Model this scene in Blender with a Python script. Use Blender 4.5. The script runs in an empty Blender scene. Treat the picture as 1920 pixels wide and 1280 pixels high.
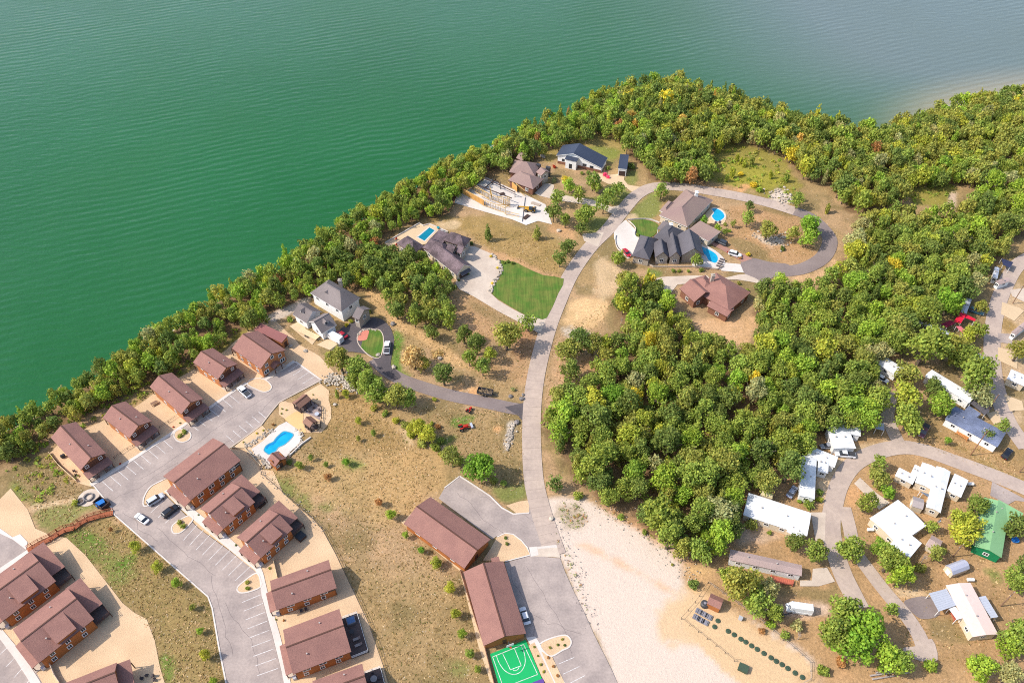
import bpy, math, random
import numpy as np
from mathutils import Vector, Matrix

random.seed(7); rng = np.random.default_rng(7)
scene = bpy.context.scene
COL = scene.collection

# ------------------------------------------------------------------ camera
F, TH, H = 1490.0, math.radians(46), 190.0          # focal length in photo pixels, pitch below the horizon, height above the plateau
cam_d = bpy.data.cameras.new("camera")
cam_d.sensor_width = 36.0; cam_d.lens = F / 1920 * 36.0
cam_d.clip_start = 1.0; cam_d.clip_end = 20000.0
cam = bpy.data.objects.new("camera", cam_d); COL.objects.link(cam)
cam.location = (0, 0, H); cam.rotation_euler = (math.pi / 2 - TH, 0, 0)
scene.camera = cam

# ------------------------------------------------------------------ sky and sun
SUN_EL, SUN_AZ = math.radians(45), math.radians(187)  # the sun stands west-southwest of the frame: direction (cos az, sin az)
world = bpy.data.worlds.new("World"); scene.world = world; world.use_nodes = True
nt = world.node_tree
sky = nt.nodes.new("ShaderNodeTexSky"); sky.sky_type = 'NISHITA'; sky.sun_disc = False
sky.sun_elevation = SUN_EL
sky.sun_rotation = math.pi / 2 - SUN_AZ
sky.air_density = 1.0; sky.dust_density = 2.2; sky.ozone_density = 1.0; sky.altitude = 300
bg = nt.nodes["Background"]; bg.inputs[1].default_value = 0.15
nt.links.new(sky.outputs[0], bg.inputs[0])
sun_d = bpy.data.lights.new("sun", 'SUN'); sun_d.energy = 2.9; sun_d.angle = math.radians(0.55)
sun_d.color = (1.0, 0.935, 0.85)
sun = bpy.data.objects.new("sun", sun_d); COL.objects.link(sun)
sdir = Vector((math.cos(SUN_AZ) * math.cos(SUN_EL), math.sin(SUN_AZ) * math.cos(SUN_EL), math.sin(SUN_EL)))
sun.rotation_euler = sdir.to_track_quat('Z', 'Y').to_euler()
vs = scene.view_settings
vs.view_transform = 'Standard'; vs.look = 'None'; vs.gamma = 1.0; vs.use_curve_mapping = False
vs.exposure = 0.82
scene.cycles.pixel_filter_type = 'BLACKMAN_HARRIS'; scene.cycles.filter_width = 1.05
scene.cycles.use_denoising = False
scene.cycles.max_bounces = 6; scene.cycles.transparent_max_bounces = 4

# ------------------------------------------------------------------ helpers: survey marks to ground points
VIEW = dict(a=(0, 720, 4), b=(0, 960, 4), c=(360, 840, 4.571), d=(360, 1000, 4.571), e=(320, 560, 4.571), f=(700, 840, 4.571),
            g=(700, 1000, 4.571), h=(520, 480, 4.571), i=(700, 400, 5.333), j=(840, 240, 5.333), k=(1120, 320, 5.333),
            l=(1220, 380, 4.571), m=(1020, 920, 4.571), n=(1220, 1020, 4.923), o=(1340, 780, 5.333), p=(1560, 780, 5.333),
            q=(1500, 1000, 4.571), r=(1560, 540, 5.333), s=(1560, 640, 5.333), t=(1620, 300, 6.4), u=(1100, 100, 4),
            v=(1440, 60, 4), w=(300, 400, 4), x=(680, 600, 5.333), y=(980, 560, 5.647), A=(1560, 880, 5.333),
            B=(500, 690, 10.667), C=(420, 780, 10.667), D=(1740, 440, 10.667), E=(1800, 540, 16), P=(0, 0, 1))
def PX(v, s):
    ox, oy, k = VIEW[v]
    return [(ox + float(a.split(',')[0]) / k, oy + float(a.split(',')[1]) / k) for a in s.split()]
def G(px, py, z=0.0):
    x, y = px - 960.0, py - 640.0
    dx, dy, dz = x, F * math.cos(TH) - y * math.sin(TH), -F * math.sin(TH) - y * math.cos(TH)
    t = (H - z) / -dz
    return Vector((dx * t, dy * t, z))
def GS(v, s, z=0.0): return [G(a, b, z) for a, b in PX(v, s)]
def G1(v, x, y, z=0.0):
    ox, oy, k = VIEW[v]; return G(ox + x / k, oy + y / k, z)

LAKE_Z = -15.0
SHORE_PX = [(-420, 960), (-200, 870), (0, 772), (60, 745), (130, 700), (230, 640), (310, 590), (380, 545), (470, 510), (530, 465), (590, 425), (650, 395),
            (720, 355), (800, 310), (870, 275), (940, 235), (1010, 205), (1060, 185), (1105, 158), (1165, 140), (1260, 131), (1340, 148),
            (1400, 162), (1450, 178), (1500, 204), (1560, 210), (1600, 222), (1640, 226), (1680, 212), (1720, 196), (1790, 172), (1850, 158),
            (1920, 146), (2100, 128), (2400, 100)]
SHORE = np.array([G(a, b, -7.0)[:2] for a, b in SHORE_PX])
LANDPOLY = np.vstack([[[-4000, 60]], [[-600, 60]], SHORE, [[900, 480], [5000, 500], [5000, -3000], [-4000, -3000]]])

def seg_dist(Pn, poly, closed=True):
    d2 = np.full(len(Pn), 1e18)
    n = len(poly)
    for i in range(n if closed else n - 1):
        a = poly[i]; b = poly[(i + 1) % n]; ab = b - a; L = max(ab @ ab, 1e-9)
        t = np.clip(((Pn - a) @ ab) / L, 0, 1)
        q = Pn - (a + t[:, None] * ab)
        d2 = np.minimum(d2, (q * q).sum(1))
    return np.sqrt(d2)
def inside(Pn, poly):
    r = np.zeros(len(Pn), bool); n = len(poly); x, y = Pn[:, 0], Pn[:, 1]
    for i in range(n):
        x0, y0 = poly[i]; x1, y1 = poly[(i + 1) % n]
        if y0 == y1: continue
        c = ((y0 > y) != (y1 > y)) & (x < (x1 - x0) * (y - y0) / (y1 - y0) + x0)
        r ^= c
    return r
def sdist(Pn, poly):
    d = seg_dist(Pn, poly); return np.where(inside(Pn, poly), d, -d)
def sstep(t): t = np.clip(t, 0, 1); return t * t * (3 - 2 * t)
def vnoise(x, y, seed=0):
    """smooth value noise on arrays"""
    xi, yi = np.floor(x).astype(np.int64), np.floor(y).astype(np.int64)
    fx, fy = x - xi, y - yi; fx = fx * fx * (3 - 2 * fx); fy = fy * fy * (3 - 2 * fy)
    def h(i, j):
        n = (i * 374761393 + j * 668265263 + seed * 144269) & 0xFFFFFFFF
        n = ((n ^ (n >> 13)) * 1274126177) & 0xFFFFFFFF
        return ((n ^ (n >> 16)) & 0xFFFF) / 65535.0
    return (h(xi, yi) * (1 - fx) + h(xi + 1, yi) * fx) * (1 - fy) + (h(xi, yi + 1) * (1 - fx) + h(xi + 1, yi + 1) * fx) * fy
def fbm(x, y, s, seed=0): return (vnoise(x / s, y / s, seed) * .5 + vnoise(x / s * 2.1, y / s * 2.1, seed + 1) * .3 + vnoise(x / s * 4.3, y / s * 4.3, seed + 2) * .2)

def terr_arr(Pn):
    sd = sdist(Pn, LANDPOLY)
    W = 19 + 30 * sstep((Pn[:, 1] - 285) / 60)
    z = LAKE_Z + (0 - LAKE_Z) * sstep(np.clip(sd, 0, None) / W)
    z = np.where(sd < 0, LAKE_Z + sd * 0.35, z)
    return np.maximum(z, LAKE_Z - 8), sd
TGX, TGY = np.arange(-400, 501, 2.0), np.arange(0, 561, 2.0)
_tg = np.meshgrid(TGX, TGY); TGZ = terr_arr(np.stack([_tg[0].ravel(), _tg[1].ravel()], 1))[0].reshape(len(TGY), len(TGX)).tolist()
def terr(x, y):
    fx = min(max((x + 400) / 2, 0), len(TGX) - 1.001); fy = min(max(y / 2, 0), len(TGY) - 1.001); i, j = int(fx), int(fy); fx -= i; fy -= j
    a, b = TGZ[j], TGZ[j + 1]; return (a[i] * (1 - fx) + a[i + 1] * fx) * (1 - fy) + (b[i] * (1 - fx) + b[i + 1] * fx) * fy
def T(px, py, dz=0.0):
    """ground point below the point that stands dz above the terrain and shows at (px, py)"""
    z = 0.0
    for _ in range(8):
        p = G(px, py, z + dz); zn = terr(p.x, p.y); z = z * .4 + zn * .6
    p = G(px, py, z + dz); return Vector((p.x, p.y, terr(p.x, p.y)))

# ------------------------------------------------------------------ helpers: materials
def lin(c): c /= 255.0; return c / 12.92 if c <= .04045 else ((c + .055) / 1.055) ** 2.4
def alb(r, g, b, k=1.28): return tuple(min(.86, lin(v) / k) for v in (r, g, b))
MATS = {}
def mat(name, c, rough=.8, var=.18, scale=1.5, fine=9.0, bump=0.0, metallic=0.0, c2=None, streak=None, spec=.3):
    """colour with two octaves of noise; c2 = second colour for large blotches; streak = (axis scale xyz) of stretched noise"""
    if name in MATS: return MATS[name]
    m = bpy.data.materials.new(name); m.use_nodes = True; n = m.node_tree; N = n.nodes; L = n.links
    bs = N["Principled BSDF"]; bs.inputs["Roughness"].default_value = rough; bs.inputs["Metallic"].default_value = metallic
    bs.inputs["Specular IOR Level"].default_value = spec
    geo = N.new("ShaderNodeNewGeometry")
    def noise(sc, det, vec=None):
        t = N.new("ShaderNodeTexNoise"); t.inputs["Scale"].default_value = sc; t.inputs["Detail"].default_value = det
        L.new(vec or geo.outputs["Position"], t.inputs["Vector"]); return t.outputs["Fac"]
    big = noise(scale * .12, 4); fin = noise(fine * .25, 3)
    if streak:
        mp = N.new("ShaderNodeMapping"); mp.inputs["Scale"].default_value = streak
        L.new(geo.outputs["Position"], mp.inputs["Vector"]); fin = noise(1.0, 3, mp.outputs[0])
    mix = N.new("ShaderNodeMix"); mix.data_type = 'RGBA'
    d = c2 or tuple(v * (1 - var * 1.2) for v in c)
    mix.inputs[6].default_value = (*c, 1); mix.inputs[7].default_value = (*d, 1)
    rmp = N.new("ShaderNodeMapRange"); rmp.inputs[1].default_value = .35; rmp.inputs[2].default_value = .65
    L.new(big, rmp.inputs[0]); L.new(rmp.outputs[0], mix.inputs[0])
    r2 = N.new("ShaderNodeMapRange"); r2.inputs[1].default_value = .25; r2.inputs[2].default_value = .75
    r2.inputs[3].default_value = 1 - var; r2.inputs[4].default_value = 1 + var
    L.new(fin, r2.inputs[0])
    mul = N.new("ShaderNodeMix"); mul.data_type = 'RGBA'; mul.blend_type = 'MULTIPLY'; mul.inputs[0].default_value = 1
    cb = N.new("ShaderNodeCombineColor")
    for i in range(3): L.new(r2.outputs[0], cb.inputs[i])
    L.new(mix.outputs[2], mul.inputs[6]); L.new(cb.outputs[0], mul.inputs[7]); L.new(mul.outputs[2], bs.inputs["Base Color"])
    if bump:
        bp = N.new("ShaderNodeBump"); bp.inputs["Strength"].default_value = bump; bp.inputs["Distance"].default_value = .3
        L.new(fin, bp.inputs["Height"]); L.new(bp.outputs[0], bs.inputs["Normal"])
    MATS[name] = m; return m

BROWN = mat("brown_shingle", alb(158, 115, 103), .85, .26, 2.4, 22, .25, c2=alb(148, 107, 97))
BROWN_R = mat("red_brown_metal", alb(150, 95, 90), .6, .08, .6, 10)
GREY_SH = mat("grey_shingle", alb(138, 127, 124), .85, .25, .9, 26, .25)
PURPLE_SH = mat("mauve_shingle", alb(126, 108, 112), .85, .5, 2.2, 14, .3)
TAUPE = mat("taupe_shingle", alb(160, 136, 124), .85, .16, .8, 26, .25, c2=alb(150, 124, 118))
CHAR = mat("charcoal_shingle", alb(106, 102, 107), .85, .24, .9, 26, .25)
NAVY = mat("slate_blue_metal", alb(66, 74, 92), .55, .1, .8, 14)
WHITE_R = mat("white_roof", (.70, .70, .69), .55, .06, 3, 5, c2=(.58, .585, .59))
PINK_R = mat("pale_pink_roof", alb(238, 212, 200), .6, .06, .5, 6)
TRAIL_R = mat("trailer_shingle", alb(190, 166, 158), .85, .16, .8, 14, .2)
GREEN_R = mat("green_metal", alb(140, 186, 132), .5, .06, .5, 6)
GREEN_D = mat("green_wall", alb(20, 140, 90), .6, .08)
SILVER = mat("silver_metal", alb(205, 208, 216), .4, .06, .6, 6, metallic=.2)
BLUEGREY = mat("blue_grey_shingle", alb(132, 142, 170), .85, .4, 1.2, 18, .3)
LOG = mat("log_siding", alb(206, 136, 88), .75, .15, 1.2, 4, .35, streak=(.4, .4, 5))
LOG_SHADED = mat("log_siding_shaded", alb(190, 118, 64), .75, .15, 1.2, 4, .35, streak=(.4, .4, 5))  # same log siding, shade of the cabins' dark sides put into the colour
BATTEN = mat("batten_board", alb(122, 78, 58), .8, .2, 1, 10)
STONE_W = mat("pale_stone", alb(200, 186, 170), .9, .25, 1.5, 12, .4)
WHITE_W = mat("white_siding", (.76, .75, .72), .7, .05, .8, 8)
CREAM = mat("cream_siding", alb(232, 214, 186), .7, .08, .8, 8)
BRICK_W = mat("brown_brick", alb(150, 104, 82), .9, .25, 1, 18, .3)
TRIM = mat("white_trim", (.78, .77, .74), .6, .04)
TRIM_B = mat("brown_trim", alb(96, 64, 52), .7, .1)
GLASS = mat("window_glass", (.03, .035, .045), .12, .1, spec=.6)
WOOD = mat("deck_wood", alb(150, 118, 96), .8, .22, 1.5, 4, .2, streak=(6, .5, 1))
WOOD_R = mat("cedar_wood", alb(178, 104, 70), .8, .2, 1.5, 10)
WOOD_D = mat("dark_wood", alb(84, 66, 60), .8, .2, 1.5, 10)
PINE = mat("raw_pine", alb(232, 192, 118), .8, .14, 1.5, 8)
DARKDECK = mat("dark_deck", alb(104, 90, 86), .8, .15, 1.5, 10)
STEEL = mat("dark_steel", (.05, .05, .055), .5, .1)
RUBBER = mat("tyre_rubber", (.02, .02, .022), .9, .1)
ROCK = mat("limestone", alb(206, 192, 174), .9, .3, 2, 8, .5)
ROCK_D = mat("grey_rock", alb(150, 142, 138), .9, .3, 2, 8, .5)
BARK = mat("bark", alb(112, 98, 86), .95, .25, 2, 12)
BARK_G = mat("dead_bark", alb(186, 172, 164), .95, .2, 2, 12)
CONC = mat("pale_concrete", alb(214, 197, 178), .85, .08, 1.2, 4, c2=alb(200, 182, 164))
CONC_W = mat("white_concrete", alb(226, 216, 206), .8, .05, .9, 4, c2=alb(213, 202, 191))
CONC_T = mat("tan_concrete", alb(222, 194, 156), .85, .06, .9, 5)
ROAD = mat("concrete_road", alb(196, 176, 160), .88, .10, 1.6, 4, c2=alb(182, 163, 150))
ASPH = mat("worn_asphalt", alb(184, 168, 158), .9, .12, 1.5, 7, c2=alb(160, 146, 139))
ASPH_D = mat("dark_asphalt", alb(88, 82, 84), .9, .12, .9, 6, c2=alb(102, 93, 93))
ASPH_M = mat("grey_asphalt", alb(132, 118, 114), .9, .12, .9, 6, c2=alb(148, 133, 127))
GRAVEL_T = mat("tan_gravel", alb(226, 193, 154), .95, .14, 1.2, 16, .35, c2=alb(214, 180, 142))
LAWN = mat("green_lawn", alb(80, 114, 38), .95, .28, 2.2, 10, .4, c2=alb(114, 122, 54), streak=(1.7, .10, 1))
PAINT = mat("white_paint", (.66, .64, .61), .7, .3, 8, 9, c2=(.46, .43, .41))
BRICK_P = mat("brick_paving", alb(178, 134, 118), .9, .12, 1, 14)
COURT = mat("green_court", alb(18, 178, 98), .7, .05, .8, 6)
COURT_P = mat("purple_court", alb(100, 72, 150), .7, .05, .8, 6)

def water_mat(name, c, c2, rough=.08, bump=.15, scale=.45):
    m = bpy.data.materials.new(name); m.use_nodes = True; n = m.node_tree; N = n.nodes; L = n.links
    bs = N["Principled BSDF"]; bs.inputs["Roughness"].default_value = rough; bs.inputs["IOR"].default_value = 1.33
    geo = N.new("ShaderNodeNewGeometry"); t = N.new("ShaderNodeTexNoise"); t.inputs["Scale"].default_value = scale; t.inputs["Detail"].default_value = 2
    L.new(geo.outputs["Position"], t.inputs["Vector"])
    mx = N.new("ShaderNodeMix"); mx.data_type = 'RGBA'; mx.inputs[6].default_value = (*c, 1); mx.inputs[7].default_value = (*c2, 1)
    L.new(t.outputs["Fac"], mx.inputs[0]); L.new(mx.outputs[2], bs.inputs["Base Color"])
    bp = N.new("ShaderNodeBump"); bp.inputs["Strength"].default_value = bump; bp.inputs["Distance"].default_value = .1
    L.new(t.outputs["Fac"], bp.inputs["Height"]); L.new(bp.outputs[0], bs.inputs["Normal"])
    return m
POOLW = water_mat("pool_water", alb(0, 142, 196), alb(40, 190, 220))
POOLT = water_mat("pool_water_teal", alb(0, 108, 140), alb(30, 146, 166))

# ------------------------------------------------------------------ helpers: meshes
class MB:
    def __init__(s): s.v = []; s.f = []; s.m = []
    def poly(s, pts, m=0):
        k = len(s.v); s.v += [tuple(p) for p in pts]; s.f.append(tuple(range(k, k + len(pts)))); s.m.append(m); return s
    def hexa(s, b, t, m=0, ms=None):
        """closed solid between bottom loop b and top loop t"""
        n = len(b); k = len(s.v); s.v += [tuple(p) for p in b] + [tuple(p) for p in t]
        s.f.append(tuple(range(k + n, k + 2 * n))); s.m.append(m)
        s.f.append(tuple(reversed(range(k, k + n)))); s.m.append(m)
        for i in range(n):
            j = (i + 1) % n; s.f.append((k + i, k + j, k + n + j, k + n + i)); s.m.append(m if ms is None else ms)
        return s
    def box(s, c, sz, rz=0.0, m=0):
        cx, cy, cz = c; hx, hy, hz = sz[0] / 2, sz[1] / 2, sz[2] / 2; co, si = math.cos(rz), math.sin(rz)
        q = [(cx + x * co - y * si, cy + x * si + y * co) for x, y in ((-hx, -hy), (hx, -hy), (hx, hy), (-hx, hy))]
        return s.hexa([(x, y, cz - hz) for x, y in q], [(x, y, cz + hz) for x, y in q], m)
    def tube(s, p0, p1, r0, r1=None, n=6, m=0):
        r1 = r0 if r1 is None else r1; p0 = Vector(p0); p1 = Vector(p1); d = (p1 - p0)
        if d.length < 1e-6: return s
        q = d.to_track_quat('Z', 'Y'); b = []; t = []
        for i in range(n):
            a = 2 * math.pi * i / n; o = q @ Vector((math.cos(a), math.sin(a), 0)); b.append(p0 + o * r0); t.append(p1 + o * r1)
        return s.hexa(b, t, m)
    def bar(s, p0, p1, w, h, m=0):
        """rectangular bar, its top surface at the given points"""
        p0 = Vector(p0); p1 = Vector(p1); d = p1 - p0; n = Vector((-d.y, d.x, 0)); n = n.normalized() * (w / 2) if n.length > 1e-6 else Vector((w / 2, 0, 0))
        dn = Vector((0, 0, -h))
        t = [p0 - n, p1 - n, p1 + n, p0 + n]
        return s.hexa([p + dn for p in t], t, m)
    def lathe(s, c, prof, n=10, m=0):
        k = len(s.v); c = Vector(c)
        for r, z in prof:
            for i in range(n):
                a = 2 * math.pi * i / n; s.v.append((c.x + r * math.cos(a), c.y + r * math.sin(a), c.z + z))
        for j in range(len(prof) - 1):
            for i in range(n):
                i2 = (i + 1) % n; s.f.append((k + j * n + i, k + j * n + i2, k + (j + 1) * n + i2, k + (j + 1) * n + i)); s.m.append(m)
        s.f.append(tuple(k + (len(prof) - 1) * n + i for i in range(n))); s.m.append(m)
        return s
    def blob(s, c, r, seed=0, m=0, sq=1.0, jag=.25):
        """rough rock: a jittered low sphere"""
        rr = random.Random(seed); k = len(s.v); c = Vector(c); n = 7; rings = (-.6, .0, .55)
        s.v.append((c.x, c.y, c.z + r * sq * (1 + rr.uniform(-jag, jag) * .5)))
        for z in reversed(rings):
            rad = math.sqrt(1 - z * z)
            for i in range(n):
                a = 2 * math.pi * i / n + rr.uniform(-.2, .2); q = r * (1 + rr.uniform(-jag, jag))
                s.v.append((c.x + q * rad * math.cos(a), c.y + q * rad * math.sin(a), c.z + q * z * sq))
        for i in range(n):
            i2 = (i + 1) % n; s.f.append((k, k + 1 + i, k + 1 + i2)); s.m.append(m)
            for j in range(2):
                s.f.append((k + 1 + j * n + i, k + 1 + (j + 1) * n + i, k + 1 + (j + 1) * n + i2, k + 1 + j * n + i2)); s.m.append(m)
        return s
    def mesh(s, name, mats, org=(0, 0, 0), smooth=False):
        me = bpy.data.meshes.new(name); o = Vector(org)
        me.from_pydata([(a - o.x, b - o.y, c - o.z) for a, b, c in s.v], [], s.f)
        for mm in (mats if isinstance(mats, (list, tuple)) else [mats]): me.materials.append(mm)
        me.polygons.foreach_set("material_index", s.m)
        if smooth: me.polygons.foreach_set("use_smooth", [True] * len(s.f))
        me.update(); return me
    def build(s, name, mats, parent=None, smooth=False, kind=None, org=None):
        o0 = org if org is not None else (wloc(parent) if parent else (0, 0, 0))
        ob = bpy.data.objects.new(name, s.mesh(name, mats, o0, smooth)); COL.objects.link(ob)
        if parent: ob.parent = parent
        else: ob.location = o0
        if kind: ob["kind"] = kind
        return ob
def wloc(o):
    p = Vector((0, 0, 0))
    while o is not None: p = p + o.location; o = o.parent
    return p
def tag(o, label, cat, group=None):
    o["label"] = label; o["category"] = cat
    if group: o["group"] = group
    return o
def thing(name, label, cat, loc, group=None):
    o = bpy.data.objects.new(name, None); o.empty_display_size = .5; COL.objects.link(o); o.location = loc
    return tag(o, label, cat, group)
def structure(o): o["kind"] = "structure"; return o
def spline(pts, n=6, closed=False):
    P = [Vector(p) for p in pts]; out = []; N = len(P)
    for i in range(N if closed else N - 1):
        p0 = P[(i - 1) % N] if closed or i > 0 else P[0]; p1 = P[i]; p2 = P[(i + 1) % N]; p3 = P[(i + 2) % N] if closed or i + 2 < N else P[-1]
        for j in range(n):
            t = j / n; out.append(.5 * ((2 * p1) + (p2 - p0) * t + (2 * p0 - 5 * p1 + 4 * p2 - p3) * t * t + (3 * p1 - p0 - 3 * p2 + p3) * t ** 3))
    if not closed: out.append(P[-1])
    return out
def setz(pts, z): return [Vector((p[0], p[1], z)) for p in pts]
def sheet(name, pts, z, m, curve=0, kind="structure", parent=None, th=.0):
    """flat slab whose top is at z, its skirt going down into the ground"""
    if curve: pts = spline(pts, curve, True)
    pts = [Vector((p[0], p[1], z)) for p in pts]
    ar = sum(pts[i].x * pts[(i + 1) % len(pts)].y - pts[(i + 1) % len(pts)].x * pts[i].y for i in range(len(pts)))
    if ar < 0: pts.reverse()
    b = MB(); b.poly(pts); n = len(pts)
    if th:
        for i in range(n):
            p, q = pts[i], pts[(i + 1) % n]; b.poly([p - Vector((0, 0, th)), q - Vector((0, 0, th)), q, p])
    o = b.build(name, m, parent)
    if kind and not parent: o["kind"] = kind
    return o
def ribbon(name, pts, w, z, m, curve=6, parent=None, ws=None):
    P = spline(pts, curve) if curve else [Vector(p) for p in pts]; L = []; R = []
    for i, p in enumerate(P):
        d = (P[min(i + 1, len(P) - 1)] - P[max(i - 1, 0)]); d.z = 0; n = Vector((-d.y, d.x, 0)).normalized()
        ww = (w if ws is None else ws[0] + (ws[1] - ws[0]) * i / (len(P) - 1)) / 2
        jit = 0
        L.append(Vector((p.x, p.y, z)) + n * (ww + jit)); R.append(Vector((p.x, p.y, z)) - n * (ww + jit))
    b = MB()
    for i in range(len(P) - 1): b.poly([R[i], R[i + 1], L[i + 1], L[i]])
    o = b.build(name, m, parent)
    if not parent: structure(o)
    return o
def kerb(pts, m, parent, w=.28, h=.15, z=.0, curve=0, name="kerb", closed=False):
    P = spline(pts, curve, closed) if curve else [Vector(p) for p in pts]
    if closed: P = P + [P[0]]
    b = MB(); n = len(P); L = []; R = []
    for i, p in enumerate(P):
        d = P[min(i + 1, n - 1)] - P[max(i - 1, 0)]; d.z = 0; q = Vector((-d.y, d.x, 0)).normalized() * (w / 2)
        L.append(Vector((p.x, p.y, 0)) + q); R.append(Vector((p.x, p.y, 0)) - q)
    for i in range(n - 1):
        t = [R[i], R[i + 1], L[i + 1], L[i]]
        b.poly(setz(t, z + h)); b.poly([*setz([L[i], L[i + 1]], z + h), *setz([L[i + 1], L[i]], z - .05)]); b.poly([*setz([R[i + 1], R[i]], z + h), *setz([R[i], R[i + 1]], z - .05)])
    return b.build(name, m, parent)
# ================================================================== the terrain sheet
def axis(lo, hi, step, far_lo, far_hi):
    core = np.arange(lo, hi + .01, step); a = []; d = step; x = lo
    while x > far_lo: d *= 1.5; x -= d; a.append(x)
    b = []; d = step; x = core[-1]
    while x < far_hi: d *= 1.5; x += d; b.append(x)
    return np.array(a[::-1] + list(core) + b)
GX = axis(-185, 275, 1.0, -3500, 4500); GY = axis(62, 405, 1.0, -2500, 1200)
XX, YY = np.meshgrid(GX, GY); PT = np.stack([XX.ravel(), YY.ravel()], 1)
TZ, TSD = terr_arr(PT)
N1 = fbm(PT[:, 0], PT[:, 1], 9, 3); N2 = fbm(PT[:, 0], PT[:, 1], 3.2, 11); N3 = fbm(PT[:, 0], PT[:, 1], 28, 21)
TZ = TZ - .14 * N2 - .02
TZ = TZ + np.where((TSD > 0) & (TSD < 20), (N1 - .5) * 1.4, 0)

DRY, OLIVE, GRASS, LUSH = alb(182, 150, 112), alb(142, 123, 82), alb(128, 136, 70), alb(98, 136, 48)
DIRT, PALE, WGRAV, TGRAV = alb(206, 160, 118), alb(222, 192, 152), alb(222, 202, 184), alb(220, 186, 144)
FLOOR, ROCKY, GREYG, ORANGE = alb(132, 104, 76), alb(214, 198, 178), alb(150, 140, 132), alb(222, 168, 116)
DRYG = alb(158, 134, 86); YGR = alb(150, 140, 66)
COLR = np.zeros((len(PT), 4)); COLR[:, :3] = DRY; COLR[:, 3] = .55; CTR = np.ones(len(PT))
def zone(v, s, c, soft=1.2, amp=3.0, k=1.0, sp=None, curve=3, ct=1.0, pts=None):
    pl = pts if pts is not None else [G(a, b)[:2] for a, b in PX(v, s)]
    pl = np.array([p[:2] for p in spline([Vector((p[0], p[1], 0)) for p in pl], curve, True)]) if curve else np.array(pl)
    lo = pl.min(0) - 6 - amp; hi = pl.max(0) + 6 + amp
    ix = np.where((PT[:, 0] > lo[0]) & (PT[:, 0] < hi[0]) & (PT[:, 1] > lo[1]) & (PT[:, 1] < hi[1]))[0]
    if not len(ix): return
    w = sdist(PT[ix], pl) + (N2[ix] - .5) * amp * 1.2 + (N1[ix] - .5) * amp
    w = sstep((w + soft) / (2 * soft)) * k
    COLR[ix, :3] = COLR[ix, :3] * (1 - w[:, None]) + np.array(c) * w[:, None]
    CTR[ix] = CTR[ix] * (1 - w) + ct * w
    if sp is not None: COLR[ix, 3] = COLR[ix, 3] * (1 - w) + sp * w
# large variation of the dry meadow
gm = sstep((N3 - .42) / .2) * .55
COLR[:, :3] = COLR[:, :3] * (1 - gm[:, None]) + np.array(DRYG) * gm[:, None]
gm = sstep((N1 - .48) / .16) * .75
COLR[:, :3] = COLR[:, :3] * (1 - gm[:, None]) + np.array(OLIVE) * gm[:, None]
# the wooded slope down to the lake
gm = sstep((24 - TSD) / 5)
COLR[:, :3] = COLR[:, :3] * (1 - gm[:, None]) + np.array(alb(120, 116, 58)) * gm[:, None]
gm = sstep((1.5 - TSD) / 2)
COLR[:, :3] = COLR[:, :3] * (1 - gm[:, None]) + np.array(ROCKY) * gm[:, None]

# woods in picture marks (of the crowns)
WOODS = dict(
 lake=[(-60, 800), (0, 772), (60, 745), (130, 700), (230, 640), (310, 592), (380, 547), (470, 512), (530, 467), (590, 427), (650, 397), (720, 357), (800, 312), (870, 277),
       (940, 238), (1010, 208), (1060, 188), (1105, 162), (1140, 250), (1074, 256), (1033, 274), (1005, 292), (952, 310), (905, 328), (877, 350), (852, 372), (838, 392),
       (805, 400), (775, 404), (710, 442), (735, 472), (790, 490), (830, 505), (790, 520), (728, 543), (690, 535), (640, 530), (585, 548), (520, 574), (490, 598), (430, 628), (405, 645), (320, 690),
       (270, 712), (190, 752), (95, 802), (60, 835), (0, 862), (-60, 880)],
 point=[(1105, 160), (1165, 142), (1260, 133), (1340, 150), (1400, 164), (1450, 180), (1500, 206), (1560, 212), (1600, 224), (1640, 228), (1680, 214), (1720, 198), (1790, 176), (1850, 162), (1930, 150),
        (1930, 335), (1860, 342), (1797, 335), (1700, 345), (1690, 380), (1600, 385), (1548, 335), (1517, 325), (1492, 305), (1475, 285), (1445, 272), (1410, 262), (1360, 264), (1336, 280), (1332, 320), (1317, 335),
        (1260, 330), (1222, 330), (1215, 308), (1175, 275), (1172, 256), (1140, 250)],
 east=[(1610, 405), (1690, 392), (1715, 402), (1778, 402), (1806, 388), (1860, 345), (1930, 340), (1930, 415), (1895, 450), (1865, 485), (1835, 530), (1800, 560), (1720, 575), (1700, 640), (1655, 655), (1640, 700), (1650, 760),
       (1630, 790), (1560, 800), (1525, 822), (1500, 855), (1478, 905), (1410, 912), (1385, 950), (1365, 1020), (1340, 1050), (1290, 1045), (1255, 1010), (1215, 990), (1175, 955), (1120, 930), (1080, 890), (1055, 840), (1020, 795),
       (1022, 765), (1050, 735), (1110, 700), (1120, 650), (1180, 630), (1165, 575), (1150, 555), (1170, 525), (1215, 525), (1255, 548), (1270, 585), (1290, 610), (1330, 640), (1392, 662), (1428, 632), (1415, 580), (1430, 545), (1458, 528),
       (1536, 538), (1577, 503), (1597, 455)])
for k_, pl in WOODS.items():
    zone(None, None, FLOOR, 2, 5, .9, .2, 0, pts=[G(a, b, 3)[:2] for a, b in pl])
NB_ = fbm(PT[:, 0], PT[:, 1], 6, 77)
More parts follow.
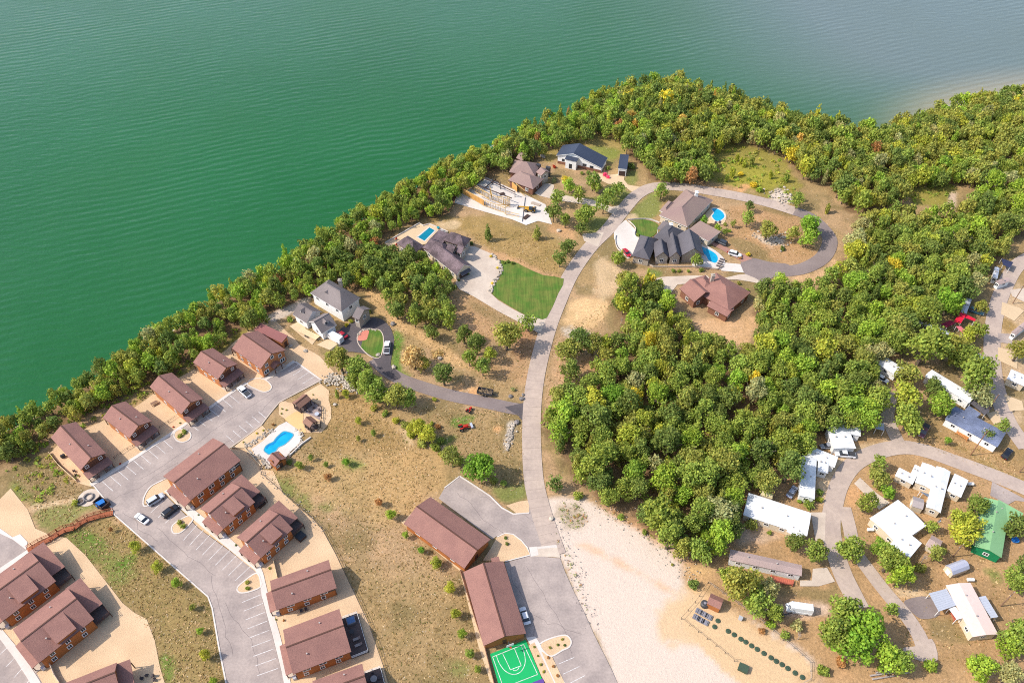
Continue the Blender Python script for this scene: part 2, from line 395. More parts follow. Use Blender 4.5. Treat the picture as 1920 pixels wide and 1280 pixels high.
# individual patches, from the large to the small
zone('u', '960,700 1230,690 1450,790 1600,1000 1530,1130 1350,1080 1100,1000 930,940', YGR, 2, 5, .85)
zone('u', '1000,850 1250,830 1450,950 1400,1040 1150,1000', alb(158, 152, 62), 2, 5, .8)
zone('u', '600,920 900,960 1130,1010 1100,1050 850,1000 600,960', DIRT, 1, 2, .6)
zone('u', '1380,1060 1440,1000 1530,1080 1500,1130 1400,1110', WGRAV, .8, 2, .9, .8)
zone('u', '1130,1000 1200,980 1230,1010 1150,1040', ORANGE, .8, 1.5, .9)
zone('u', '1700,850 1780,840 1790,920 1700,950', DIRT, 1, 2, .7)
zone('j', '900,260 1060,180 1250,80 1550,60 1750,130 1790,240 1600,330 1500,290 1300,210 1130,220 1040,330 960,320', alb(166, 146, 84), 1.2, 2, .8)
zone('j', '1380,200 1500,180 1680,210 1720,260 1600,330 1500,270', LUSH, 2, 3, .5)
zone('j', '480,470 600,370 640,390 610,480 590,560 500,520', OLIVE, 1, 2, .7)
zone('i', '500,60 1000,20 1250,60 1500,160 1700,220 1880,300 1900,560 1700,600 1400,480 1250,440 1050,300 850,170 620,110', alb(166, 138, 84), 1.5, 3, .8)
zone('i', '640,90 850,60 900,130 740,160 640,130', PALE, 1.2, 3, .8)
zone('i', '1000,330 1200,370 1400,440 1650,560 1880,640 1800,660 1500,540 1200,440', DIRT, 1.2, 3, .7)
zone('i', '780,720 900,800 1100,900 1400,1080 1600,1150 1500,1270 1100,1270 800,1150 760,900', DIRT, 1.5, 4, .6)
zone('i', '980,880 1250,1000 1420,1090 1300,1120 1050,960', OLIVE, 1.5, 3, .7)
zone('h', '740,270 900,290 950,470 1100,560 1300,680 1500,820 1700,980 1500,930 1280,760 1010,600 840,450 780,370', alb(212, 172, 122), 1, 2, .9)
zone('h', '1000,640 1080,720 1060,930 1140,1030 1060,1040 990,960 990,800', LUSH, 1, 2, .85)
zone('x', '1300,380 1600,370 1680,520 1640,640 1200,560', DIRT, 1.5, 4, .5)
zone('x', '1640,60 1740,200 1700,380 1480,340 1560,200', alb(168, 120, 88), 1.5, 3, .6)
zone('x', '900,1010 1080,960 1100,1000 950,1060', LUSH, .8, 2, .7)
zone('x', '700,1180 920,1150 900,1230 760,1260', LUSH, .8, 2, .7)
zone('x', '1310,1060 1400,1060 1380,1110 1310,1110', ORANGE, .6, 1, .9)
zone('x', '920,650 1000,620 1010,700 940,720', ORANGE, .6, 1, .9)
zone('x', '1055,665 1150,665 1145,745 1060,730', ORANGE, .5, .8, .9)
zone('x', '0,860 150,900 300,1000 430,1100 520,1260 480,1260 380,1120 230,1000 0,880', PALE, 1, 2, .9)
zone('x', '1460,1040 1510,1030 1490,1200 1460,1280 1430,1280', ROCKY, .6, 1, .95, .9)
zone('y', '480,120 560,0 850,0 870,130 820,290 700,330 560,300 420,260', alb(228, 188, 138), 1.2, 3, .9)
zone('y', '440,300 540,300 700,330 720,400 520,400 430,380', ROCKY, 1, 3, .8, .9)
zone('y', '560,620 850,600 1050,600 1030,690 750,790 600,720', DIRT, 1.5, 4, .9)
zone('y', '330,420 450,520 500,900 380,1100 250,1200 240,1000 300,700', alb(198, 160, 122), 1, 2, .7)
zone('l', '380,1010 560,990 780,980 900,980 930,1060 850,1150 840,1240 780,1230 520,1140 400,1080', alb(214, 172, 128), 1, 2.5, .95)
zone('l', '780,650 900,590 960,640 940,760 880,820 800,740', OLIVE, 1, 2, .8)
zone('l', '1200,640 1290,610 1440,600 1540,520 1580,460 1560,560 1440,700 1330,700', alb(214, 174, 130), 1, 2.5, .9)
zone('l', '680,30 1000,40 1200,90 1290,170 1280,260 1430,420 1380,500 1180,530 900,480 760,440 640,330 700,200', alb(186, 146, 104), 1.2, 3, .85)
zone('l', '700,300 900,340 1050,480 1000,520 850,470 740,400', OLIVE, 1, 2.5, .8)
zone('l', '870,270 1100,290 1150,340 1050,390 960,340', ROCKY, 1, 3, .8, .9)
zone('l', '880,20 1190,80 1180,110 900,50', OLIVE, .8, 1.5, .7)
zone('k', '340,420 480,260 580,220 640,330 620,430 520,480 400,470 340,470', GRASS, 1, 2, .85)
zone('k', '700,190 860,195 800,290 720,300', OLIVE, 1, 2, .8)
zone('k', '300,440 380,430 400,480 310,500', PALE, .6, 1, .9)
zone('k', '150,660 250,720 330,880 500,960 820,1010 620,1080 520,1000 300,980 130,960 60,820', OLIVE, 1.2, 3, .8)
zone('k', '0,900 130,900 300,1050 200,1200 0,1270', PALE, 1.2, 3, .6)
zone('k', '480,1000 620,1000 640,1060 540,1080', LUSH, 1, 2, .6)
zone('j', '1060,620 1250,660 1480,700 1600,560 1800,640 1700,760 1500,740 1300,720 1120,700', GRASS, 1, 2, .8)
zone('j', '1400,900 1620,900 1560,1040 1400,1050', GRASS, 1, 2, .8)
zone('j', '1760,500 1850,430 1900,480 1880,570 1800,560', GRASS, .8, 1.5, .8)
zone('j', '1040,960 1250,980 1280,1120 1150,1100 1000,1020', DIRT, 1, 2.5, .7)
# slope in front of the cabins' parking and the hillside below
zone('a', '90,640 360,520 560,740 600,840 230,910 120,780', OLIVE, 1, 3, .7)
zone('a', '80,740 140,760 300,900 220,910 110,800', GRASS, 1, 2, .8)
zone('a', '270,940 620,880 720,920 560,1020 420,1100 330,1080', GRASS, 1, 2.5, .75)
zone('a', '200,910 500,860 620,830 640,870 400,910 240,950', PALE, .8, 1.5, .9)
zone('b', '490,170 720,60 860,30 1200,330 1560,640 1640,1000 1690,1290 1210,1290 1160,1060 1140,880 1000,730 780,500 620,330', alb(154, 132, 84), 1, 3, .9)
zone('b', '500,170 660,130 780,230 1000,380 960,500 800,500 620,330', GRASS, 1.4, 4, .85)
zone('b', '620,140 720,170 760,230 680,220', LUSH, 1, 2, .7)
zone('b', '860,380 1000,300 1020,380 900,430', LUSH, 1, 2, .7)
zone('b', '1200,1080 1280,1100 1290,1260 1230,1250', LUSH, 1, 2, .7)
zone('b', '1150,300 1400,520 1560,640 1640,1100 1560,1100 1500,800 1350,600 1100,380', OLIVE, 1, 3, .6)
zone('c', '620,200 900,130 1300,60 1800,60 1920,200 1900,480 1800,640 1600,700 1300,560 1000,450 760,320', alb(188, 156, 106), 2, 5, .7)
zone('c', '1280,90 1480,110 1500,160 1330,180', LUSH, 1, 3, .7)
zone('c', '1000,470 1080,500 1020,560 950,520', LUSH, 1, 2, .6)
zone('c', '640,210 900,380 1150,590 1260,860 1150,840 900,520 700,330', OLIVE, 1.5, 3, .6)
zone('c', '640,230 900,330 1250,500 1320,580 1000,520 800,400', GRASS, 2, 5, .7)
zone('c', '1300,560 1500,640 1560,900 1450,1000 1350,800', OLIVE, 2, 5, .6)
zone('f', '0,0 500,0 640,120 600,340 480,420 300,540 0,400', alb(190, 154, 104), 2, 4, .7)
zone('f', '740,230 1000,400 1100,480 1180,500 1330,440 1300,330 1100,400 1000,350 850,280', OLIVE, 1, 2, .7)
zone('f', '1010,310 1200,330 1300,280 1300,420 1160,460 1060,420', GRASS, 1, 2, .8)
zone('g', '680,1080 850,1080 860,1180 720,1190', GRASS, 1.5, 3, .7)
zone('f', '860,300 1040,430 1140,500 1100,520 980,420', DIRT, .5, 1, .7)
zone('f', '1460,0 1540,100 1600,300 1500,400 1460,300', alb(196, 158, 120), 1, 2, .8)
# white building plot and tan yard
zone('P', '1022,933 1108,935 1125,948 1173,979 1200,994 1217,1008 1256,1025 1274,1040 1292,1078 1290,1112 1320,1118 1500,1210 1530,1290 1160,1292 1157,1290 1110,1180 1076,1110 1058,1070 1050,1045 1035,1000 1022,960', WGRAV, .8, 2.2, 1, .12, ct=.22)
zone('m', '1000,1060 1180,880 1300,880 1290,1000 1180,1100 1400,1290 1000,1290', TGRAV, 1.5, 3, .9, .1, ct=.3)
zone('P', '1310,1105 1345,1120 1400,1160 1460,1200 1520,1240 1530,1290 1400,1290 1278,1165', TGRAV, .6, 1, 1, .1, ct=.3)
zone('m', '270,450 420,470 650,590 950,760 1080,840 1060,860 850,740 600,610 400,510', ORANGE, 1, 2, .5, ct=.3)
zone('m', '140,150 280,120 350,250 220,330 150,260', OLIVE, 2, 4, .5)
zone('m', '480,100 650,170 820,280 900,350 830,340 640,240 480,130', DIRT, 1, 2, .8)
zone('m', '900,380 1060,440 1250,560 1300,660 1200,620 1080,490 920,420', DIRT, 1, 2, .7)
zone('m', '1250,640 1480,660 1460,780 1300,860 1240,740', alb(222, 180, 126), 1, 2, .9)
# trailer park
zone('P', '1380,905 1640,780 1720,800 1930,880 1930,1290 1540,1290 1520,1235 1440,1180 1330,1110 1290,1075 1340,1060', alb(188, 150, 108), 2, 4, .85, .3)
zone('p', '820,300 1000,200 1250,330 1480,470 1700,640 1920,760 1920,640 1600,480 1300,300 1000,150', alb(164, 138, 86), 1, 2, .9)
zone('p', '140,720 300,700 320,830 170,900', ORANGE, 1, 2, .6)
zone('p', '40,1010 120,1000 140,1200 60,1200', OLIVE, .5, 1, .8)
zone('q', '1590,300 1720,330 1700,420 1600,350', LUSH, 1, 2, .6)
zone('q', '1110,720 1320,740 1400,900 1200,900 1130,830', OLIVE, 1, 3, .8)
zone('q', '820,480 1080,480 1100,540 880,560', PALE, 1, 2, .8)
zone('n', '1100,380 1480,390 1720,360 1760,480 1620,550 1300,500 1200,480', OLIVE, 1, 2.5, .8)
zone('n', '1100,590 1400,530 1620,560 1640,640 1400,670 1200,660', alb(228, 196, 172), .8, 1.5, .9)
zone('o', '200,850 330,780 330,1000 240,1050', DIRT, 1, 2, .6)
zone('o', '250,1050 600,1120 700,1250 250,1270', alb(206, 176, 146), 1.2, 3, .8, .8)
zone('o', '1040,560 1250,420 1420,400 1420,460 1200,640 1100,900 1040,800', PALE, .8, 1.5, .9)
zone('o', '1440,280 1560,280 1750,240 1750,300 1450,360', PALE, .8, 1.5, .8)
zone('r', '500,520 600,560 680,680 620,720 530,640', DIRT, 1, 1.5, .9)
zone('r', '1600,0 1920,0 1920,1280 1750,1280 1680,700', alb(206, 176, 140), 1.5, 2.5, .8)
zone('r', '1690,300 1800,330 1850,420 1720,430', alb(164, 134, 84), .8, 1.5, .9)
zone('r', '1700,950 1920,1000 1900,1120 1740,1060', OLIVE, .8, 1.5, .9)
zone('P', '1640,790 1690,760 1720,800 1760,830 1900,880 1930,900 1930,860 1860,800', alb(176, 142, 94), 1, 2, .5)
zone('t', '530,350 800,280 1100,300 1100,400 1000,560 700,540 560,480', YGR, 1.5, 4, .9)
zone('t', '1040,400 1110,390 1080,560 1010,560', alb(212, 184, 160), .6, 1, .9)
zone('w', '800,780 1000,680 1130,620 1140,640 1000,740 850,800', alb(222, 204, 190), .8, 1.5, .95, .8)
zone('e', '820,180 1100,20 1180,0 1010,120 900,200 1000,330 1080,370 1000,380', alb(222, 200, 182), .8, 1.5, .9, .8)
zone('e', '60,660 400,400 720,210 760,220 520,380 370,560 190,600 100,660', YGR, 1, 2, .85)
zone('e', '1360,750 1600,800 1920,960 1920,1280 1300,1280 1280,1130 1370,1000', alb(176, 142, 92), 1.2, 3, .7)

mk = CTR[:, None] * 1.0
gm = (sstep((NB_ - .52) / .12) * .5)[:, None] * (mk > .9)
COLR[:, :3] = COLR[:, :3] * (1 - gm) + (COLR[:, :3] * np.array([.72, .74, .68])) * gm
gm = (sstep((.40 - N2) / .12) * .45)[:, None] * (mk > .9)
COLR[:, :3] = COLR[:, :3] * (1 - gm) + np.minimum(COLR[:, :3] * np.array([1.28, 1.22, 1.2]), .6) * gm
ME = bpy.data.meshes.new("ground"); nx, ny = len(GX), len(GY)
ME.vertices.add(nx * ny); ME.vertices.foreach_set("co", np.stack([PT[:, 0], PT[:, 1], TZ], 1).ravel())
ii = (np.arange(ny - 1)[:, None] * nx + np.arange(nx - 1)[None, :]).ravel()
fc = np.stack([ii, ii + 1, ii + nx + 1, ii + nx], 1)
keep = TSD[fc].max(1) > -45
fc = fc[keep]
ME.loops.add(fc.size); ME.loops.foreach_set("vertex_index", fc.ravel().astype(np.int32))
ME.polygons.add(len(fc)); ME.polygons.foreach_set("loop_start", np.arange(0, fc.size, 4, dtype=np.int32))
ME.update(calc_edges=True); ME.validate()
ME.polygons.foreach_set("use_smooth", np.ones(len(ME.polygons), bool))
at = ME.color_attributes.new("soil", 'FLOAT_COLOR', 'POINT'); at.data.foreach_set("color", COLR.ravel().astype(np.float32))
at = ME.attributes.new("relief", 'FLOAT', 'POINT'); at.data.foreach_set("value", CTR.astype(np.float32))
gm_ = bpy.data.materials.new("meadow_soil"); gm_.use_nodes = True; n_ = gm_.node_tree; Nn = n_.nodes; Ln = n_.links
bs = Nn["Principled BSDF"]; bs.inputs["Roughness"].default_value = .95; bs.inputs["Specular IOR Level"].default_value = .1
ca = Nn.new("ShaderNodeVertexColor"); ca.layer_name = "soil"
geo = Nn.new("ShaderNodeNewGeometry")
def nz(sc, det, rough=.6):
    t = Nn.new("ShaderNodeTexNoise"); t.inputs["Scale"].default_value = sc; t.inputs["Detail"].default_value = det; t.inputs["Roughness"].default_value = rough
    Ln.new(geo.outputs["Position"], t.inputs["Vector"]); return t.outputs["Fac"]
def mr(src, a, b, c, d):
    r = Nn.new("ShaderNodeMapRange"); r.inputs[1].default_value = a; r.inputs[2].default_value = b; r.inputs[3].default_value = c; r.inputs[4].default_value = d
    Ln.new(src, r.inputs[0]); return r.outputs[0]
def mth(op, a, b):
    m = Nn.new("ShaderNodeMath"); m.operation = op
    for i, v in enumerate((a, b)):
        if isinstance(v, (int, float)): m.inputs[i].default_value = v
        else: Ln.new(v, m.inputs[i])
    return m.outputs[0]
tuft = nz(1.5, 6, .82); blot = nz(.22, 4, .65)
rl = Nn.new("ShaderNodeAttribute"); rl.attribute_name = "relief"
f1 = mth('MULTIPLY', mr(tuft, .30, .70, -.42, .40), mr(blot, .3, .7, .8, 1.2))
f1 = mth('ADD', mth('MULTIPLY', f1, rl.outputs["Fac"]), 1.0)
vor = Nn.new("ShaderNodeTexVoronoi"); vor.inputs["Scale"].default_value = 1.1; Ln.new(geo.outputs["Position"], vor.inputs["Vector"])
peb = mth('MULTIPLY', mr(vor.outputs["Distance"], .10, .22, 1.0, 0.0), mr(nz(.6, 3), .5, .6, 0, 1))
peb = mth('MULTIPLY', peb, ca.outputs["Alpha"])
mulc = Nn.new("ShaderNodeMix"); mulc.data_type = 'RGBA'; mulc.blend_type = 'MULTIPLY'; mulc.inputs[0].default_value = 1
cc = Nn.new("ShaderNodeCombineColor")
for i in range(3): Ln.new(f1, cc.inputs[i])
Ln.new(ca.outputs["Color"], mulc.inputs[6]); Ln.new(cc.outputs[0], mulc.inputs[7])
mp_ = Nn.new("ShaderNodeMix"); mp_.data_type = 'RGBA'; mp_.inputs[7].default_value = (.62, .55, .46, 1)
Ln.new(peb, mp_.inputs[0]); Ln.new(mulc.outputs[2], mp_.inputs[6]); Ln.new(mp_.outputs[2], bs.inputs["Base Color"])
bp = Nn.new("ShaderNodeBump"); bp.inputs["Strength"].default_value = .55; bp.inputs["Distance"].default_value = .35
Ln.new(tuft, bp.inputs["Height"]); Ln.new(bp.outputs[0], bs.inputs["Normal"])
ME.materials.append(gm_)
ground = bpy.data.objects.new("ground", ME); COL.objects.link(ground); structure(ground)

# ================================================================== the lake
LX = axis(-330, 330, 6.0, -9000, 9000); LY = axis(120, 520, 6.0, -9000, 14000)
XL, YL = np.meshgrid(LX, LY); PL = np.stack([XL.ravel(), YL.ravel()], 1)
sdl = seg_dist(PL, SHORE, False)
shal = np.clip(1 - sdl / 30, 0, 1) ** 1.5 * .8 * sstep((PL[:, 0] - 150) / 80)
shal_haze = np.clip(sstep((PL[:, 0] - 40) / 210) * sstep((PL[:, 1] - 290) / 130) + .26 * sstep((PL[:, 1] - 300) / 200), 0, 1)  # far water greyed: haze and sky sheen put into the colour, with shallows
ML = bpy.data.meshes.new("lake"); nlx = len(LX)
ML.vertices.add(len(PL)); ML.vertices.foreach_set("co", np.stack([PL[:, 0], PL[:, 1], np.full(len(PL), LAKE_Z)], 1).ravel())
ii = (np.arange(len(LY) - 1)[:, None] * nlx + np.arange(nlx - 1)[None, :]).ravel()
fl = np.stack([ii, ii + 1, ii + nlx + 1, ii + nlx], 1)
ML.loops.add(fl.size); ML.loops.foreach_set("vertex_index", fl.ravel().astype(np.int32))
ML.polygons.add(len(fl)); ML.polygons.foreach_set("loop_start", np.arange(0, fl.size, 4, dtype=np.int32))
ML.update(calc_edges=True); ML.validate()
at = ML.color_attributes.new("shallow_haze", 'FLOAT_COLOR', 'POINT')
at.data.foreach_set("color", np.stack([shal, shal_haze, shal * 0, shal * 0 + 1], 1).ravel().astype(np.float32))
wm = bpy.data.materials.new("lake_water"); wm.use_nodes = True; n_ = wm.node_tree; Nn = n_.nodes; Ln = n_.links
bs = Nn["Principled BSDF"]; bs.inputs["Roughness"].default_value = .16; bs.inputs["Specular IOR Level"].default_value = .52; bs.inputs["IOR"].default_value = 1.33
geo = Nn.new("ShaderNodeNewGeometry"); ca = Nn.new("ShaderNodeVertexColor"); ca.layer_name = "shallow_haze"
sep = Nn.new("ShaderNodeSeparateColor"); Ln.new(ca.outputs["Color"], sep.inputs[0])
def cmix(a, b, fac):
    m = Nn.new("ShaderNodeMix"); m.data_type = 'RGBA'
    for i, v in ((6, a), (7, b)):
        if isinstance(v, tuple): m.inputs[i].default_value = (*v, 1)
        else: Ln.new(v, m.inputs[i])
    Ln.new(fac, m.inputs[0]); return m.outputs[2]
big = mr(nz(.008, 3), .3, .7, 0, 1)
c0 = cmix((.008, .088, .017), (.014, .106, .028), big)
c1 = cmix(c0, (.115, .150, .140), sep.outputs[1])
c2_ = cmix(c1, (.36, .29, .18), sep.outputs[0])
Ln.new(c2_, bs.inputs["Base Color"])
mpw = Nn.new("ShaderNodeMapping"); mpw.inputs["Rotation"].default_value = (0, 0, math.radians(-22)); mpw.inputs["Scale"].default_value = (.10, .34, 1)
Ln.new(geo.outputs["Position"], mpw.inputs["Vector"])
w1 = Nn.new("ShaderNodeTexNoise"); w1.inputs["Scale"].default_value = 1.0; w1.inputs["Detail"].default_value = 4; w1.inputs["Roughness"].default_value = .6
Ln.new(mpw.outputs[0], w1.inputs["Vector"])
mpv = Nn.new("ShaderNodeMapping"); mpv.inputs["Rotation"].default_value = (0, 0, math.radians(-22)); Ln.new(geo.outputs["Position"], mpv.inputs["Vector"])
wv = Nn.new("ShaderNodeTexWave"); wv.wave_type = 'BANDS'; wv.bands_direction = 'Y'; wv.inputs["Scale"].default_value = .075; wv.inputs["Distortion"].default_value = 5.0; wv.inputs["Detail"].default_value = 2.0; wv.inputs["Detail Scale"].default_value = .5
Ln.new(mpv.outputs[0], wv.inputs["Vector"])
patch = mr(nz(.012, 2), .38, .62, .25, 1)
hh = mth('ADD', mth('MULTIPLY', mth('MULTIPLY', wv.outputs["Fac"], patch), .35), mth('MULTIPLY', w1.outputs["Fac"], 1.0))
hh = mth('ADD', hh, mth('MULTIPLY', nz(1.1, 3), .22))
bp = Nn.new("ShaderNodeBump"); bp.inputs["Strength"].default_value = .38; bp.inputs["Distance"].default_value = 1.0
Ln.new(mr(nz(.011, 3), .35, .65, .10, .34), bs.inputs["Roughness"])
Ln.new(hh, bp.inputs["Height"]); Ln.new(bp.outputs[0], bs.inputs["Normal"])
ML.materials.append(wm)
lake = bpy.data.objects.new("lake", ML); COL.objects.link(lake); structure(lake)

# ================================================================== roads, drives, yards
Z_G, Z_A, Z_C, Z_P = .02, .04, .06, .066     # gravel, asphalt, concrete, paint
# gravel yards of the cabins
gy1 = sheet("gravel_yard", GS('P', '93,849 120,822 190,790 235,775 275,748 300,728 350,700 395,676 425,655 440,640 478,612 500,600 520,604 538,622 552,634 560,645 600,668 632,704 604,712 554,676 442,732 320,811 250,860 175,906 170,912 146,905 140,898'), Z_G, GRAVEL_T)
gy2 = sheet("gravel_yard", GS('P', '438,838 490,795 520,830 490,880 512,882 531,924 550,942 590,976 605,994 629,1038 668,1120 690,1166 718,1247 730,1290 540,1290 520,1200 492,1098 485,1078 430,1030 372,988 338,952 310,926 270,946 268,930 283,910 305,895 400,855'), Z_G, GRAVEL_T)
gy3 = sheet("gravel_yard", GS('P', '0,935 20,915 52,955 66,990 100,1005 125,1008 160,1040 230,1130 252,1148 275,1160 290,1200 300,1250 312,1290 -10,1290 -10,950'), Z_G, GRAVEL_T)
gy4 = sheet("gravel_yard", GS('B', '240,690 330,660 520,700 760,500 1080,310 1250,450 1240,620 1290,800 1290,1000 1200,1160 1090,1290 800,1290 640,1290 360,1010 250,930'), Z_G, GRAVEL_T)
# the cabins' parking and road
lot = sheet("parking_lot", GS('P', '174,908 320,812 442,733 553,679 602,713 560,735 524,754 505,777 489,798 434,838 390,861 305,900 283,912 271,930 270,946 279,946 305,923 338,955 372,990 430,1032 478,1070 487,1085 491,1120 511,1192 528,1260 536,1290 426,1290 410,1210 398,1140 390,1118 312,1050 215,965 207,950'), Z_A, ASPH)
kerb(GS('P', '174,908 208,950 215,965 312,1050 390,1118 398,1140 410,1210 426,1290'), CONC_W, lot, .35)
kerb(GS('P', '602,713 560,735 524,754 505,777 489,798 434,838 390,861 305,900'), CONC, lot, .3)
kerb(GS('P', '554,678 603,713'), CONC_W, lot, .5)
kerb(GS('P', '305,900 283,912 271,930 269,946 279,947 305,923'), CONC_W, lot, .35, curve=4)
sw = sheet("sidewalk", GS('a', '672,745 1000,548 1310,342 1530,196 1760,36 1775,48 1545,208 1325,356 1010,566 690,768'), .13, CONC_W, th=.15)
sw2 = sheet("sidewalk", GS('e', '560,770 645,715 660,730 575,790'), .13, CONC_W, th=.15)
sw3 = sheet("sidewalk", GS('e', '800,690 1050,530 1072,542 815,706'), .13, CONC_W, th=.15)
sw4 = sheet("sidewalk", GS('P', '308,920 314,918 345,940 430,1008 488,1060 494,1075 502,1110 525,1190 540,1250 547,1290 535,1290 528,1258 511,1190 491,1118 486,1082 478,1068 430,1030 338,953'), .13, CONC_W, th=.15)
def stalls(parent, a0, a1, b0, b1, n, w=.13, name="marking"):
    a0, a1, b0, b1 = [G(*p) for p in (a0, a1, b0, b1)]; me = None
    for i in range(n + 1):
        t = i / n if n else 0; p = a0.lerp(a1, t); q = b0.lerp(b1, t); b = MB(); d = (q - p).normalized(); s = Vector((-d.y, d.x, 0)) * w / 2
        b.poly(setz([p - s, q - s, q + s, p + s], Z_A + .006)); b.build(name, PAINT, parent)
P1 = lambda v, x, y: PX(v, '%f,%f' % (x, y))[0]
stalls(lot, P1('a', 765, 728), P1('a', 1225, 420), P1('a', 848, 800), P1('a', 1295, 482), 8)
stalls(lot, P1('a', 1412, 290), P1('a', 1725, 85), P1('a', 1490, 348), P1('a', 1792, 140), 6)
stalls(lot, P1('e', 1098, 560), P1('e', 1240, 660), P1('e', 1010, 622), P1('e', 1130, 728), 3)
stalls(lot, P1('e', 755, 970), P1('e', 475, 1170), P1('e', 815, 1020), P1('e', 545, 1230), 5)
stalls(lot, P1('b', 1375, 210), P1('b', 1765, 512), P1('b', 1480, 92), P1('b', 1880, 402), 8)
stalls(lot, P1('a', 1130, 965), P1('a', 1240, 1040), P1('a', 1225, 870), P1('a', 1330, 958), 2)
stalls(lot, P1('d', 430, 588), P1('d', 560, 1215), P1('d', 590, 522), P1('d', 738, 1152), 8)
def island(v, s, label=None, curve=5):
    p = GS(v, s); o = sheet("planting_island", p, .12, GRAVEL_T, curve); kerb(p, CONC_W, o, .35, .17, curve=curve, closed=True); return o
island('a', '1305,385 1330,345 1385,340 1430,370 1425,410 1380,435 1330,425')
island('a', '1290,1070 1330,1030 1420,985 1450,1010 1400,1075 1350,1115 1300,1115')
island('d', '388,470 420,430 548,340 588,400 590,455 520,490 440,508 400,500')
island('e', '660,735 700,690 800,690 862,745 850,785 800,800 740,780')
# lots at the lower edge of the picture on the lake side
lot2 = sheet("parking_lot", GS('P', '0,1187 18,1195 62,1250 85,1290 -10,1290 -10,1180'), Z_A, ASPH)
sheet("sidewalk", GS('P', '-4,1172 5,1180 40,1222 75,1276 82,1290 64,1290 30,1237 -4,1192'), .13, CONC_W, th=.15)
stalls(lot2, (15, 1212), (60, 1268), (-4, 1230), (42, 1290), 3)
lot3 = sheet("parking_lot", GS('P', '-8,993 25,1008 50,1031 0,1068 -8,1072'), Z_A, ASPH)
sheet("sidewalk", GS('P', '52,1030 56,1034 0,1076 -8,1080 -8,1070'), .12, CONC_W, th=.15)
sheet("sidewalk", GS('P', '-8,985 4,993 24,1007 38,1001 52,1016 49,1030 24,1011 -8,996'), .12, CONC_W, th=.15)
# the concrete road
road = ribbon("road", [G(*p) for p in ((1042, 1040), (1028, 1000), (1012, 950), (1001, 900), (997, 840), (997, 780), (1001, 730), (1010, 680), (1026, 620), (1045, 570), (1070, 515), (1105, 465), (1140, 430), (1165, 398),
       (1195, 365), (1230, 350), (1280, 351), (1340, 360), (1400, 371), (1445, 382), (1490, 396))], 5.6, Z_A + .012, ROAD)
loop = ribbon("road", [G(*p) for p in ((1486, 395), (1515, 405), (1540, 425), (1556, 450), (1545, 480), (1515, 500), (1480, 508), (1440, 508), (1405, 500))], 5.6, Z_A + .004, ASPH_M)
cul = sheet("cul_de_sac", GS('l', '770,520 830,480 900,478 1030,510 1180,530 1200,600 1120,640 1050,640 960,690 860,650 800,600'), Z_A + .008, ASPH_M, 4)
lotg = sheet("garage_forecourt", GS('f', '560,430 610,340 740,240 850,310 1000,410 1100,510 1200,570 1335,560 1330,440 1450,430 1500,620 1575,830 1345,865 1320,850 1270,790 1200,735 1130,725 1060,750 1020,780'), Z_A, ASPH)
lotg2 = sheet("garage_forecourt", GS('g', '1125,250 1345,190 1600,210 1640,320 1720,500 1800,660 1880,840 1960,1000 2040,1160 2100,1300 1640,1300 1540,1060 1420,945 1390,880 1310,890'), Z_A, ASPH)
kerb(GS('f', '740,240 850,310 1000,410 1100,510 1200,565 1335,555'), CONC_W, lotg, .4)
kerb(GS('f', '610,340 740,240'), CONC_W, lotg, .3)
sheet("gravel_bed", GS('f', '1140,490 1250,455 1335,445 1335,550 1230,560'), .05, GRAVEL_T)
gi = sheet("gravel_bed", GS('f', '940,960 1010,850 1060,760 1130,728 1200,738 1270,792 1320,852 1345,915 1130,970'), .07, GRAVEL_T, 0)
kerb(GS('f', '1060,760 1130,728 1200,738 1270,792 1320,852 1345,915 1130,970'), CONC_W, gi, .3)
cw = sheet("crosswalk", GS('f', '1335,850 1570,825 1600,935 1345,925'), Z_A + .02, CONC)
sheet("walk_pad", GS('f', '1335,848 1405,842 1415,915 1350,930'), .075, CONC_W)
sheet("walk_band", GS('f', '1405,845 1570,826 1574,850 1410,862'), .07, CONC_W)
sheet("walk_band", GS('f', '1410,900 1596,905 1602,938 1415,918'), .07, CONC)
pz = sheet("plaza", GS('g', '1310,890 1390,880 1430,945 1510,1040 1560,1150 1660,1300 1500,1300 1430,1130 1360,980'), .09, CONC_W, th=.1)
sheet("gravel_bed", GS('g', '1330,960 1380,930 1560,1300 1490,1300 1440,1220'), .11, GRAVEL_T)
sheet("gravel_bed", GS('g', '1440,1010 1530,1050 1650,1300 1570,1300'), .11, GRAVEL_T)
isl = island('g', '1428,950 1500,905 1600,875 1660,875 1695,920 1680,970 1620,1000 1530,1050 1470,1020', curve=3)
stalls(lotg2, P1('g', 1590, 1115), P1('g', 1665, 1290), P1('g', 1722, 1058), P1('g', 1812, 1215), 2)
# pavement strip round the garages
sheet("pavement", GS('f', '240,635 480,420 520,425 290,640 780,1040 740,1050'), .03, CONC_T)
sheet("pavement", GS('g', '740,310 790,310 960,960 1040,1290 1010,1290 900,960'), .03, CONC_T)
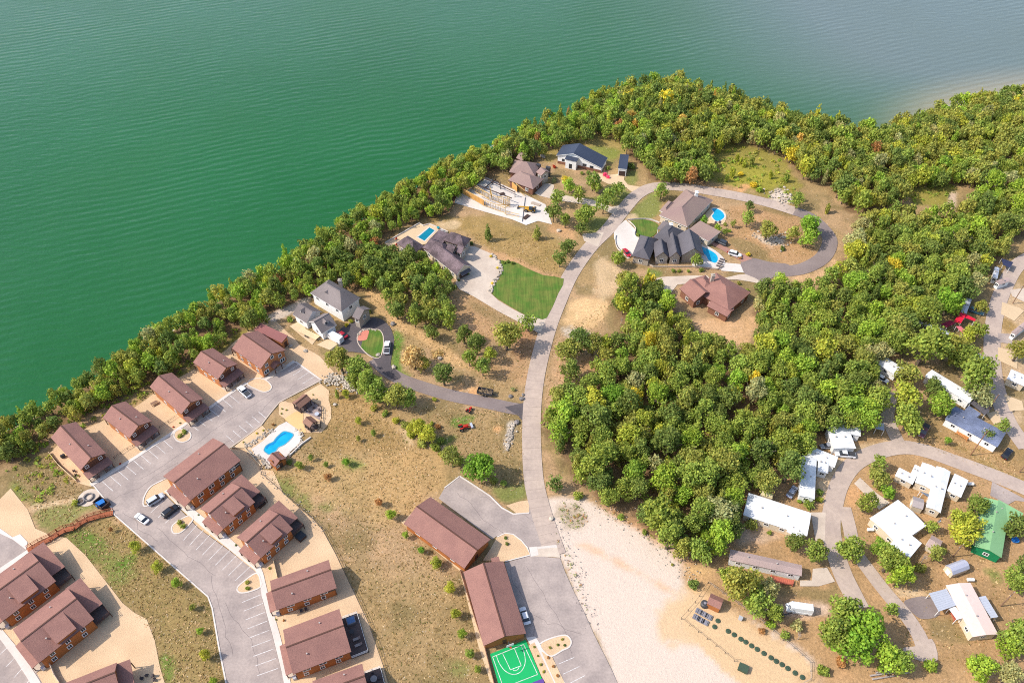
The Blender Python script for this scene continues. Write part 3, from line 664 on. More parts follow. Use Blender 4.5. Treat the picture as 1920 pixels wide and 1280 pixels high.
# basketball court
court = sheet("basketball_court", GS('g', '1000,1030 1305,908 1465,1290 1075,1300'), .07, COURT, th=.1)
def line(parent, pts, z, w=.11, m=PAINT, name="marking", closed=False):
    P = pts + [pts[0]] if closed else pts; b = MB(); n = len(P); Lq = []; Rq = []
    for i, p in enumerate(P):
        d = P[min(i + 1, n - 1)] - P[max(i - 1, 0)]; d.z = 0; q = Vector((-d.y, d.x, 0)).normalized() * w / 2
        Lq.append(Vector((p.x, p.y, z)) + q); Rq.append(Vector((p.x, p.y, z)) - q)
    for i in range(n - 1): b.poly([Rq[i], Rq[i + 1], Lq[i + 1], Lq[i]])
    return b.build(name, m, parent)
for s in ('1022,1055 1288,948', '1022,1055 1105,1290', '1288,948 1408,1205', '1408,1205 1190,1290', '1105,1020 1175,1165', '1175,1165 1268,1130', '1210,985 1268,1130'):
    line(court, GS('g', s), .078, .14)
line(court, spline(GS('g', '1055,1045 1080,1110 1130,1175 1200,1205 1265,1180 1300,1110 1295,1030 1268,958'), 5), .078, .14)
line(court, spline(GS('g', '1192,1158 1205,1172 1225,1170 1245,1155 1248,1138'), 4), .078, .12)
sheet("court_corner", GS('g', '1360,1275 1455,1238 1470,1300 1360,1300'), .082, COURT_P)
# grey house's drive
drv = ribbon("driveway", [G(*p) for p in ((992, 770), (955, 764), (900, 752), (850, 742), (800, 728), (750, 710), (720, 690), (703, 672))], 4.6, Z_A, ASPH_M)
cir = sheet("driveway", GS('h', '455,805 545,620 640,570 720,535 830,528 900,545 960,600 990,670 1000,740 985,830 970,920 990,950 1060,1030 1010,1060 900,1000 830,890 760,840 640,820'), Z_A + .006, ASPH_D, 3)
sheet("driveway_apron", GS('x', '1420,870 1632,820 1620,1040 1560,960'), Z_A + .008, ASPH_D)
isl2 = sheet("lawn", GS('h', '780,640 830,630 880,640 905,690 905,780 880,860 830,865 770,830 720,790 740,700'), .1, LAWN, 3)
kerb(GS('h', '690,680 720,640 780,630 830,628 880,638 908,690 908,780 882,865 830,872 770,840 705,770 685,720'), CONC, isl2, .3, .14, curve=3, closed=True)
sheet("flower_bed", GS('h', '690,680 730,645 785,640 775,690 760,720 690,725'), .13, mat("red_mulch", alb(222, 140, 118), .95, .12, 1, 12), 3)
sheet("concrete_apron", GS('h', '335,760 450,700 530,745 450,805'), .05, CONC_T)
sheet("concrete_apron", GS('h', '105,600 215,545 250,640 330,720 300,760 200,680'), .045, CONC_T)
# the pool house's drive and lawn
sheet("driveway", GS('i', '820,700 900,460 850,430 960,330 1010,330 1170,400 1240,460 1275,540 1240,640 1190,720 1165,790 1250,870 1400,960 1520,1020 1640,1050 1730,1050 1680,1180 1640,1190 1480,1100 1250,980 1000,830 860,760'), Z_C, CONC, 0)
lawn1 = sheet("lawn", GS('i', '1240,470 1330,480 1420,490 1500,530 1700,620 1905,655 1850,800 1735,1045 1640,1045 1520,1015 1400,950 1250,860 1170,780 1200,720 1260,650 1290,560'), .09, LAWN, 2)
# drive of the tan house and the charcoal house
sheet("driveway", GS('k', '165,620 270,500 300,510 380,590 390,640 440,700 340,850 300,880 240,800 190,730'), Z_C, CONC_W, 2)
sheet("lawn", GS('k', '320,505 460,490 580,520 610,560 600,600 555,655 440,690 400,640 385,580'), .09, LAWN, 2)
sheet("driveway", GS('k', '1270,920 1430,935 1465,1020 1235,1000'), Z_C, CONC_W)
sheet("driveway", GS('k', '580,1100 640,1065 800,1055 1100,1050 1130,1090 1330,1060 1480,1035 1640,1110 1600,1125 1400,1090 1100,1100 960,1130 800,1140 740,1220 640,1190'), Z_C, CONC, 2)
sheet("brick_drive", GS('k', '1130,730 1190,700 1320,780 1480,840 1550,880 1450,915 1290,820'), Z_C, BRICK_P)
# northern drives
sheet("driveway", GS('j', '1700,460 1770,450 1760,520 1800,570 1920,590 1840,640 1740,570 1600,560 1520,520 1480,510 1420,440 1470,450 1620,470'), Z_C, CONC_T, 0)
sheet("driveway", GS('j', '860,650 960,560 1060,570 1050,620 1100,650 1200,680 1450,720 1640,790 1720,770 1660,860 1560,820 1400,770 1200,740 1000,700'), Z_C, CONC, 2)
sheet("driveway", GS('j', '1340,1060 1560,1040 1500,1190 1360,1130'), Z_C, CONC)
pr_ = [v.co.copy() for v in road.data.vertices]
for i in range(0, len(pr_) // 4):
    if i % 2: continue
    R0, R1_, L1_, L0 = pr_[i * 4:i * 4 + 4]; d_ = (R1_ - R0).normalized() * .03
    MB().poly(setz([R0 - d_, R0 + d_, L0 + d_, L0 - d_], Z_A + .017)).build("joint", mat("joint_sealant", alb(158, 141, 128), .9), road)
# trailer park lanes
ribbon("lane", [G(*p) for p in ((1952, 930), (1905, 908), (1850, 886), (1790, 864), (1735, 845), (1690, 838), (1640, 848), (1600, 870), (1575, 905), (1563, 945), (1558, 985), (1565, 1030), (1580, 1075), (1598, 1112), (1612, 1140))], 5.0, Z_A, ROAD)
ribbon("lane", [G(*p) for p in ((1583, 950), (1592, 985), (1603, 1030), (1630, 1070), (1665, 1115), (1700, 1155), (1725, 1195), (1738, 1240))], 3.2, Z_A + .006, ROAD, ws=(3.6, 3.8))
ribbon("lane", [G(*p) for p in ((1690, 840), (1675, 810), (1664, 780), (1668, 755), (1672, 735))], 4.0, Z_A + .01, ROAD)
ribbon("lane", [G(*p) for p in ((1935, 480), (1905, 500), (1880, 545), (1866, 590), (1860, 640), (1862, 690), (1872, 740), (1890, 790), (1925, 840))], 5.2, Z_A + .004, ROAD)
sheet("lane_fork", GS('q', '880,980 1010,960 1130,900 1180,1080 1060,1090 950,1060'), Z_A + .014, ROAD, 3)
sheet("driveway", GS('A', '280,80 440,230 580,330 470,400 430,350 260,180 220,140'), Z_A + .016, CONC)
sheet("driveway", GS('A', '1600,120 1920,290 1920,320 1830,310 1760,350 1580,260'), Z_A + .012, ASPH)
sheet("driveway", GS('q', '900,570 1110,540 1200,690 1040,730 930,640'), Z_A + .012, ASPH_M, 3)
sheet("driveway", GS('q', '110,300 230,290 300,410 160,450 0,450 0,400 100,400'), Z_A + .012, CONC)
sheet("driveway", GS('o', '960,960 1110,960 1100,1250 1010,1260'), Z_A + .002, CONC)
sheet("driveway", GS('r', '1660,450 1800,460 1800,560 1660,540'), Z_A + .012, ASPH)
sheet("trailer_pad", GS('r', '1700,140 1880,200 1920,230 1820,330 1690,260'), Z_C, CONC_T)
sheet("trailer_pad", GS('r', '1660,590 1860,650 1850,810 1660,720'), Z_C, CONC_T)
sheet("trailer_pad", GS('r', '1720,1060 1900,1130 1920,1220 1780,1230'), Z_C, CONC_T)
sheet("trailer_pad", GS('s', '1540,720 1660,690 1690,800 1620,830'), Z_C, CONC_T)
sheet("trailer_pad", GS('r', '1780,20 1920,0 1920,140 1800,80'), Z_C, CONC)

# sealed cracks in the worn asphalt
SEAL = mat("crack_sealant", alb(120, 108, 106), .8, .15)
cr = random.Random(5)
for parent, v, segs in ((lot, 'P', ((200, 940, 330, 860), (260, 900, 520, 730), (330, 900, 470, 810), (300, 985, 400, 1080), (395, 1080, 440, 1230), (420, 1130, 470, 1270), (470, 790, 560, 720), (230, 960, 300, 1010))), (lotg2, 'P', ((960, 1060, 1010, 1200), (990, 1060, 1060, 1230), (1000, 1150, 1090, 1190))), (lotg, 'P', ((860, 920, 960, 1000), (900, 930, 1010, 980)))):
    for x0, y0, x1, y1 in segs:
        p, q = G(x0, y0), G(x1, y1); d = (q - p); nrm = Vector((-d.y, d.x, 0)).normalized(); off = 0; pts = []
        for i in range(13): off += cr.gauss(0, .35); pts.append(p + d * (i / 12) + nrm * off)
        line(parent, pts, Z_A + .004, .07, SEAL, "sealed_crack")
# ================================================================== buildings
class Frame:
    """a rectangle on the ground: s runs along AB, t from AB towards C"""
    def __init__(f, A, B, C, ze, root=None, name=None, label=None, cat=None, group=None):
        a, b, c = G(*A, ze), G(*B, ze), G(*C, ze)
        u = b - a; u.z = 0; f.L = u.length; f.u = u.normalized(); f.v = Vector((-f.u.y, f.u.x, 0))
        w = (c - b).dot(f.v)
        if w < 0: f.v = -f.v; w = -w
        f.W = w; f.o = Vector((a.x, a.y, 0)); f.ze = ze
        ctr = f.pt(f.L / 2, f.W / 2, 0)
        f.root = root or thing(name, label, cat, ctr, group)
    def pt(f, s, t, z=0.0): return f.o + f.u * s + f.v * t + Vector((0, 0, z))
    def loop(f, s0, s1, t0, t1, z):
        p = [f.pt(s0, t0, z), f.pt(s1, t0, z), f.pt(s1, t1, z), f.pt(s0, t1, z)]
        if f.u.cross(f.v).z < 0: p.reverse()
        return p
    def box(f, name, s0, s1, t0, t1, z0, z1, m, parent=None):
        return MB().hexa(f.loop(s0, s1, t0, t1, z0), f.loop(s0, s1, t0, t1, z1), 0).build(name, m, parent or f.root)
    def slab(f, name, q, m, th=.16, trim=None, parent=None):
        """sloping roof plane from (s,t,z) corners"""
        P = [f.pt(*c) for c in q]
        n = (P[1] - P[0]).cross(P[2] - P[0])
        if n.z < 0: P.reverse()
        dn = Vector((0, 0, -th))
        return MB().hexa([p + dn for p in P], P, 0, 1 if trim else None).build(name, [m, trim] if trim else m, parent or f.root)
    def body(f, wm, kind='gable', rise=2.0, over=.55, z0=-.05, s0=None, s1=None, t0=None, t1=None, along='s', name="wall"):
        s0 = over if s0 is None else s0; s1 = f.L - over if s1 is None else s1; t0 = over if t0 is None else t0; t1 = f.W - over if t1 is None else t1
        f.wb = (s0, s1, t0, t1); z1 = f.ze - .12
        b = MB(); lo, hi = f.loop(s0, s1, t0, t1, z0), f.loop(s0, s1, t0, t1, z1); b.hexa(lo, hi)
        if kind == 'gable':
            if along == 's':
                sl = rise / (f.W / 2); tm = f.W / 2; zt = f.ze + rise - .14 - 0
                for s in (s0, s1):
                    e = .18 if s == s0 else -.18
                    A_, B_, C_ = (s, t0, z1), (s, t1, z1), (s, tm, zt - .02)
                    f._tri(b, A_, B_, C_, (e, 0))
            else:
                sm = f.L / 2; zt = f.ze + rise - .14
                for t in (t0, t1):
                    e = .18 if t == t0 else -.18
                    f._tri(b, (s0, t, z1), (s1, t, z1), (sm, t, zt - .02), (0, e))
        return b.build(name, wm, f.root)
    def _tri(f, b, A_, B_, C_, e):
        P = [f.pt(*A_), f.pt(*B_), f.pt(*C_)]; Q = [f.pt(q[0] + e[0], q[1] + e[1], q[2]) for q in (A_, B_, C_)]
        k = len(b.v); b.v += [tuple(p) for p in P + Q]
        for fc in ((k, k + 1, k + 2), (k + 5, k + 4, k + 3), (k, k + 3, k + 4, k + 1), (k + 1, k + 4, k + 5, k + 2), (k + 2, k + 5, k + 3, k)): b.f.append(fc); b.m.append(0)
    def roof(f, m, kind='gable', rise=2.0, trim=None, along='s', th=.2, cap=TRIM_B, s0=0, s1=None, t0=0, t1=None, ze=None):
        s1 = f.L if s1 is None else s1; t1 = f.W if t1 is None else t1; ze = f.ze if ze is None else ze; zr = ze + rise; tm, sm = (t0 + t1) / 2, (s0 + s1) / 2
        R = []
        if kind == 'gable' and along == 's':
            R = [[(s0, t0, ze), (s1, t0, ze), (s1, tm, zr), (s0, tm, zr)], [(s0, tm, zr), (s1, tm, zr), (s1, t1, ze), (s0, t1, ze)]]; rd = [(s0, tm, zr), (s1, tm, zr)]
        elif kind == 'gable':
            R = [[(s0, t0, ze), (sm, t0, zr), (sm, t1, zr), (s0, t1, ze)], [(sm, t0, zr), (s1, t0, ze), (s1, t1, ze), (sm, t1, zr)]]; rd = [(sm, t0, zr), (sm, t1, zr)]
        elif kind == 'hip':
            if (s1 - s0) >= (t1 - t0):
                h = (t1 - t0) / 2; a, c = (s0 + h, tm, zr), (s1 - h + .01, tm, zr)
                R = [[(s0, t0, ze), (s1, t0, ze), c, a], [a, c, (s1, t1, ze), (s0, t1, ze)], [(s0, t1, ze), (s0, t0, ze), a], [(s1, t0, ze), (s1, t1, ze), c]]; rd = [a, c]
            else:
                h = (s1 - s0) / 2; a, c = (sm, t0 + h, zr), (sm, t1 - h, zr)
                R = [[(s0, t0, ze), a, c, (s0, t1, ze)], [(s1, t0, ze), (s1, t1, ze), c, a], [(s0, t0, ze), (s1, t0, ze), a], [(s0, t1, ze), c, (s1, t1, ze)]]; rd = [a, c]
        elif kind == 'flat':
            R = [[(s0, t0, ze), (s1, t0, ze), (s1, t1, ze + rise), (s0, t1, ze + rise)]]; rd = None
        b = MB(); dn = Vector((0, 0, -th))
        for q in R:
            P = [f.pt(*c) for c in q]
            if (P[1] - P[0]).cross(P[2] - P[0]).z < 0: P.reverse()
            b.hexa([p + dn for p in P], P, 0, 1 if trim else None)
        ro = b.build("roof", [m, trim] if trim else m, f.root)
        if rd and cap: 
            c = MB(); c.bar(f.pt(*rd[0]) + Vector((0, 0, .05)), f.pt(*rd[1]) + Vector((0, 0, .05)), .36, .12); c.build("ridge_cap", cap, ro)
        f.ro = ro; return ro
    def window(f, side, pos, z, w=1.0, h=1.2, double=False, frame=None, parent=None):
        s0, s1, t0, t1 = f.wb
        if side in 'AC':
            t = t0 if side == 'A' else t1; d = -f.v if side == 'A' else f.v; c = f.pt(s0 + (s1 - s0) * pos, t, z); e = f.u
        else:
            s = s0 if side == 'S' else s1; d = -f.u if side == 'S' else f.u; c = f.pt(s, t0 + (t1 - t0) * pos, z); e = f.v
        b = MB(); fw = .14; up = Vector((0, 0, 1))
        def br(c0, ww, hh, dep, m=0, bb=b):
            P = [c0 - e * ww / 2 - up * hh / 2, c0 + e * ww / 2 - up * hh / 2, c0 + e * ww / 2 + up * hh / 2, c0 - e * ww / 2 + up * hh / 2]
            if (P[1] - P[0]).cross(P[2] - P[0]).dot(d) < 0: P.reverse()
            bb.hexa([p - d * .03 for p in P], [p + d * dep for p in P], m)
        for q in (-1, 1):
            br(c + e * q * (w / 2 + fw / 2), fw, h + 2 * fw, .08); br(c + up * q * (h / 2 + fw / 2), w, fw, .08)
        br(c, .07, h, .06)
        if double: br(c + e * w * .0, .16, h, .07)
        wo = b.build("window", frame or TRIM, parent or f.root)
        g = MB(); br(c, w, h, .025, 0, g); g.build("pane", GLASS, wo); return wo
    def door(f, side, pos, w=1.0, h=2.1, m=None, z=0.0, name="door"):
        s0, s1, t0, t1 = f.wb; dp = .07
        if side in 'AC':
            t = t0 if side == 'A' else t1; q = -dp if side == 'A' else dp; c = s0 + (s1 - s0) * pos
            return f.box(name, c - w / 2, c + w / 2, min(t, t + q), max(t, t + q), z, z + h, m or WOOD_D)
        s = s0 if side == 'S' else s1; q = -dp if side == 'S' else dp; c = t0 + (t1 - t0) * pos
        return f.box(name, min(s, s + q), max(s, s + q), c - w / 2, c + w / 2, z, z + h, m or WOOD_D)
    def post(f, s, t, z0, z1, m=None, r=.1): return MB().box(tuple(f.pt(s, t, (z0 + z1) / 2)), (2 * r, 2 * r, z1 - z0), math.atan2(f.u.y, f.u.x)).build("post", m or TRIM_B, f.root)
    def rail(f, pts, z, m=None, h=1.0, parent=None):
        b = MB()
        for (s0, t0), (s1, t1) in zip(pts, pts[1:]):
            p, q = f.pt(s0, t0, z), f.pt(s1, t1, z); n = max(1, int((q - p).length / 1.8))
            for zz in (h, h * .55, .15): b.bar(p + Vector((0, 0, zz)), q + Vector((0, 0, zz)), .07, .07)
            for i in range(n + 1):
                c = p.lerp(q, i / n); b.box((c.x, c.y, z + h / 2), (.09, .09, h))
        return b.build("railing", m or TRIM_B, parent or f.root)
    def battens(f, side, zlo, rise, m=None):
        """board-and-batten strips on a gable end"""
        s0, s1, t0, t1 = f.wb; b = MB(); n = int((t1 - t0) / .62); s = s1 if side == 'E' else s0; d = .05 if side == 'E' else -.05
        for i in range(1, n):
            t = t0 + (t1 - t0) * i / n; top = f.ze + rise * (1 - abs(t - f.W / 2) / (f.W / 2)) - .32
            b.hexa(f.loop(min(s, s + d), max(s, s + d), t - .05, t + .05, zlo), f.loop(min(s, s + d), max(s, s + d), t - .05, t + .05, top))
        return b.build("batten_siding", m or TRIM_B, f.root, kind="stuff")
    def vent(f, s, t, z, parent=None): return MB().lathe(f.pt(s, t, z), [(.13, 0), (.13, .35), (.2, .36), (.2, .45)], 7).build("roof_vent", mat("vent_metal", alb(190, 180, 172), .5), parent or f.root)

def chair(loc, rz, m, label, group, name="patio_chair"):
    r = thing(name, label, "chair", loc, group); co, si = math.cos(rz), math.sin(rz); L = Vector(loc)
    w = lambda x, y, z: (L.x + x * co - y * si, L.y + x * si + y * co, L.z + z)
    MB().box(w(0, 0, .42), (.62, .6, .08), rz).build("seat", m, r); MB().box(w(-.3, 0, .75), (.08, .6, .7), rz).build("backrest", m, r)
    for y in (-.3, .3): MB().box(w(0, y, .62), (.6, .07, .06), rz).build("armrest", m, r)
    for x in (-.27, .27):
        for y in (-.26, .26): MB().box(w(x, y, .2), (.06, .06, .4), rz).build("leg", m, r)
    return r
def lounger(loc, rz, m, label, group, name="sun_lounger"):
    r = thing(name, label, "sun lounger", loc, group); co, si = math.cos(rz), math.sin(rz); L = Vector(loc)
    w = lambda x, y, z: (L.x + x * co - y * si, L.y + x * si + y * co, L.z + z)
    MB().box(w(.25, 0, .34), (1.3, .65, .1), rz).build("seat", m, r)
    b = MB(); q = [w(-.4, -.32, .34), w(-.4, .32, .34), w(-.95, .32, .8), w(-.95, -.32, .8)]; b.hexa([(a, c, d - .08) for a, c, d in q], q); b.build("backrest", m, r)
    for x in (-.3, .8):
        for y in (-.28, .28): MB().box(w(x, y, .15), (.06, .06, .3), rz).build("leg", m, r)
    return r
def table(loc, m, label, group=None, r0=.6, name="patio_table"):
    r = thing(name, label, "table", loc, group); L = Vector(loc)
    MB().lathe(L + Vector((0, 0, .7)), [(r0, 0), (r0, .06)], 12).build("table_top", m, r)
    MB().lathe(L, [(.28, 0), (.28, .05), (.06, .06), (.06, .7)], 8).build("pedestal", m, r); return r

# ---- cabins beside the lake
CAB = [
 ('C1', 'a', '380,400 605,645 800,520', "brown roofed log cabin standing last in the lakeside row, next to the walled side yard"),
 ('C2', 'a', '770,250 970,405 1145,280', "small brown roofed log cabin, second of the lakeside row from the wooden stairway"),
 ('C3', 'a', '1122,20 1360,225 1508,95', "brown roofed log cabin in the middle of the lakeside row facing the planted island"),
 ('C4', 'e', '190,545 405,690 590,570', "brown roofed log cabin behind the white pickup parked in the lakeside row")]
FR = {}
def lake_cabin(key, v, s, label):
    A_, B_, C_ = PX(v, s); f = Frame(A_, B_, C_, 4.9, name="log_cabin", label=label, cat="cabin", group="log cabins of the lakeside row"); FR[key] = f
    f.body(LOG, 'gable', 1.9, .5, s1=f.L - .7); f.roof(BROWN, 'gable', 1.9, TRIM_B)
    f.battens('E', 2.5, 1.9)
    f.box("gable_board", f.wb[1] + .004, f.wb[1] + .03, f.wb[2], f.wb[3], 2.5, 4.8, BATTEN)
    for p in (.2, .8): f.window('E', p, 4.0, .8, 1.0)
    for p in (.25, .6, .85): f.window('A', p, 3.9, .9, 1.1)
    for p in (.35, .7): f.window('A', p, 1.5, .9, 1.1)
    f.window('E', .3, 1.3, 1.2, 1.3); f.door('E', .62)
    e = f.L - .7; W = f.W
    f.slab("porch_roof", [(e + .04, .1, 2.75), (e + 2.7, .1, 2.25), (e + 2.7, W - .1, 2.25), (e + .04, W - .1, 2.75)], BROWN, .14, TRIM_B)
    f.box("porch_floor", e + .02, e + 2.7, .3, W - .3, .02, .2, CONC)
    for t in (.4, W * .36, W * .64, W - .4): f.post(e + 2.5, t, .2, 2.2)
    f.rail([(e + 2.5, .4), (e + 2.5, W * .36)], .2, h=.9); f.rail([(e + 2.5, W * .64), (e + 2.5, W - .4)], .2, h=.9)
    f.vent(f.L * .45, W * .3, 4.9 + 1.05, f.ro); f.vent(f.L * .7, W * .72, 4.9 + .95, f.ro)
    # rear balcony on the lake side
    f.box("balcony", -1.4, f.wb[0] - .02, .5, W - .5, 2.35, 2.5, WOOD); f.rail([(-1.3, .6), (-1.3, W - .6)], 2.5); f.post(-1.3, .6, 0, 2.35); f.post(-1.3, W - .6, 0, 2.35)
    return f
for c in CAB: lake_cabin(*c)
for k, f in [(c[0], FR[c[0]]) for c in CAB]:
    for t, q in ((.22, 0), (.8, 1)):
        p = f.pt(f.L + .9, f.W * t, .2)
        chair(p, math.atan2(f.u.y, f.u.x), mat("grey_plastic", alb(172, 168, 166), .6), "grey porch chair of the %s, %s" % ({'C1': "end lakeside cabin", 'C2': "small second lakeside cabin", 'C3': "middle lakeside cabin", 'C4': "cabin by the pickup"}[k], ("toward the lower side", "toward the upper side")[q]), "porch chairs of the lakeside cabins", "porch_chair")
# large cabin at the end of the row with its red-roofed annexe
A_, B_, C_ = PX('e', '525,425 770,600 990,440')
f = FR['C5'] = Frame(A_, B_, C_, 4.9, name="log_cabin", label="widest log cabin of the lakeside row, with small porch gable and red annexe roof", cat="cabin", group="log cabins of the lakeside row")
f.body(LOG, 'gable', 2.6, .55); f.roof(BROWN, 'gable', 2.6, TRIM_B)
for p, z in ((.22, 4.0), (.5, 5.6), (.8, 4.0)): f.window('E', p, z, .9, 1.1)
for p in (.15, .85): f.window('E', p, 1.5, 1.5, 1.3, True)
for p in (.2, .5, .8): f.window('A', p, 3.8, .9, 1.1); f.window('A', p, 1.4, .9, 1.1)
f.door('E', .5); L, W = f.L - .55, f.W
f.slab("porch_roof", [(L + .03, W * .5, 3.7), (L + 2.1, W * .5, 3.7), (L + 2.1, W * .35, 2.7), (L + .03, W * .35, 2.7)], BROWN, .14, TRIM_B)
f.slab("porch_roof", [(L + .03, W * .5, 3.7), (L + 2.1, W * .5, 3.7), (L + 2.1, W * .65, 2.7), (L + .03, W * .65, 2.7)], BROWN, .14, TRIM_B)
for t in (.37, .63): f.post(L + 1.9, W * t, .05, 2.6)
f.box("porch_floor", L + .02, L + 2.2, W * .2, W * .8, .02, .18, CONC)
f.box("balcony", -1.8, .5, .4, W - .4, 2.4, 2.55, WOOD); f.rail([(.4, .45), (-1.7, .45), (-1.7, W - .5)], 2.55); f.post(-1.7, .5, -.5, 2.4); f.post(-1.7, W - .5, -.5, 2.4)
A_, B_, C_ = PX('e', '715,268 950,378 1028,335')
f = Frame(A_, B_, C_, 3.4, root=FR['C5'].root); f.body(LOG, 'box', 0, .3, name="annexe_wall"); f.roof(BROWN_R, 'flat', .6, TRIM_B, cap=None); f.door('E', .55, 1.2, 2.2, TRIM_B)

# ---- two-storey cabins between the lots
def tall_cabin(key, v, A_, B_, C_, label, ze=4.6, rise=2.5, dormer=True, wing=True, porch=True, balcony=False, wins=3, deck=False, group="log cabins of the inner row"):
    (A_, B_, C_) = PX(v, '%s %s %s' % (A_, B_, C_)); f = FR[key] = Frame(A_, B_, C_, ze, name="log_cabin", label=label, cat="cabin", group=group)
    L, W = f.L, f.W
    f.body(LOG_SHADED, 'gable', rise, .5); f.roof(BROWN, 'gable', rise, TRIM_B); s0, s1, t0, t1 = f.wb
    if dormer:
        a, b = L * .36, L * .72; zt = ze + rise * .92
        f.slab("dormer_roof", [(a, W * .46, zt), (b, W * .46, zt), (b, .1, ze + 1.45), (a, .1, ze + 1.45)], BROWN, .16, TRIM_B)
        bb = MB(); q = MB()
        lo = [f.pt(a + .25, t0 + .003, ze - .3), f.pt(b - .25, t0 + .003, ze - .3), f.pt(b - .25, W * .44, ze - .3), f.pt(a + .25, W * .44, ze - .3)]
        hi = [f.pt(a + .25, t0 + .003, ze + 1.36), f.pt(b - .25, t0 + .003, ze + 1.36), f.pt(b - .25, W * .44, zt - .2), f.pt(a + .25, W * .44, zt - .2)]
        bb.hexa(lo, hi); bb.build("dormer_wall", LOG_SHADED, f.root)
    for i in range(wins):
        p = (i + .5) / wins
        f.window('A', p * .9 + .05, 3.4, 1.6 if not dormer else .9, 1.1, not dormer); f.window('A', p * .9 + .02, 1.3, .9, 1.1)
    f.window('S', .3, 3.5, .9, 1.1); f.window('S', .7, 3.5, .9, 1.1); f.door('S', .45, m=TRIM_B)
    if porch:
        f.slab("porch_roof", [(s0 - .03, W * .12, 2.9), (s0 - 2.3, W * .12, 2.35), (s0 - 2.3, W * .78, 2.35), (s0 - .03, W * .78, 2.9)], BROWN, .14, TRIM_B)
        f.box("porch_floor", s0 - 2.3, s0 - .02, W * .12, W * .78, .03, .2, CONC)
        for t in (.15, .45, .75): f.post(s0 - 2.1, W * t, .2, 2.3)
        f.box("utility_box", s0 - 1.1, s0 - .3, .6, 1.4, .05, .95, SILVER)
    if wing:
        z2 = 3.6; b0, b1 = s1, s1 + 4.0
        f.slab("wing_roof", [(b0 + .03, W * .24, z2 - .1), (b1, W * .24, z2 - .3), (b1, W * 1.0, z2 + 1.1), (b0 + .03, W * 1.0, z2 + 1.3)], BROWN, .16, TRIM_B)
        f.box("deck", b0 + .02, b1 - .1, .35, W - .5, 1.3, 1.5, DARKDECK); f.rail([(b0 + .1, .4), (b1 - .15, .4), (b1 - .15, W - .6)], 1.5)
        for t in (.4, W * .4, W - .6): f.post(b1 - .2, t, 0, 3.0 if t > .5 else 1.5)
    if balcony:
        f.box("loggia", s1 - 3.2, s1 + .012, t0 - .012, t0 + 1.6, 2.75, 4.3, STEEL)
        f.box("loggia_beam", s1 - 3.2, s1 + .05, t0 - .06, t0 + .02, 3.5, 3.62, TRIM)
        f.post(s1 - 3.25, t0 - .06, 0, 4.4, TRIM_B, .07); f.post(s1 + .04, t0 - .06, 0, 4.4, TRIM_B, .07)
    if deck:
        f.box("deck", s1 + .02, s1 + 4.3, .3, W - .6, .1, .45, DARKDECK); f.rail([(s1 + .2, .35), (s1 + 4.2, .35), (s1 + 4.2, W - .65), (s1 + .2, W - .65)], .45, TRIM)
    f.vent(L * .3, W * .25, ze + rise * .5, f.ro); f.vent(L * .62, W * .8, ze + rise * .4, f.ro)
    return f
tall_cabin('K1', 'a', '1430,870', '1805,570', '1595,405', "longest two-storey log cabin of the inner row, opposite the two dark parked cars", 5.0, 2.6, False, False, True, True, 4)
tall_cabin('K2', 'c', '270,690', '540,460', '350,285', "dormered log cabin between the longest inner cabin and the one with the hot tub cover")
tall_cabin('K3', 'c', '590,940', '865,690', '655,525', "dormered log cabin with the dark covered hot tub at its back corner")
tall_cabin('K4', 'd', '725,655', '1240,465', '1165,225', "plain gabled log cabin with covered corner deck beside the green planting island", 4.3, 2.2, False, False, True, True, 3)
tall_cabin('K5', 'd', '865,1205', '1365,1010', '1255,645', "big log cabin with dark sun deck holding a hot tub and two tan loungers", 4.6, 2.4, False, False, True, False, 3, True)
tall_cabin('K6', 'P', '598,1340', '694,1305', '668,1247', "log cabin cut by the lower picture edge, round table on its deck", 4.6, 2.4, False, False, False, False, 3, True)
tall_cabin('L1', 'b', '20,815', '420,515', '220,300', "log cabin at the picture edge beside the foot of the wooden stairs", 4.6, 2.6, group="log cabins of the lower court")
tall_cabin('L2', 'b', '290,1130', '705,800', '495,575', "dormered log cabin of the lower court with the broad gravel yard", 4.6, 2.6, group="log cabins of the lower court")
f = FR['L3'] = Frame(*PX('b', '480,1500 900,1330 850,1135'), 4.4, name="log_cabin", label="log cabin roof rising from the lower picture edge beside patio chairs", cat="cabin", group="log cabins of the lower court")
f.body(LOG_SHADED, 'gable', 2.3, .5); f.roof(BROWN, 'gable', 2.3, TRIM_B)
f.slab("wing_roof", [(f.L - .45, f.W * .1, 3.2), (f.L + 2.8, f.W * .1, 3.0), (f.L + 2.8, f.W * .95, 4.2), (f.L - .45, f.W * .95, 4.4)], BROWN, .16, TRIM_B)
for t in (.15, .9): f.post(f.L + 2.6, f.W * t, 0, 3.0)
BRN = mat("brown_wicker", alb(92, 82, 84), .8, .2, 2, 20)
for i, (x, y) in enumerate(((1070, 1250), (1105, 1225), (1150, 1230), (1165, 1262))):
    p = G1('b', x, y, 0); chair(p, i * 1.6, BRN, "dark patio chair %s in the shade by the lowest cabin" % ("first", "second", "third", "last")[i], "patio chairs by the lowest cabin")
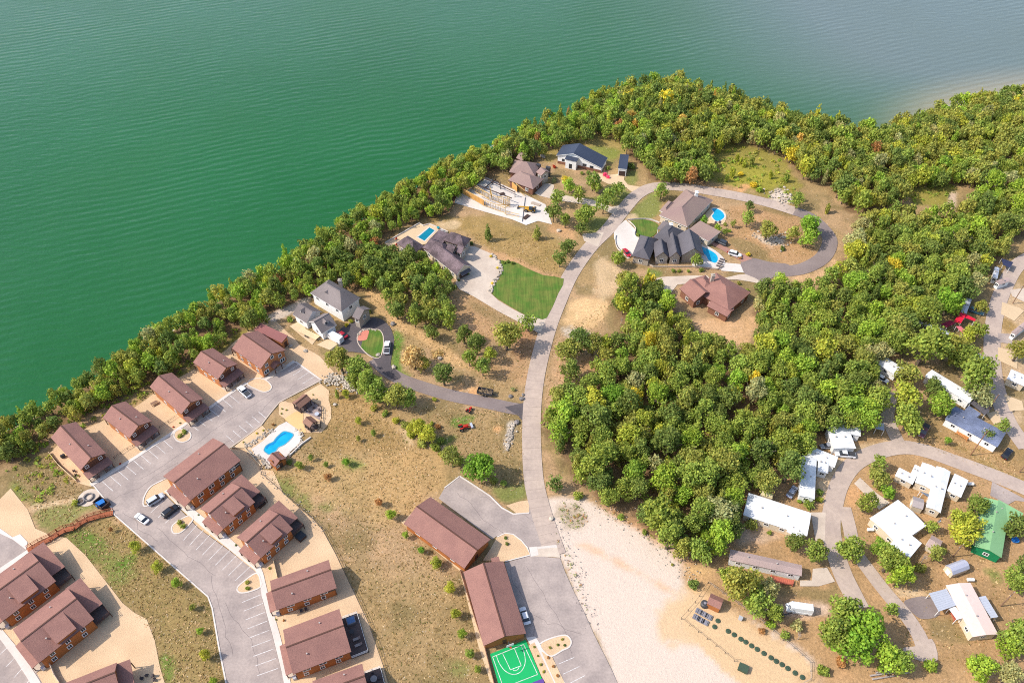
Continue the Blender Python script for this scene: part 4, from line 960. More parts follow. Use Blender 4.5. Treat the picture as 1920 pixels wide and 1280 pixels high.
# things on the decks
f = FR['K5']; s1 = f.wb[1]
ht = thing("hot_tub", "blue hot tub on the dark deck of the big log cabin", "hot tub", f.pt(s1 + 2.3, f.W - 2.2, .45))
f.box("tub_shell", s1 + 1.2, s1 + 3.4, f.W - 3.2, f.W - 1.2, .46, 1.25, mat("grey_shell", alb(120, 118, 124), .5), ht)
f.box("tub_water", s1 + 1.4, s1 + 3.2, f.W - 3.0, f.W - 1.4, 1.252, 1.262, mat("tub_blue", alb(84, 122, 168), .2), ht)
TANC = mat("tan_cushion", alb(178, 166, 160), .9, .08)
for i, t in enumerate((.38, .24)): lounger(f.pt(s1 + 2.4, f.W * t, .45), math.atan2(f.u.y, f.u.x) + math.pi, TANC, "tan lounger on the dark deck, %s the steps end" % ("farther from", "nearer")[i], "loungers on the dark deck")
table(f.pt(s1 + 1.7, f.W * .56, .45), STEEL, "dark round table between hot tub and loungers on the deck")
f = FR['K6']; s1 = f.wb[1]
table(f.pt(s1 + 2.1, f.W - 2.9, .45), mat("grey_plastic", alb(172, 168, 166)), "pale round table on the deck at the lower picture edge", None, .8)
for i, a in enumerate((0.3, 1.9, 3.4, 5.0)):
    chair(f.pt(s1 + 2.1, f.W - 2.9, .45) + Vector((1.15 * math.cos(a), 1.15 * math.sin(a), 0)), a + math.pi, BRN, "dark chair %s round the pale table at the lower edge" % ("first", "second", "third", "fourth")[i], "chairs round the pale deck table", "patio_chair")
tb = thing("hot_tub", "black covered hot tub beside the dormered cabin's back deck", "hot tub", G1('c', 935, 770, 0)); p = G1('c', 935, 765, 0); fz = math.atan2(FR['K3'].u.y, FR['K3'].u.x)
MB().box((p.x, p.y, .5), (2.2, 2.2, 1.0), fz).build("tub_shell", WOOD_D, tb); MB().box((p.x, p.y, 1.06), (2.3, 2.3, .12), fz).build("cover", mat("black_vinyl", (.025, .03, .035), .5), tb)
p = G1('c', 590, 480, 0); tb = thing("hot_tub", "black covered hot tub under the deck end of the middle dormered cabin", "hot tub", p)
MB().box((p.x, p.y, .5), (2.1, 2.1, 1.0), fz).build("tub_shell", WOOD_D, tb); MB().box((p.x, p.y, 1.06), (2.2, 2.2, .12), fz).build("cover", MATS["black_vinyl"], tb)
for i, (x, y) in enumerate(((940, 668), (980, 655))): chair(G1('d', x, y), -1.2, BRN, "dark chair by the plain cabin's wall, %s of two" % ("first", "second")[i], "chairs by the plain gabled cabin")
for i, (x, y) in enumerate(((560, 655), (575, 685))): chair(G1('a', x, y), .6, BRN, "dark chair in the walled side yard, %s of two" % ("upper", "lower")[i], "chairs in the walled yard")
gb = thing("gas_grill", "dark covered grill in the walled side yard behind the end cabin", "grill", G1('a', 478, 548)); p = G1('a', 478, 548)
MB().box((p.x, p.y, .75), (1.3, .7, .5), .7).build("grill_body", STEEL, gb); MB().box((p.x, p.y, .25), (1.0, .5, .5), .7).build("cart", STEEL, gb); MB().box((p.x, p.y, 1.1), (1.2, .6, .2), .7).build("lid", MATS["black_vinyl"], gb)

# ---- garages
def garage(v, s, label, doors=5, dside='A'):
    A_, B_, C_ = PX(v, s); f = Frame(A_, B_, C_, 3.1, name="garage", label=label, cat="garage", group="long brown garages")
    f.body(LOG_SHADED, 'gable', 1.9, .45); f.roof(BROWN, 'gable', 1.9, TRIM_B)
    for i in range(doors): f.door(dside, (i + .5) / doors, 2.7, 2.4, TRIM, name="garage_door")
    for p in (.2, .5, .8): f.window('C' if dside == 'A' else 'A', p, 2.0, 1.2, .8)
    f.door('E', .5, m=TRIM_B); return f
FR['R1'] = garage('f', '490,415 1005,780 780,1030', "long brown roofed garage lying aslant beside the curved forecourt")
FR['R2'] = garage('g', '1115,235 1310,855 945,960', "long brown roofed garage standing above the green basketball court")
f = FR['R2']; f.box("annexe_wall", -1.6, .4, 1.0, 2.6, 0, 2.6, LOG_SHADED); f.slab("annexe_roof", [(-1.9, .8, 2.7), (.4, .8, 3.0), (.4, 2.9, 3.0), (-1.9, 2.9, 2.7)], BROWN)

# ---- pool and pavilions of the cabins
deck = sheet("pool_deck", GS('C', '550,660 780,500 1090,190 1250,110 1480,270 1560,400 1500,560 1320,720 1200,880 960,1000 800,880 640,790'), .12, CONC_W, th=.12)
pt_ = sheet("terrace", GS('B', '360,1010 560,880 720,860 740,980 720,1080 800,1290 640,1290 380,1040'), .1, mat("tan_terrace", alb(240, 190, 132), .9, .06, 1, 8))
pl = thing("swimming_pool", "kidney shaped bright blue pool between the cabins and the stone terrace", "pool", G1('C', 1080, 520))
pw = spline(GS('C', '800,690 830,610 900,555 990,510 1030,450 1100,380 1190,310 1290,320 1370,350 1385,400 1300,500 1200,580 1090,630 1040,700 960,740 900,768 850,740'), 3, True)
b = MB(); b.poly(setz(pw if sum(pw[i].x * pw[i - 1].y - pw[i - 1].x * pw[i].y for i in range(len(pw))) < 0 else pw[::-1], .135)); b.build("water", POOLW, pl)
kerb(pw, mat("pool_coping", alb(120, 170, 190), .6), pl, .25, .06, .12, name="coping", closed=True)
kerb(spline(GS('C', '850,650 900,590 1000,545 1060,470 1140,390 1240,340'), 4), mat("pool_step", alb(0, 128, 196), .5), pl, .5, .02, .125, name="step")
kerb(GS('C', '160,640 420,650 740,1010'), CONC_T, deck, .3, .5, name="retaining_wall"); kerb(GS('C', '1320,790 1560,560 1740,430'), CONC_W, deck, .3, .5, name="retaining_wall")
def rocks(name, pts, n, r, spread, label, m=ROCK, seed=1, z=.05):
    o = MB(); rr = random.Random(seed); P = spline([Vector(p) for p in pts], 8)
    for i in range(n):
        p = P[rr.randrange(len(P))]; q = r * rr.uniform(.5, 1.25)
        o.blob((p.x + rr.gauss(0, spread), p.y + rr.gauss(0, spread), z + q * .35), q, rr.random(), sq=.7)
    ob = o.build(name, m); ob["kind"] = "stuff"; tag(ob, label, "rocks"); return ob
rocks("rock_edging", GS('C', '450,600 560,560 700,440 850,340 960,290'), 90, .28, .45, "pale boulders banked along the pool's planting strip", ROCK, 3)
rocks("rock_edging", GS('C', '500,720 640,790 780,880 860,960 930,1030'), 80, .3, .4, "white boulders between the pool deck and the long cabin", ROCK, 4)
rocks("rock_edging", GS('C', '1440,290 1540,350 1560,480 1500,600 1380,700 1290,800'), 80, .26, .35, "pale boulders along the pool deck's meadow side", ROCK, 5)
rocks("riprap", GS('e', '1350,690 1450,700 1540,730 1590,770'), 320, .34, 1.3, "broken white stones spilling from the parking corner under the trees", ROCK, 6)
rocks("rock_border", GS('i', '1180,400 1230,460 1280,540 1270,610 1220,670 1185,740 1175,780'), 80, .4, .35, "pale boulders bordering the green lawn and pool house drive", ROCK, 7)
rocks("rock_border", GS('c', '600,180 620,240 780,380 930,500 1050,620 1130,720'), 60, .16, .5, "stones strewn along the gravel yard's meadow edge", ROCK, 8)
rocks("rock_border", GS('h', '690,690 720,645 800,630 850,635'), 30, .3, .3, "stones round the red mulch bed in the drive loop", ROCK, 9)
rocks("rock_field", GS('l', '880,270 980,300 1080,300 1140,330 1060,370'), 60, .4, 2.2, "white stones under the loop road's trees", ROCK, 10)
rocks("rock_field", GS('u', '1400,1080 1450,1030 1500,1090 1480,1120'), 60, .45, 2.0, "white rubble beside the road bend at the field", ROCK, 11)
rocks("rock_field", GS('x', '1490,1040 1480,1120 1460,1200 1445,1270'), 90, .35, .5, "pale stones lining the ditch beside the concrete road", ROCK, 12)
def pavilion(v, s, label, h=2.6, rise=1.0, m=None, posts=True, wall=None):
    A_, B_, C_ = PX(v, s); f = Frame(A_, B_, C_, h, name="pavilion", label=label, cat="pavilion"); f.roof(m or WOOD, 'gable', rise, TRIM_B)
    for s in (.35, f.L / 2, f.L - .35):
        for t in (.3, f.W - .3): f.post(s, t, 0, h - .1, WOOD_D, .13)
    f.box("floor", .1, f.L - .1, .1, f.W - .1, .06, .18, DARKDECK)
    f.rail([(.3, .3), (.3, f.W - .3), (f.L - .3, f.W - .3)], .18, WOOD_D); return f
TIMB = mat("timber_roof", alb(150, 112, 94), .8, .14, 1.5, 12)
FR['pav1'] = pavilion('B', '660,810 895,625 750,505', "timber roofed pavilion at the parking edge above the pool terrace", m=TIMB)
FR['pav2'] = pavilion('B', '720,1075 860,1190 1010,1055', "smaller timber roofed pavilion beside the orange pool terrace", m=TIMB)
pd = sheet("paved_patio", GS('B', '540,720 700,860 860,930 1060,1040 1100,800 960,690 890,640 720,780'), .07, mat("patio_pavers", alb(166, 148, 142), .9, .12, 1, 12))
fr = thing("railing_fence", "dark timber railing curving round the pavilions' patio", "railing", G1('B', 1100, 1000)); fr_p = spline(GS('B', '880,680 1000,740 1100,810 1105,950 1090,1100 1060,1230 900,1260'), 3); b = MB()
for p, q in zip(fr_p, fr_p[1:]):
    for z in (1.05, .6): b.bar(p + Vector((0, 0, z)), q + Vector((0, 0, z)), .1, .1)
b.build("rail", WOOD_D, fr)
for p in fr_p[::2]: MB().box((p.x, p.y, .55), (.16, .16, 1.1)).build("post", WOOD_D, fr)
table(G1('B', 1010, 940, .08), SILVER, "pale round fire table on the pavilions' patio", None, .7)
for i, (x, y) in enumerate(((780, 860), (860, 880), (940, 800), (1050, 850))): chair(G1('B', x, y, .08), i * 1.1, BRN, "dark chair %s between the two pavilions" % ("first", "second", "third", "fourth")[i], "chairs between the pavilions")
f = FR['poolhut'] = Frame(*PX('C', '860,865 1020,1010 1210,800'), 2.6, name="pool_hut", label="small brown roofed log hut at the near end of the cabins' pool", cat="hut")
f.body(LOG_SHADED, 'gable', 1.1, .3, along='t'); f.roof(BROWN, 'gable', 1.1, TRIM_B, along='s'); f.door('E', .5); f.window('E', .2, 1.5, .6, .7)
# wooden stairway
st = thing("wooden_stairs", "long red-brown wooden stairway running down the grassy bank to the lower court", "stairs", G1('a', 500, 1100))
SP = [G1('a', x, y) for x, y in ((850, 968), (760, 985), (650, 1020), (600, 1050), (560, 1085), (490, 1100), (440, 1125), (380, 1165), (300, 1200), (210, 1250))]
SZ = [.35, .3, .5, .6, .75, .7, .6, .6, .5, .35]
for (p, z), (q, z2) in zip(zip(SP, SZ), zip(SP[1:], SZ[1:])):
    a, c = p + Vector((0, 0, z)), q + Vector((0, 0, z2)); d = (c - a); n = max(2, int(d.length / .42)); sd = Vector((-d.y, d.x, 0)).normalized()
    b = MB()
    for i in range(n):
        t0 = a.lerp(c, i / n); t1 = a.lerp(c, (i + .9) / n); b.bar(t0, t1, 1.7, .06)
    b.build("tread", WOOD_R, st, kind="stuff"); b = MB()
    for k in (-.85, .85):
        for h_ in (1.0, .55): b.bar(a + sd * k + Vector((0, 0, h_)), c + sd * k + Vector((0, 0, h_)), .1, .09)
        for i in range(0, n + 1, 4):
            r = a.lerp(c, i / n) + sd * k; b.box((r.x, r.y, r.z + .3), (.12, .12, 1.5))
    b.build("railing", WOOD_R, st)
# yard walls and fences of the cabins
def fence(name, label, pts, h, m, post=2.4, rails=(1.0, .5), cat="fence", z=0.0, solid=False):
    o = thing(name, label, cat, pts[0]); b = MB(); pb = MB()
    for p, q in zip(pts, pts[1:]):
        p, q = Vector(p), Vector(q); n = max(1, round((q - p).length / post))
        if solid: b.bar(p + Vector((0, 0, h)), q + Vector((0, 0, h)), .12, h)
        else:
            for r in rails: b.bar(p + Vector((0, 0, h * r)), q + Vector((0, 0, h * r)), .05, .06)
        for i in range(n): c = p.lerp(q, i / n); pb.box((c.x, c.y, h / 2), (.1, .1, h))
    b.build("panel" if solid else "rail", m, o); pb.build("post", m, o, kind="stuff"); return o
fence("yard_wall", "low tan wall round the side yard of the end lakeside cabin", GS('a', '370,520 440,610 580,735'), 1.0, CONC_T, solid=True, cat="wall")
fence("wire_fence", "thin dark fence between the inner cabins' gravel yard and the meadow", GS('c', '590,180 600,230 780,385 1050,622 1120,700 1230,900 1410,1280') + GS('d', '1510,760 1640,1130 1690,1290'), 1.1, STEEL)
fence("wire_fence", "thin dark fence linking the second and third lakeside cabins along the walk", GS('a', '860,560 960,490') + GS('a', '1000,470 1010,462'), 1.0, STEEL)
fence("wire_fence", "thin dark fence closing the gap before the third lakeside cabin", GS('a', '1200,330 1330,245'), 1.0, STEEL)
fence("yard_wall", "short tan wall running from the hot tub cabin to the plain gabled cabin", GS('c', '700,960 735,1110'), 1.2, CONC_T, solid=True, cat="wall")
fence("yard_wall", "short grey wall at the front corner of the lower court cabin", GS('b', '385,1145 420,1230 460,1290'), 1.4, CONC, solid=True, cat="wall")
fence("retaining_wall", "long tan retaining wall along the garages' meadow side", GS('f', '245,640 780,1035') , .8, CONC_T, solid=True, cat="wall")
fence("retaining_wall", "brown retaining wall beside the lower garage and the court", GS('g', '745,320 880,760 950,960 1035,1290'), .9, BRICK_W, solid=True, cat="wall")
# ================================================================== houses on the headland
def house(key, label, blocks, name="house", cat="house", chim=(), group=None):
    """blocks: (view, A B C marks, eave height, rise, kind, roof material, wall material, along)"""
    root = None
    for i, (v, s, ze, rise, kind, rm, wm, al) in enumerate(blocks):
        A_, B_, C_ = PX(v, s); f = Frame(A_, B_, C_, ze, root=root, name=name, label=label, cat=cat, group=group); root = f.root
        f.body(wm, 'gable' if kind == 'gable' else 'box', rise, .5, along=al); f.roof(rm, kind, rise, TRIM if wm in (WHITE_W, CREAM) else TRIM_B, along=al, cap=rm if kind != 'flat' else None)
        n = max(1, int(f.L / 4.5)); zc = 1.6 if ze < 4 else ze - 1.4
        for sd in 'AC':
            for j in range(n): f.window(sd, (j + .5) / n, zc, 1.1, 1.2)
        m_ = max(1, int(f.W / 4.5))
        for sd in 'SE':
            for j in range(m_): f.window(sd, (j + .5) / m_, zc, 1.1, 1.2)
        FR[key + str(i)] = f
    for (v, x, y, z, h, m) in chim:
        p = G1(v, x, y, z); b = MB(); b.box((p.x, p.y, z - h / 2), (1.1, 1.1, h)); b.box((p.x, p.y, z + .08), (1.35, 1.35, .16)); b.box((p.x, p.y, z + .3), (.6, .6, .4)); b.build("chimney", m, root)
    return root
def dormer(f, s, t, z, w=1.6, d=1.8, h=1.1, side=-1, rm=GREY_SH, wm=WHITE_W):
    """small gabled dormer facing -t (side=-1), +t (side=1), -s (2) or +s (3)"""
    ax, bx = (f.u, f.v * side) if abs(side) == 1 else (f.v, f.u * (1 if side == 3 else -1))
    c = f.pt(s, t, z); up = Vector((0, 0, 1)); b = MB()
    lo = [c - ax * w / 2 - bx * d, c + ax * w / 2 - bx * d, c + ax * w / 2, c - ax * w / 2]; hi = [p + up * h for p in lo]; b.hexa([p - up * .8 for p in lo], hi)
    k = len(b.v); b.v += [tuple(p) for p in (c - ax * w / 2 + up * h, c + ax * w / 2 + up * h, c + up * (h + w * .4))]; b.f.append((k, k + 1, k + 2)); b.m.append(0)
    dm = b.build("dormer", wm, f.root); e = bx * .2; r = MB(); ap = c + up * (h + w * .42)
    for q in (-1, 1):
        o = c + ax * q * (w / 2 + .2) + up * (h - .12); P = [o + e, ap + e, ap - bx * d, o - bx * d]
        if (P[1] - P[0]).cross(P[2] - P[0]).z < 0: P.reverse()
        r.hexa([p - up * .1 for p in P], P)
    r.build("dormer_roof", rm, dm); g = MB(); q0 = c + bx * .03 + up * .55
    g.hexa([q0 - ax * .4 - up * .4, q0 + ax * .4 - up * .4, q0 + ax * .4 + up * .4, q0 - ax * .4 + up * .4], [p + bx * .03 for p in (q0 - ax * .4 - up * .4, q0 + ax * .4 - up * .4, q0 + ax * .4 + up * .4, q0 - ax * .4 + up * .4)]); g.build("pane", GLASS, dm)
# grey house beside the cabins
house('H1', "white walled house with steep grey hip roof beside the circular dark drive", [
    ('h', '280,315 550,478 742,375', 5.2, 3.6, 'hip', GREY_SH, WHITE_W, 's'),
    ('h', '640,520 700,548 750,430', 4.6, 2.0, 'gable', GREY_SH, STONE_W, 's'),
    ('h', '380,665 510,590 380,500', 3.6, 2.8, 'gable', GREY_SH, WHITE_W, 's'),
    ('h', '130,500 248,575 385,480', 3.4, 2.6, 'gable', GREY_SH, WHITE_W, 's')], chim=[('h', 535, 205, 8.6, 3.4, STONE_W)])
f = FR['H10']; dormer(f, f.L * .72, f.W * .62, 6.6, 1.4, 1.6, .8, 1); dormer(f, f.L * .4, f.W * .25, 6.6, 1.2, 1.4, .7, -1)
f = FR['H12']; dormer(f, f.L * .55, f.W * .22, 4.6, 1.6, 1.8, .9, -1)
f = FR['H13']; dormer(f, f.L * .45, f.W * .25, 4.5, 1.6, 1.8, .9, -1)
# mauve-roofed house with the lakeside pool
house('H2', "rambling mauve shingled house with stone walls and a lakeside pool terrace", [
    ('i', '495,350 832,618 972,518', 3.2, 2.8, 'gable', PURPLE_SH, CREAM, 's'),
    ('i', '490,345 720,420 800,330', 3.8, 2.6, 'hip', PURPLE_SH, STONE_W, 's'),
    ('i', '700,268 905,338 992,256', 4.0, 2.6, 'hip', PURPLE_SH, STONE_W, 's'),
    ('i', '228,295 398,402 502,320', 3.8, 2.4, 'hip', PURPLE_SH, STONE_W, 's'),
    ('i', '560,260 680,310 745,210', 3.2, .5, 'flat', PURPLE_SH, STONE_W, 's'),
    ('i', '715,375 790,405 830,330', 4.2, 1.8, 'gable', PURPLE_SH, STONE_W, 's'),
    ('i', '820,380 880,405 915,340', 4.2, 1.8, 'gable', PURPLE_SH, STONE_W, 's')])
f = FR['H20']; f.slab("awning", [(f.L - .4, f.W * .25, 2.9), (f.L + .9, f.W * .25, 2.4), (f.L + .9, f.W * .85, 2.4), (f.L - .4, f.W * .85, 2.9)], CHAR); 
for i in range(3): f.door('E', .28 + .22 * i, 1.3, 2.1, WOOD_D, name="garage_door")
sheet("pool_terrace", GS('i', '115,305 250,225 460,105 500,130 560,112 745,190 720,265 520,310 440,330 300,330 130,330'), .2, CONC_T, th=.4)
kerb(GS('i', '115,305 250,225 460,105 500,130 560,112 745,190'), CONC_W, gy1, .3, .6)
pl = thing("swimming_pool", "long teal swimming pool on the tan lakeside terrace", "pool", G1('i', 530, 210)); q = GS('i', '435,240 515,280 622,172 558,138', .2)
b = MB(); b.poly(setz(q, .22)); b.build("water", POOLT, pl); kerb(q, CONC_W, pl, .6, .06, .2, name="coping", closed=True)
RED = mat("red_plastic", alb(206, 60, 44), .5)
for i, (x, y) in enumerate(((228, 262), (228, 320))): chair(G1('i', x, y, .2), 2.5, RED, "red chair at the terrace edge, %s of the two" % ("lakeward", "house side")[i], "red terrace chairs")
tb = table(G1('i', 648, 155, .2), mat("teal_cloth", alb(36, 150, 160), .7), "teal round table at the pool terrace corner", None, .6)
for i, (x, y) in enumerate(((690, 178), (715, 188))): lounger(G1('i', x, y, .2), 2.4, mat("grey_plastic", alb(172, 168, 166)), "grey lounger near the teal table, %s" % ("first", "second")[i], "loungers on the lakeside terrace")
# house under construction
sheet("concrete_slab", GS('j', '65,750 80,690 225,600 370,490 470,535 620,600 780,670 975,765 1000,840 1040,965 900,930 780,972 640,915 320,825'), .05, CONC_W)
fm = FR['H3'] = Frame(*PX('j', '150,668 735,925 770,690'), .5, name="unfinished_house", label="half built house: pine stud walls on a white concrete foundation", cat="building site")
for nm, s in (("foundation", '150,660 375,500 770,690 740,930'),):
    p = GS('j', s, .5); b = MB(); b.hexa(setz(p, 0), setz(p, .5)); b.build(nm, CONC_W, fm.root)
def studwall(v, x0, y0, x1, y1, z0, h, sheath=None):
    p, q = G1(v, x0, y0, z0), G1(v, x1, y1, z0); n = max(2, int((q - p).length / .75)); b = MB()
    for z in (.12, h): b.bar(p + Vector((0, 0, z)), q + Vector((0, 0, z)), .16, .12)
    for i in range(n + 1): c = p.lerp(q, i / n); b.box((c.x, c.y, z0 + h / 2), (.13, .13, h - .1))
    b.build("stud_wall", PINE, fm.root)
    if sheath: MB().bar(p + Vector((0, 0, h * .98)), q + Vector((0, 0, h * .98)), .05, h * .95).build("sheathing", mat("osb_board", alb(222, 166, 96), .85, .12), fm.root)
for a in ((155, 660, 360, 775, .5, 2.6, 1), (360, 775, 575, 850, .5, 2.6, 0), (230, 600, 420, 720, .5, 2.8, 0), (270, 640, 410, 705, 3.1, 2.4, 0), (150, 660, 230, 600, .5, 2.6, 0), (440, 720, 620, 790, .5, 2.6, 0), (500, 770, 615, 775, .5, 4.0, 0),
          (570, 860, 710, 890, .5, 1.4, 0), (600, 545, 770, 680, .5, 2.6, 0), (640, 590, 690, 640, .5, 2.6, 1), (420, 640, 440, 720, .5, 2.6, 0), (560, 800, 620, 770, .5, 3.6, 0), (240, 590, 370, 500, .5, .5, 0)): studwall('j', *a)
for (x0, y0, x1, y1, z) in ((370, 500, 670, 640, 3.4), (300, 570, 640, 700, 3.2), (480, 520, 520, 560, 3.0), (250, 590, 350, 510, 1.0), (360, 600, 480, 510, 1.2)):
    MB().bar(G1('j', x0, y0, z), G1('j', x1, y1, z), .25, .3).build("beam", WOOD_D, fm.root)
for (x, y) in ((447, 570), (525, 610), (670, 690)): p = G1('j', x, y, .5); MB().box((p.x, p.y, 2.0), (.25, .25, 3.0)).build("column", STEEL, fm.root)
def lumber(v, x, y, rz, label, z=.06, L=4.2, m=PINE, n=5):
    p = G1(v, x, y, z); o = thing("lumber_stack", label, "lumber", p, "lumber on the building site")
    for i in range(n):
        for k in range(2): c = Vector((p.x, p.y, 0)) + Vector((-math.sin(rz), math.cos(rz), 0)) * (i - n / 2) * .3; MB().box((c.x, c.y, z + .1 + k * .14), (L * (.85 + .15 * random.random()), .26, .12), rz).build("plank", m, o)
lumber('j', 640, 850, .3, "loose pine boards beside the stud walls", m=PINE)
lumber('j', 880, 760, -.5, "pale long boards lying by the slab edge", m=mat("grey_board", alb(196, 178, 160)))
lumber('j', 780, 890, .9, "dark steel and board heap at the slab corner", m=WOOD_D, L=3.4)
lumber('j', 540, 660, .4, "dark offcuts heaped inside the unfinished house", .52, 2.2, WOOD_D)
lumber('j', 690, 750, .7, "orange plywood sheets beside the unfinished porch", .06, 2.4, MATS["osb_board"])
def wheels(r, pts, rad, w, rz, rim=True):
    for p in pts:
        d = Vector((-math.sin(rz), math.cos(rz), 0)) * w / 2; q = Vector(p)
        wh = MB().tube(q - d, q + d, rad, n=10).build("wheel", RUBBER, r)
        if rim: MB().tube(q - d * 1.06, q + d * 1.06, rad * .55, n=8).build("rim", mat("wheel_rim", alb(170, 170, 172), .35, metallic=.5), wh)
YEL = mat("machine_yellow", alb(214, 164, 60), .5, .1)
p = G1('j', 820, 830, .05); rz = math.radians(168); co, si = math.cos(rz), math.sin(rz)
tl = thing("telehandler", "yellow telehandler with lowered boom on the white site slab", "telehandler", p); w_ = lambda x, y, z: (p.x + x * co - y * si, p.y + x * si + y * co, z)
MB().box(w_(0, 0, 1.0), (4.2, 1.7, .7), rz).build("chassis", YEL, tl); MB().box(w_(-.4, .6, 1.85), (1.4, .9, 1.2), rz).build("cab", mat("cab_glass", (.06, .07, .08), .2), tl)
MB().bar(w_(-1.9, -.3, 2.0), w_(4.6, -.3, 1.5), .4, .4).build("boom", YEL, tl); MB().box(w_(4.9, -.3, .9), (.4, 1.4, .9), rz).build("fork_carriage", STEEL, tl); MB().box(w_(-1.9, 0, 1.6), (1.0, 1.5, .7), rz).build("counterweight", STEEL, tl)
wheels(tl, [w_(x, y, .62) for x in (-1.4, 1.4) for y in (-1.0, 1.0)], .62, .45, rz)
# brown house north
house('H4', "taupe hip roofed house with dark arched bays above the building site", [
    ('j', '600,522 850,614 966,512', 3.2, 2.6, 'hip', TAUPE, BRICK_W, 's'),
    ('j', '610,442 870,482 1026,372', 3.6, 3.0, 'hip', TAUPE, BRICK_W, 's'),
    ('j', '680,300 740,330 820,285', 3.2, 1.8, 'gable', TAUPE, BRICK_W, 's'),
    ('j', '880,440 930,480 990,420', 4.6, 1.4, 'gable', TAUPE, STONE_W, 's')])
for x, y in ((905, 395), (940, 455), (1000, 420)):
    p = G1('j', x, y, 3.2); b = MB(); b.box((p.x, p.y, 2.6), (1.8, 1.2, 4.2), -.5); b.build("arched_bay", STEEL, FR['H40'].root)
f = FR['H40']; f.door('E', .35, 2.4, 2.2, TRIM_B, name="garage_door"); f.door('E', .7, 2.4, 2.2, TRIM_B, name="garage_door")
# white modern house and its garage
F0, F1 = G1('j', 1095, 352), G1('j', 1528, 447); u_ = (F1 - F0); Lh = u_.length; u_.normalize(); v_ = Vector((-u_.y, u_.x, 0)); 
if v_.y < 0: v_ = -v_
hw = thing("house", "white modern house with a steep slate blue roof falling to one side", "house", F0 + u_ * Lh / 2)
hp = lambda s, t, z: F0 + u_ * (Lh * s) + v_ * t + Vector((0, 0, z)); ap = .36; D_ = 7.5
prof = [(0, 4.0), (ap, 6.6), (1, 2.5)]
b = MB(); b.hexa([hp(s, .02, 0) for s in (0, 1)] + [hp(s, .02, z - .2) for s, z in reversed(prof)], [hp(s, D_, 0) for s in (0, 1)] + [hp(s, D_, z - .2) for s, z in reversed(prof)]); b.build("wall", WHITE_W, hw)
for k, ((s0, z0), (s1, z1)) in enumerate(zip(prof, prof[1:])):
    e0, e1 = (-.03 if k == 0 else 0), (.02 if k == 1 else 0); t = [hp(s0 + e0, -.5, z0), hp(s1 + e1, -.5, z1), hp(s1 + e1, D_ + .5, z1), hp(s0 + e0, D_ + .5, z0)]
    MB().hexa([p - Vector((0, 0, .2)) for p in t], t, 0, 1).build("roof", [NAVY, TRIM], hw)
MB().hexa([hp(s, t, -.02) for s, t in ((.22, -2.2), (.46, -2.2), (.46, 0), (.22, 0))], [hp(s, t, z) for s, t, z in ((.22, -2.2, 4.3), (.46, -2.2, 4.3), (.46, 0, 4.5), (.22, 0, 4.5))]).build("entry_bay", WHITE_W, hw)
t = [hp(.2, -2.5, 4.35), hp(.48, -2.5, 4.35), hp(.48, -.02, 4.6), hp(.2, -.02, 4.6)]; MB().hexa(t, [p + Vector((0, 0, .14)) for p in t]).build("roof", NAVY, hw)
t = [hp(s, -.06, z) for s, z in ((.0, 0), (1, 0), (1, 1.2), (.0, 1.2))]; MB().hexa(t, [p + v_ * .1 for p in t]).build("brick_base", BRICK_W, hw)
for s, z, ww, hh in ((.3, .3, .07, 2.2), (.58, 1.4, .08, 1.2), (.74, 1.3, .08, 1.0), (.1, 1.5, .06, 1.2)):
    o = -2.25 if .22 < s < .46 else -.08; t = [hp(s, o, z), hp(s + ww, o, z), hp(s + ww, o, z + hh), hp(s, o, z + hh)]; MB().hexa([p + v_ * .05 for p in t], t).build("window", GLASS, hw)
f = FR['H6'] = Frame(*PX('j', '1700,405 1790,414 1860,284'), 3.6, name="garage", label="small white garage with a slate blue roof at the end of the pale drive", cat="garage")
f.body(WHITE_W, 'box', 0, .2); f.roof(NAVY, 'flat', .5, TRIM, cap=None); f.door('A', .5, f.L * .7, 2.4, WOOD_D, name="garage_door"); f.window('E', .5, 2, 1, 1)
# taupe house with pool
house('H7', "large taupe hip roofed house with kidney pool inside the road bend", [
    ('k', '618,445 898,562 1172,300', 3.4, 3.0, 'hip', TAUPE, CREAM, 's'),
    ('k', '905,592 1110,706 1224,612', 3.2, .35, 'flat', TAUPE, CREAM, 's'),
    ('k', '620,400 700,430 740,310', 3.3, 1.2, 'hip', TAUPE, CREAM, 's')], chim=[('k', 995, 215, 7.6, 4.0, WHITE_W)])
f = FR['H70']
sheet("pool_deck", GS('k', '1060,470 1130,380 1200,370 1270,410 1290,470 1250,540 1150,530 1090,520'), .09, CONC_T, 3)
pl = thing("swimming_pool", "round blue garden pool behind the taupe roofed house", "pool", G1('k', 1210, 440)); pw = spline(GS('k', '1140,385 1190,378 1250,410 1278,460 1240,500 1185,508 1140,460 1160,420'), 4, True)
b = MB(); b.poly(setz(pw, .11)); b.build("water", POOLW, pl); kerb(pw, CONC_W, pl, .5, .05, .09, name="coping", closed=True)
for i, (x, y) in enumerate(((1180, 525), (1220, 520))): lounger(G1('k', x, y, .1), 1.2, BRN, "brown lounger by the round garden pool, %s" % ("first", "second")[i], "loungers by the round pool")
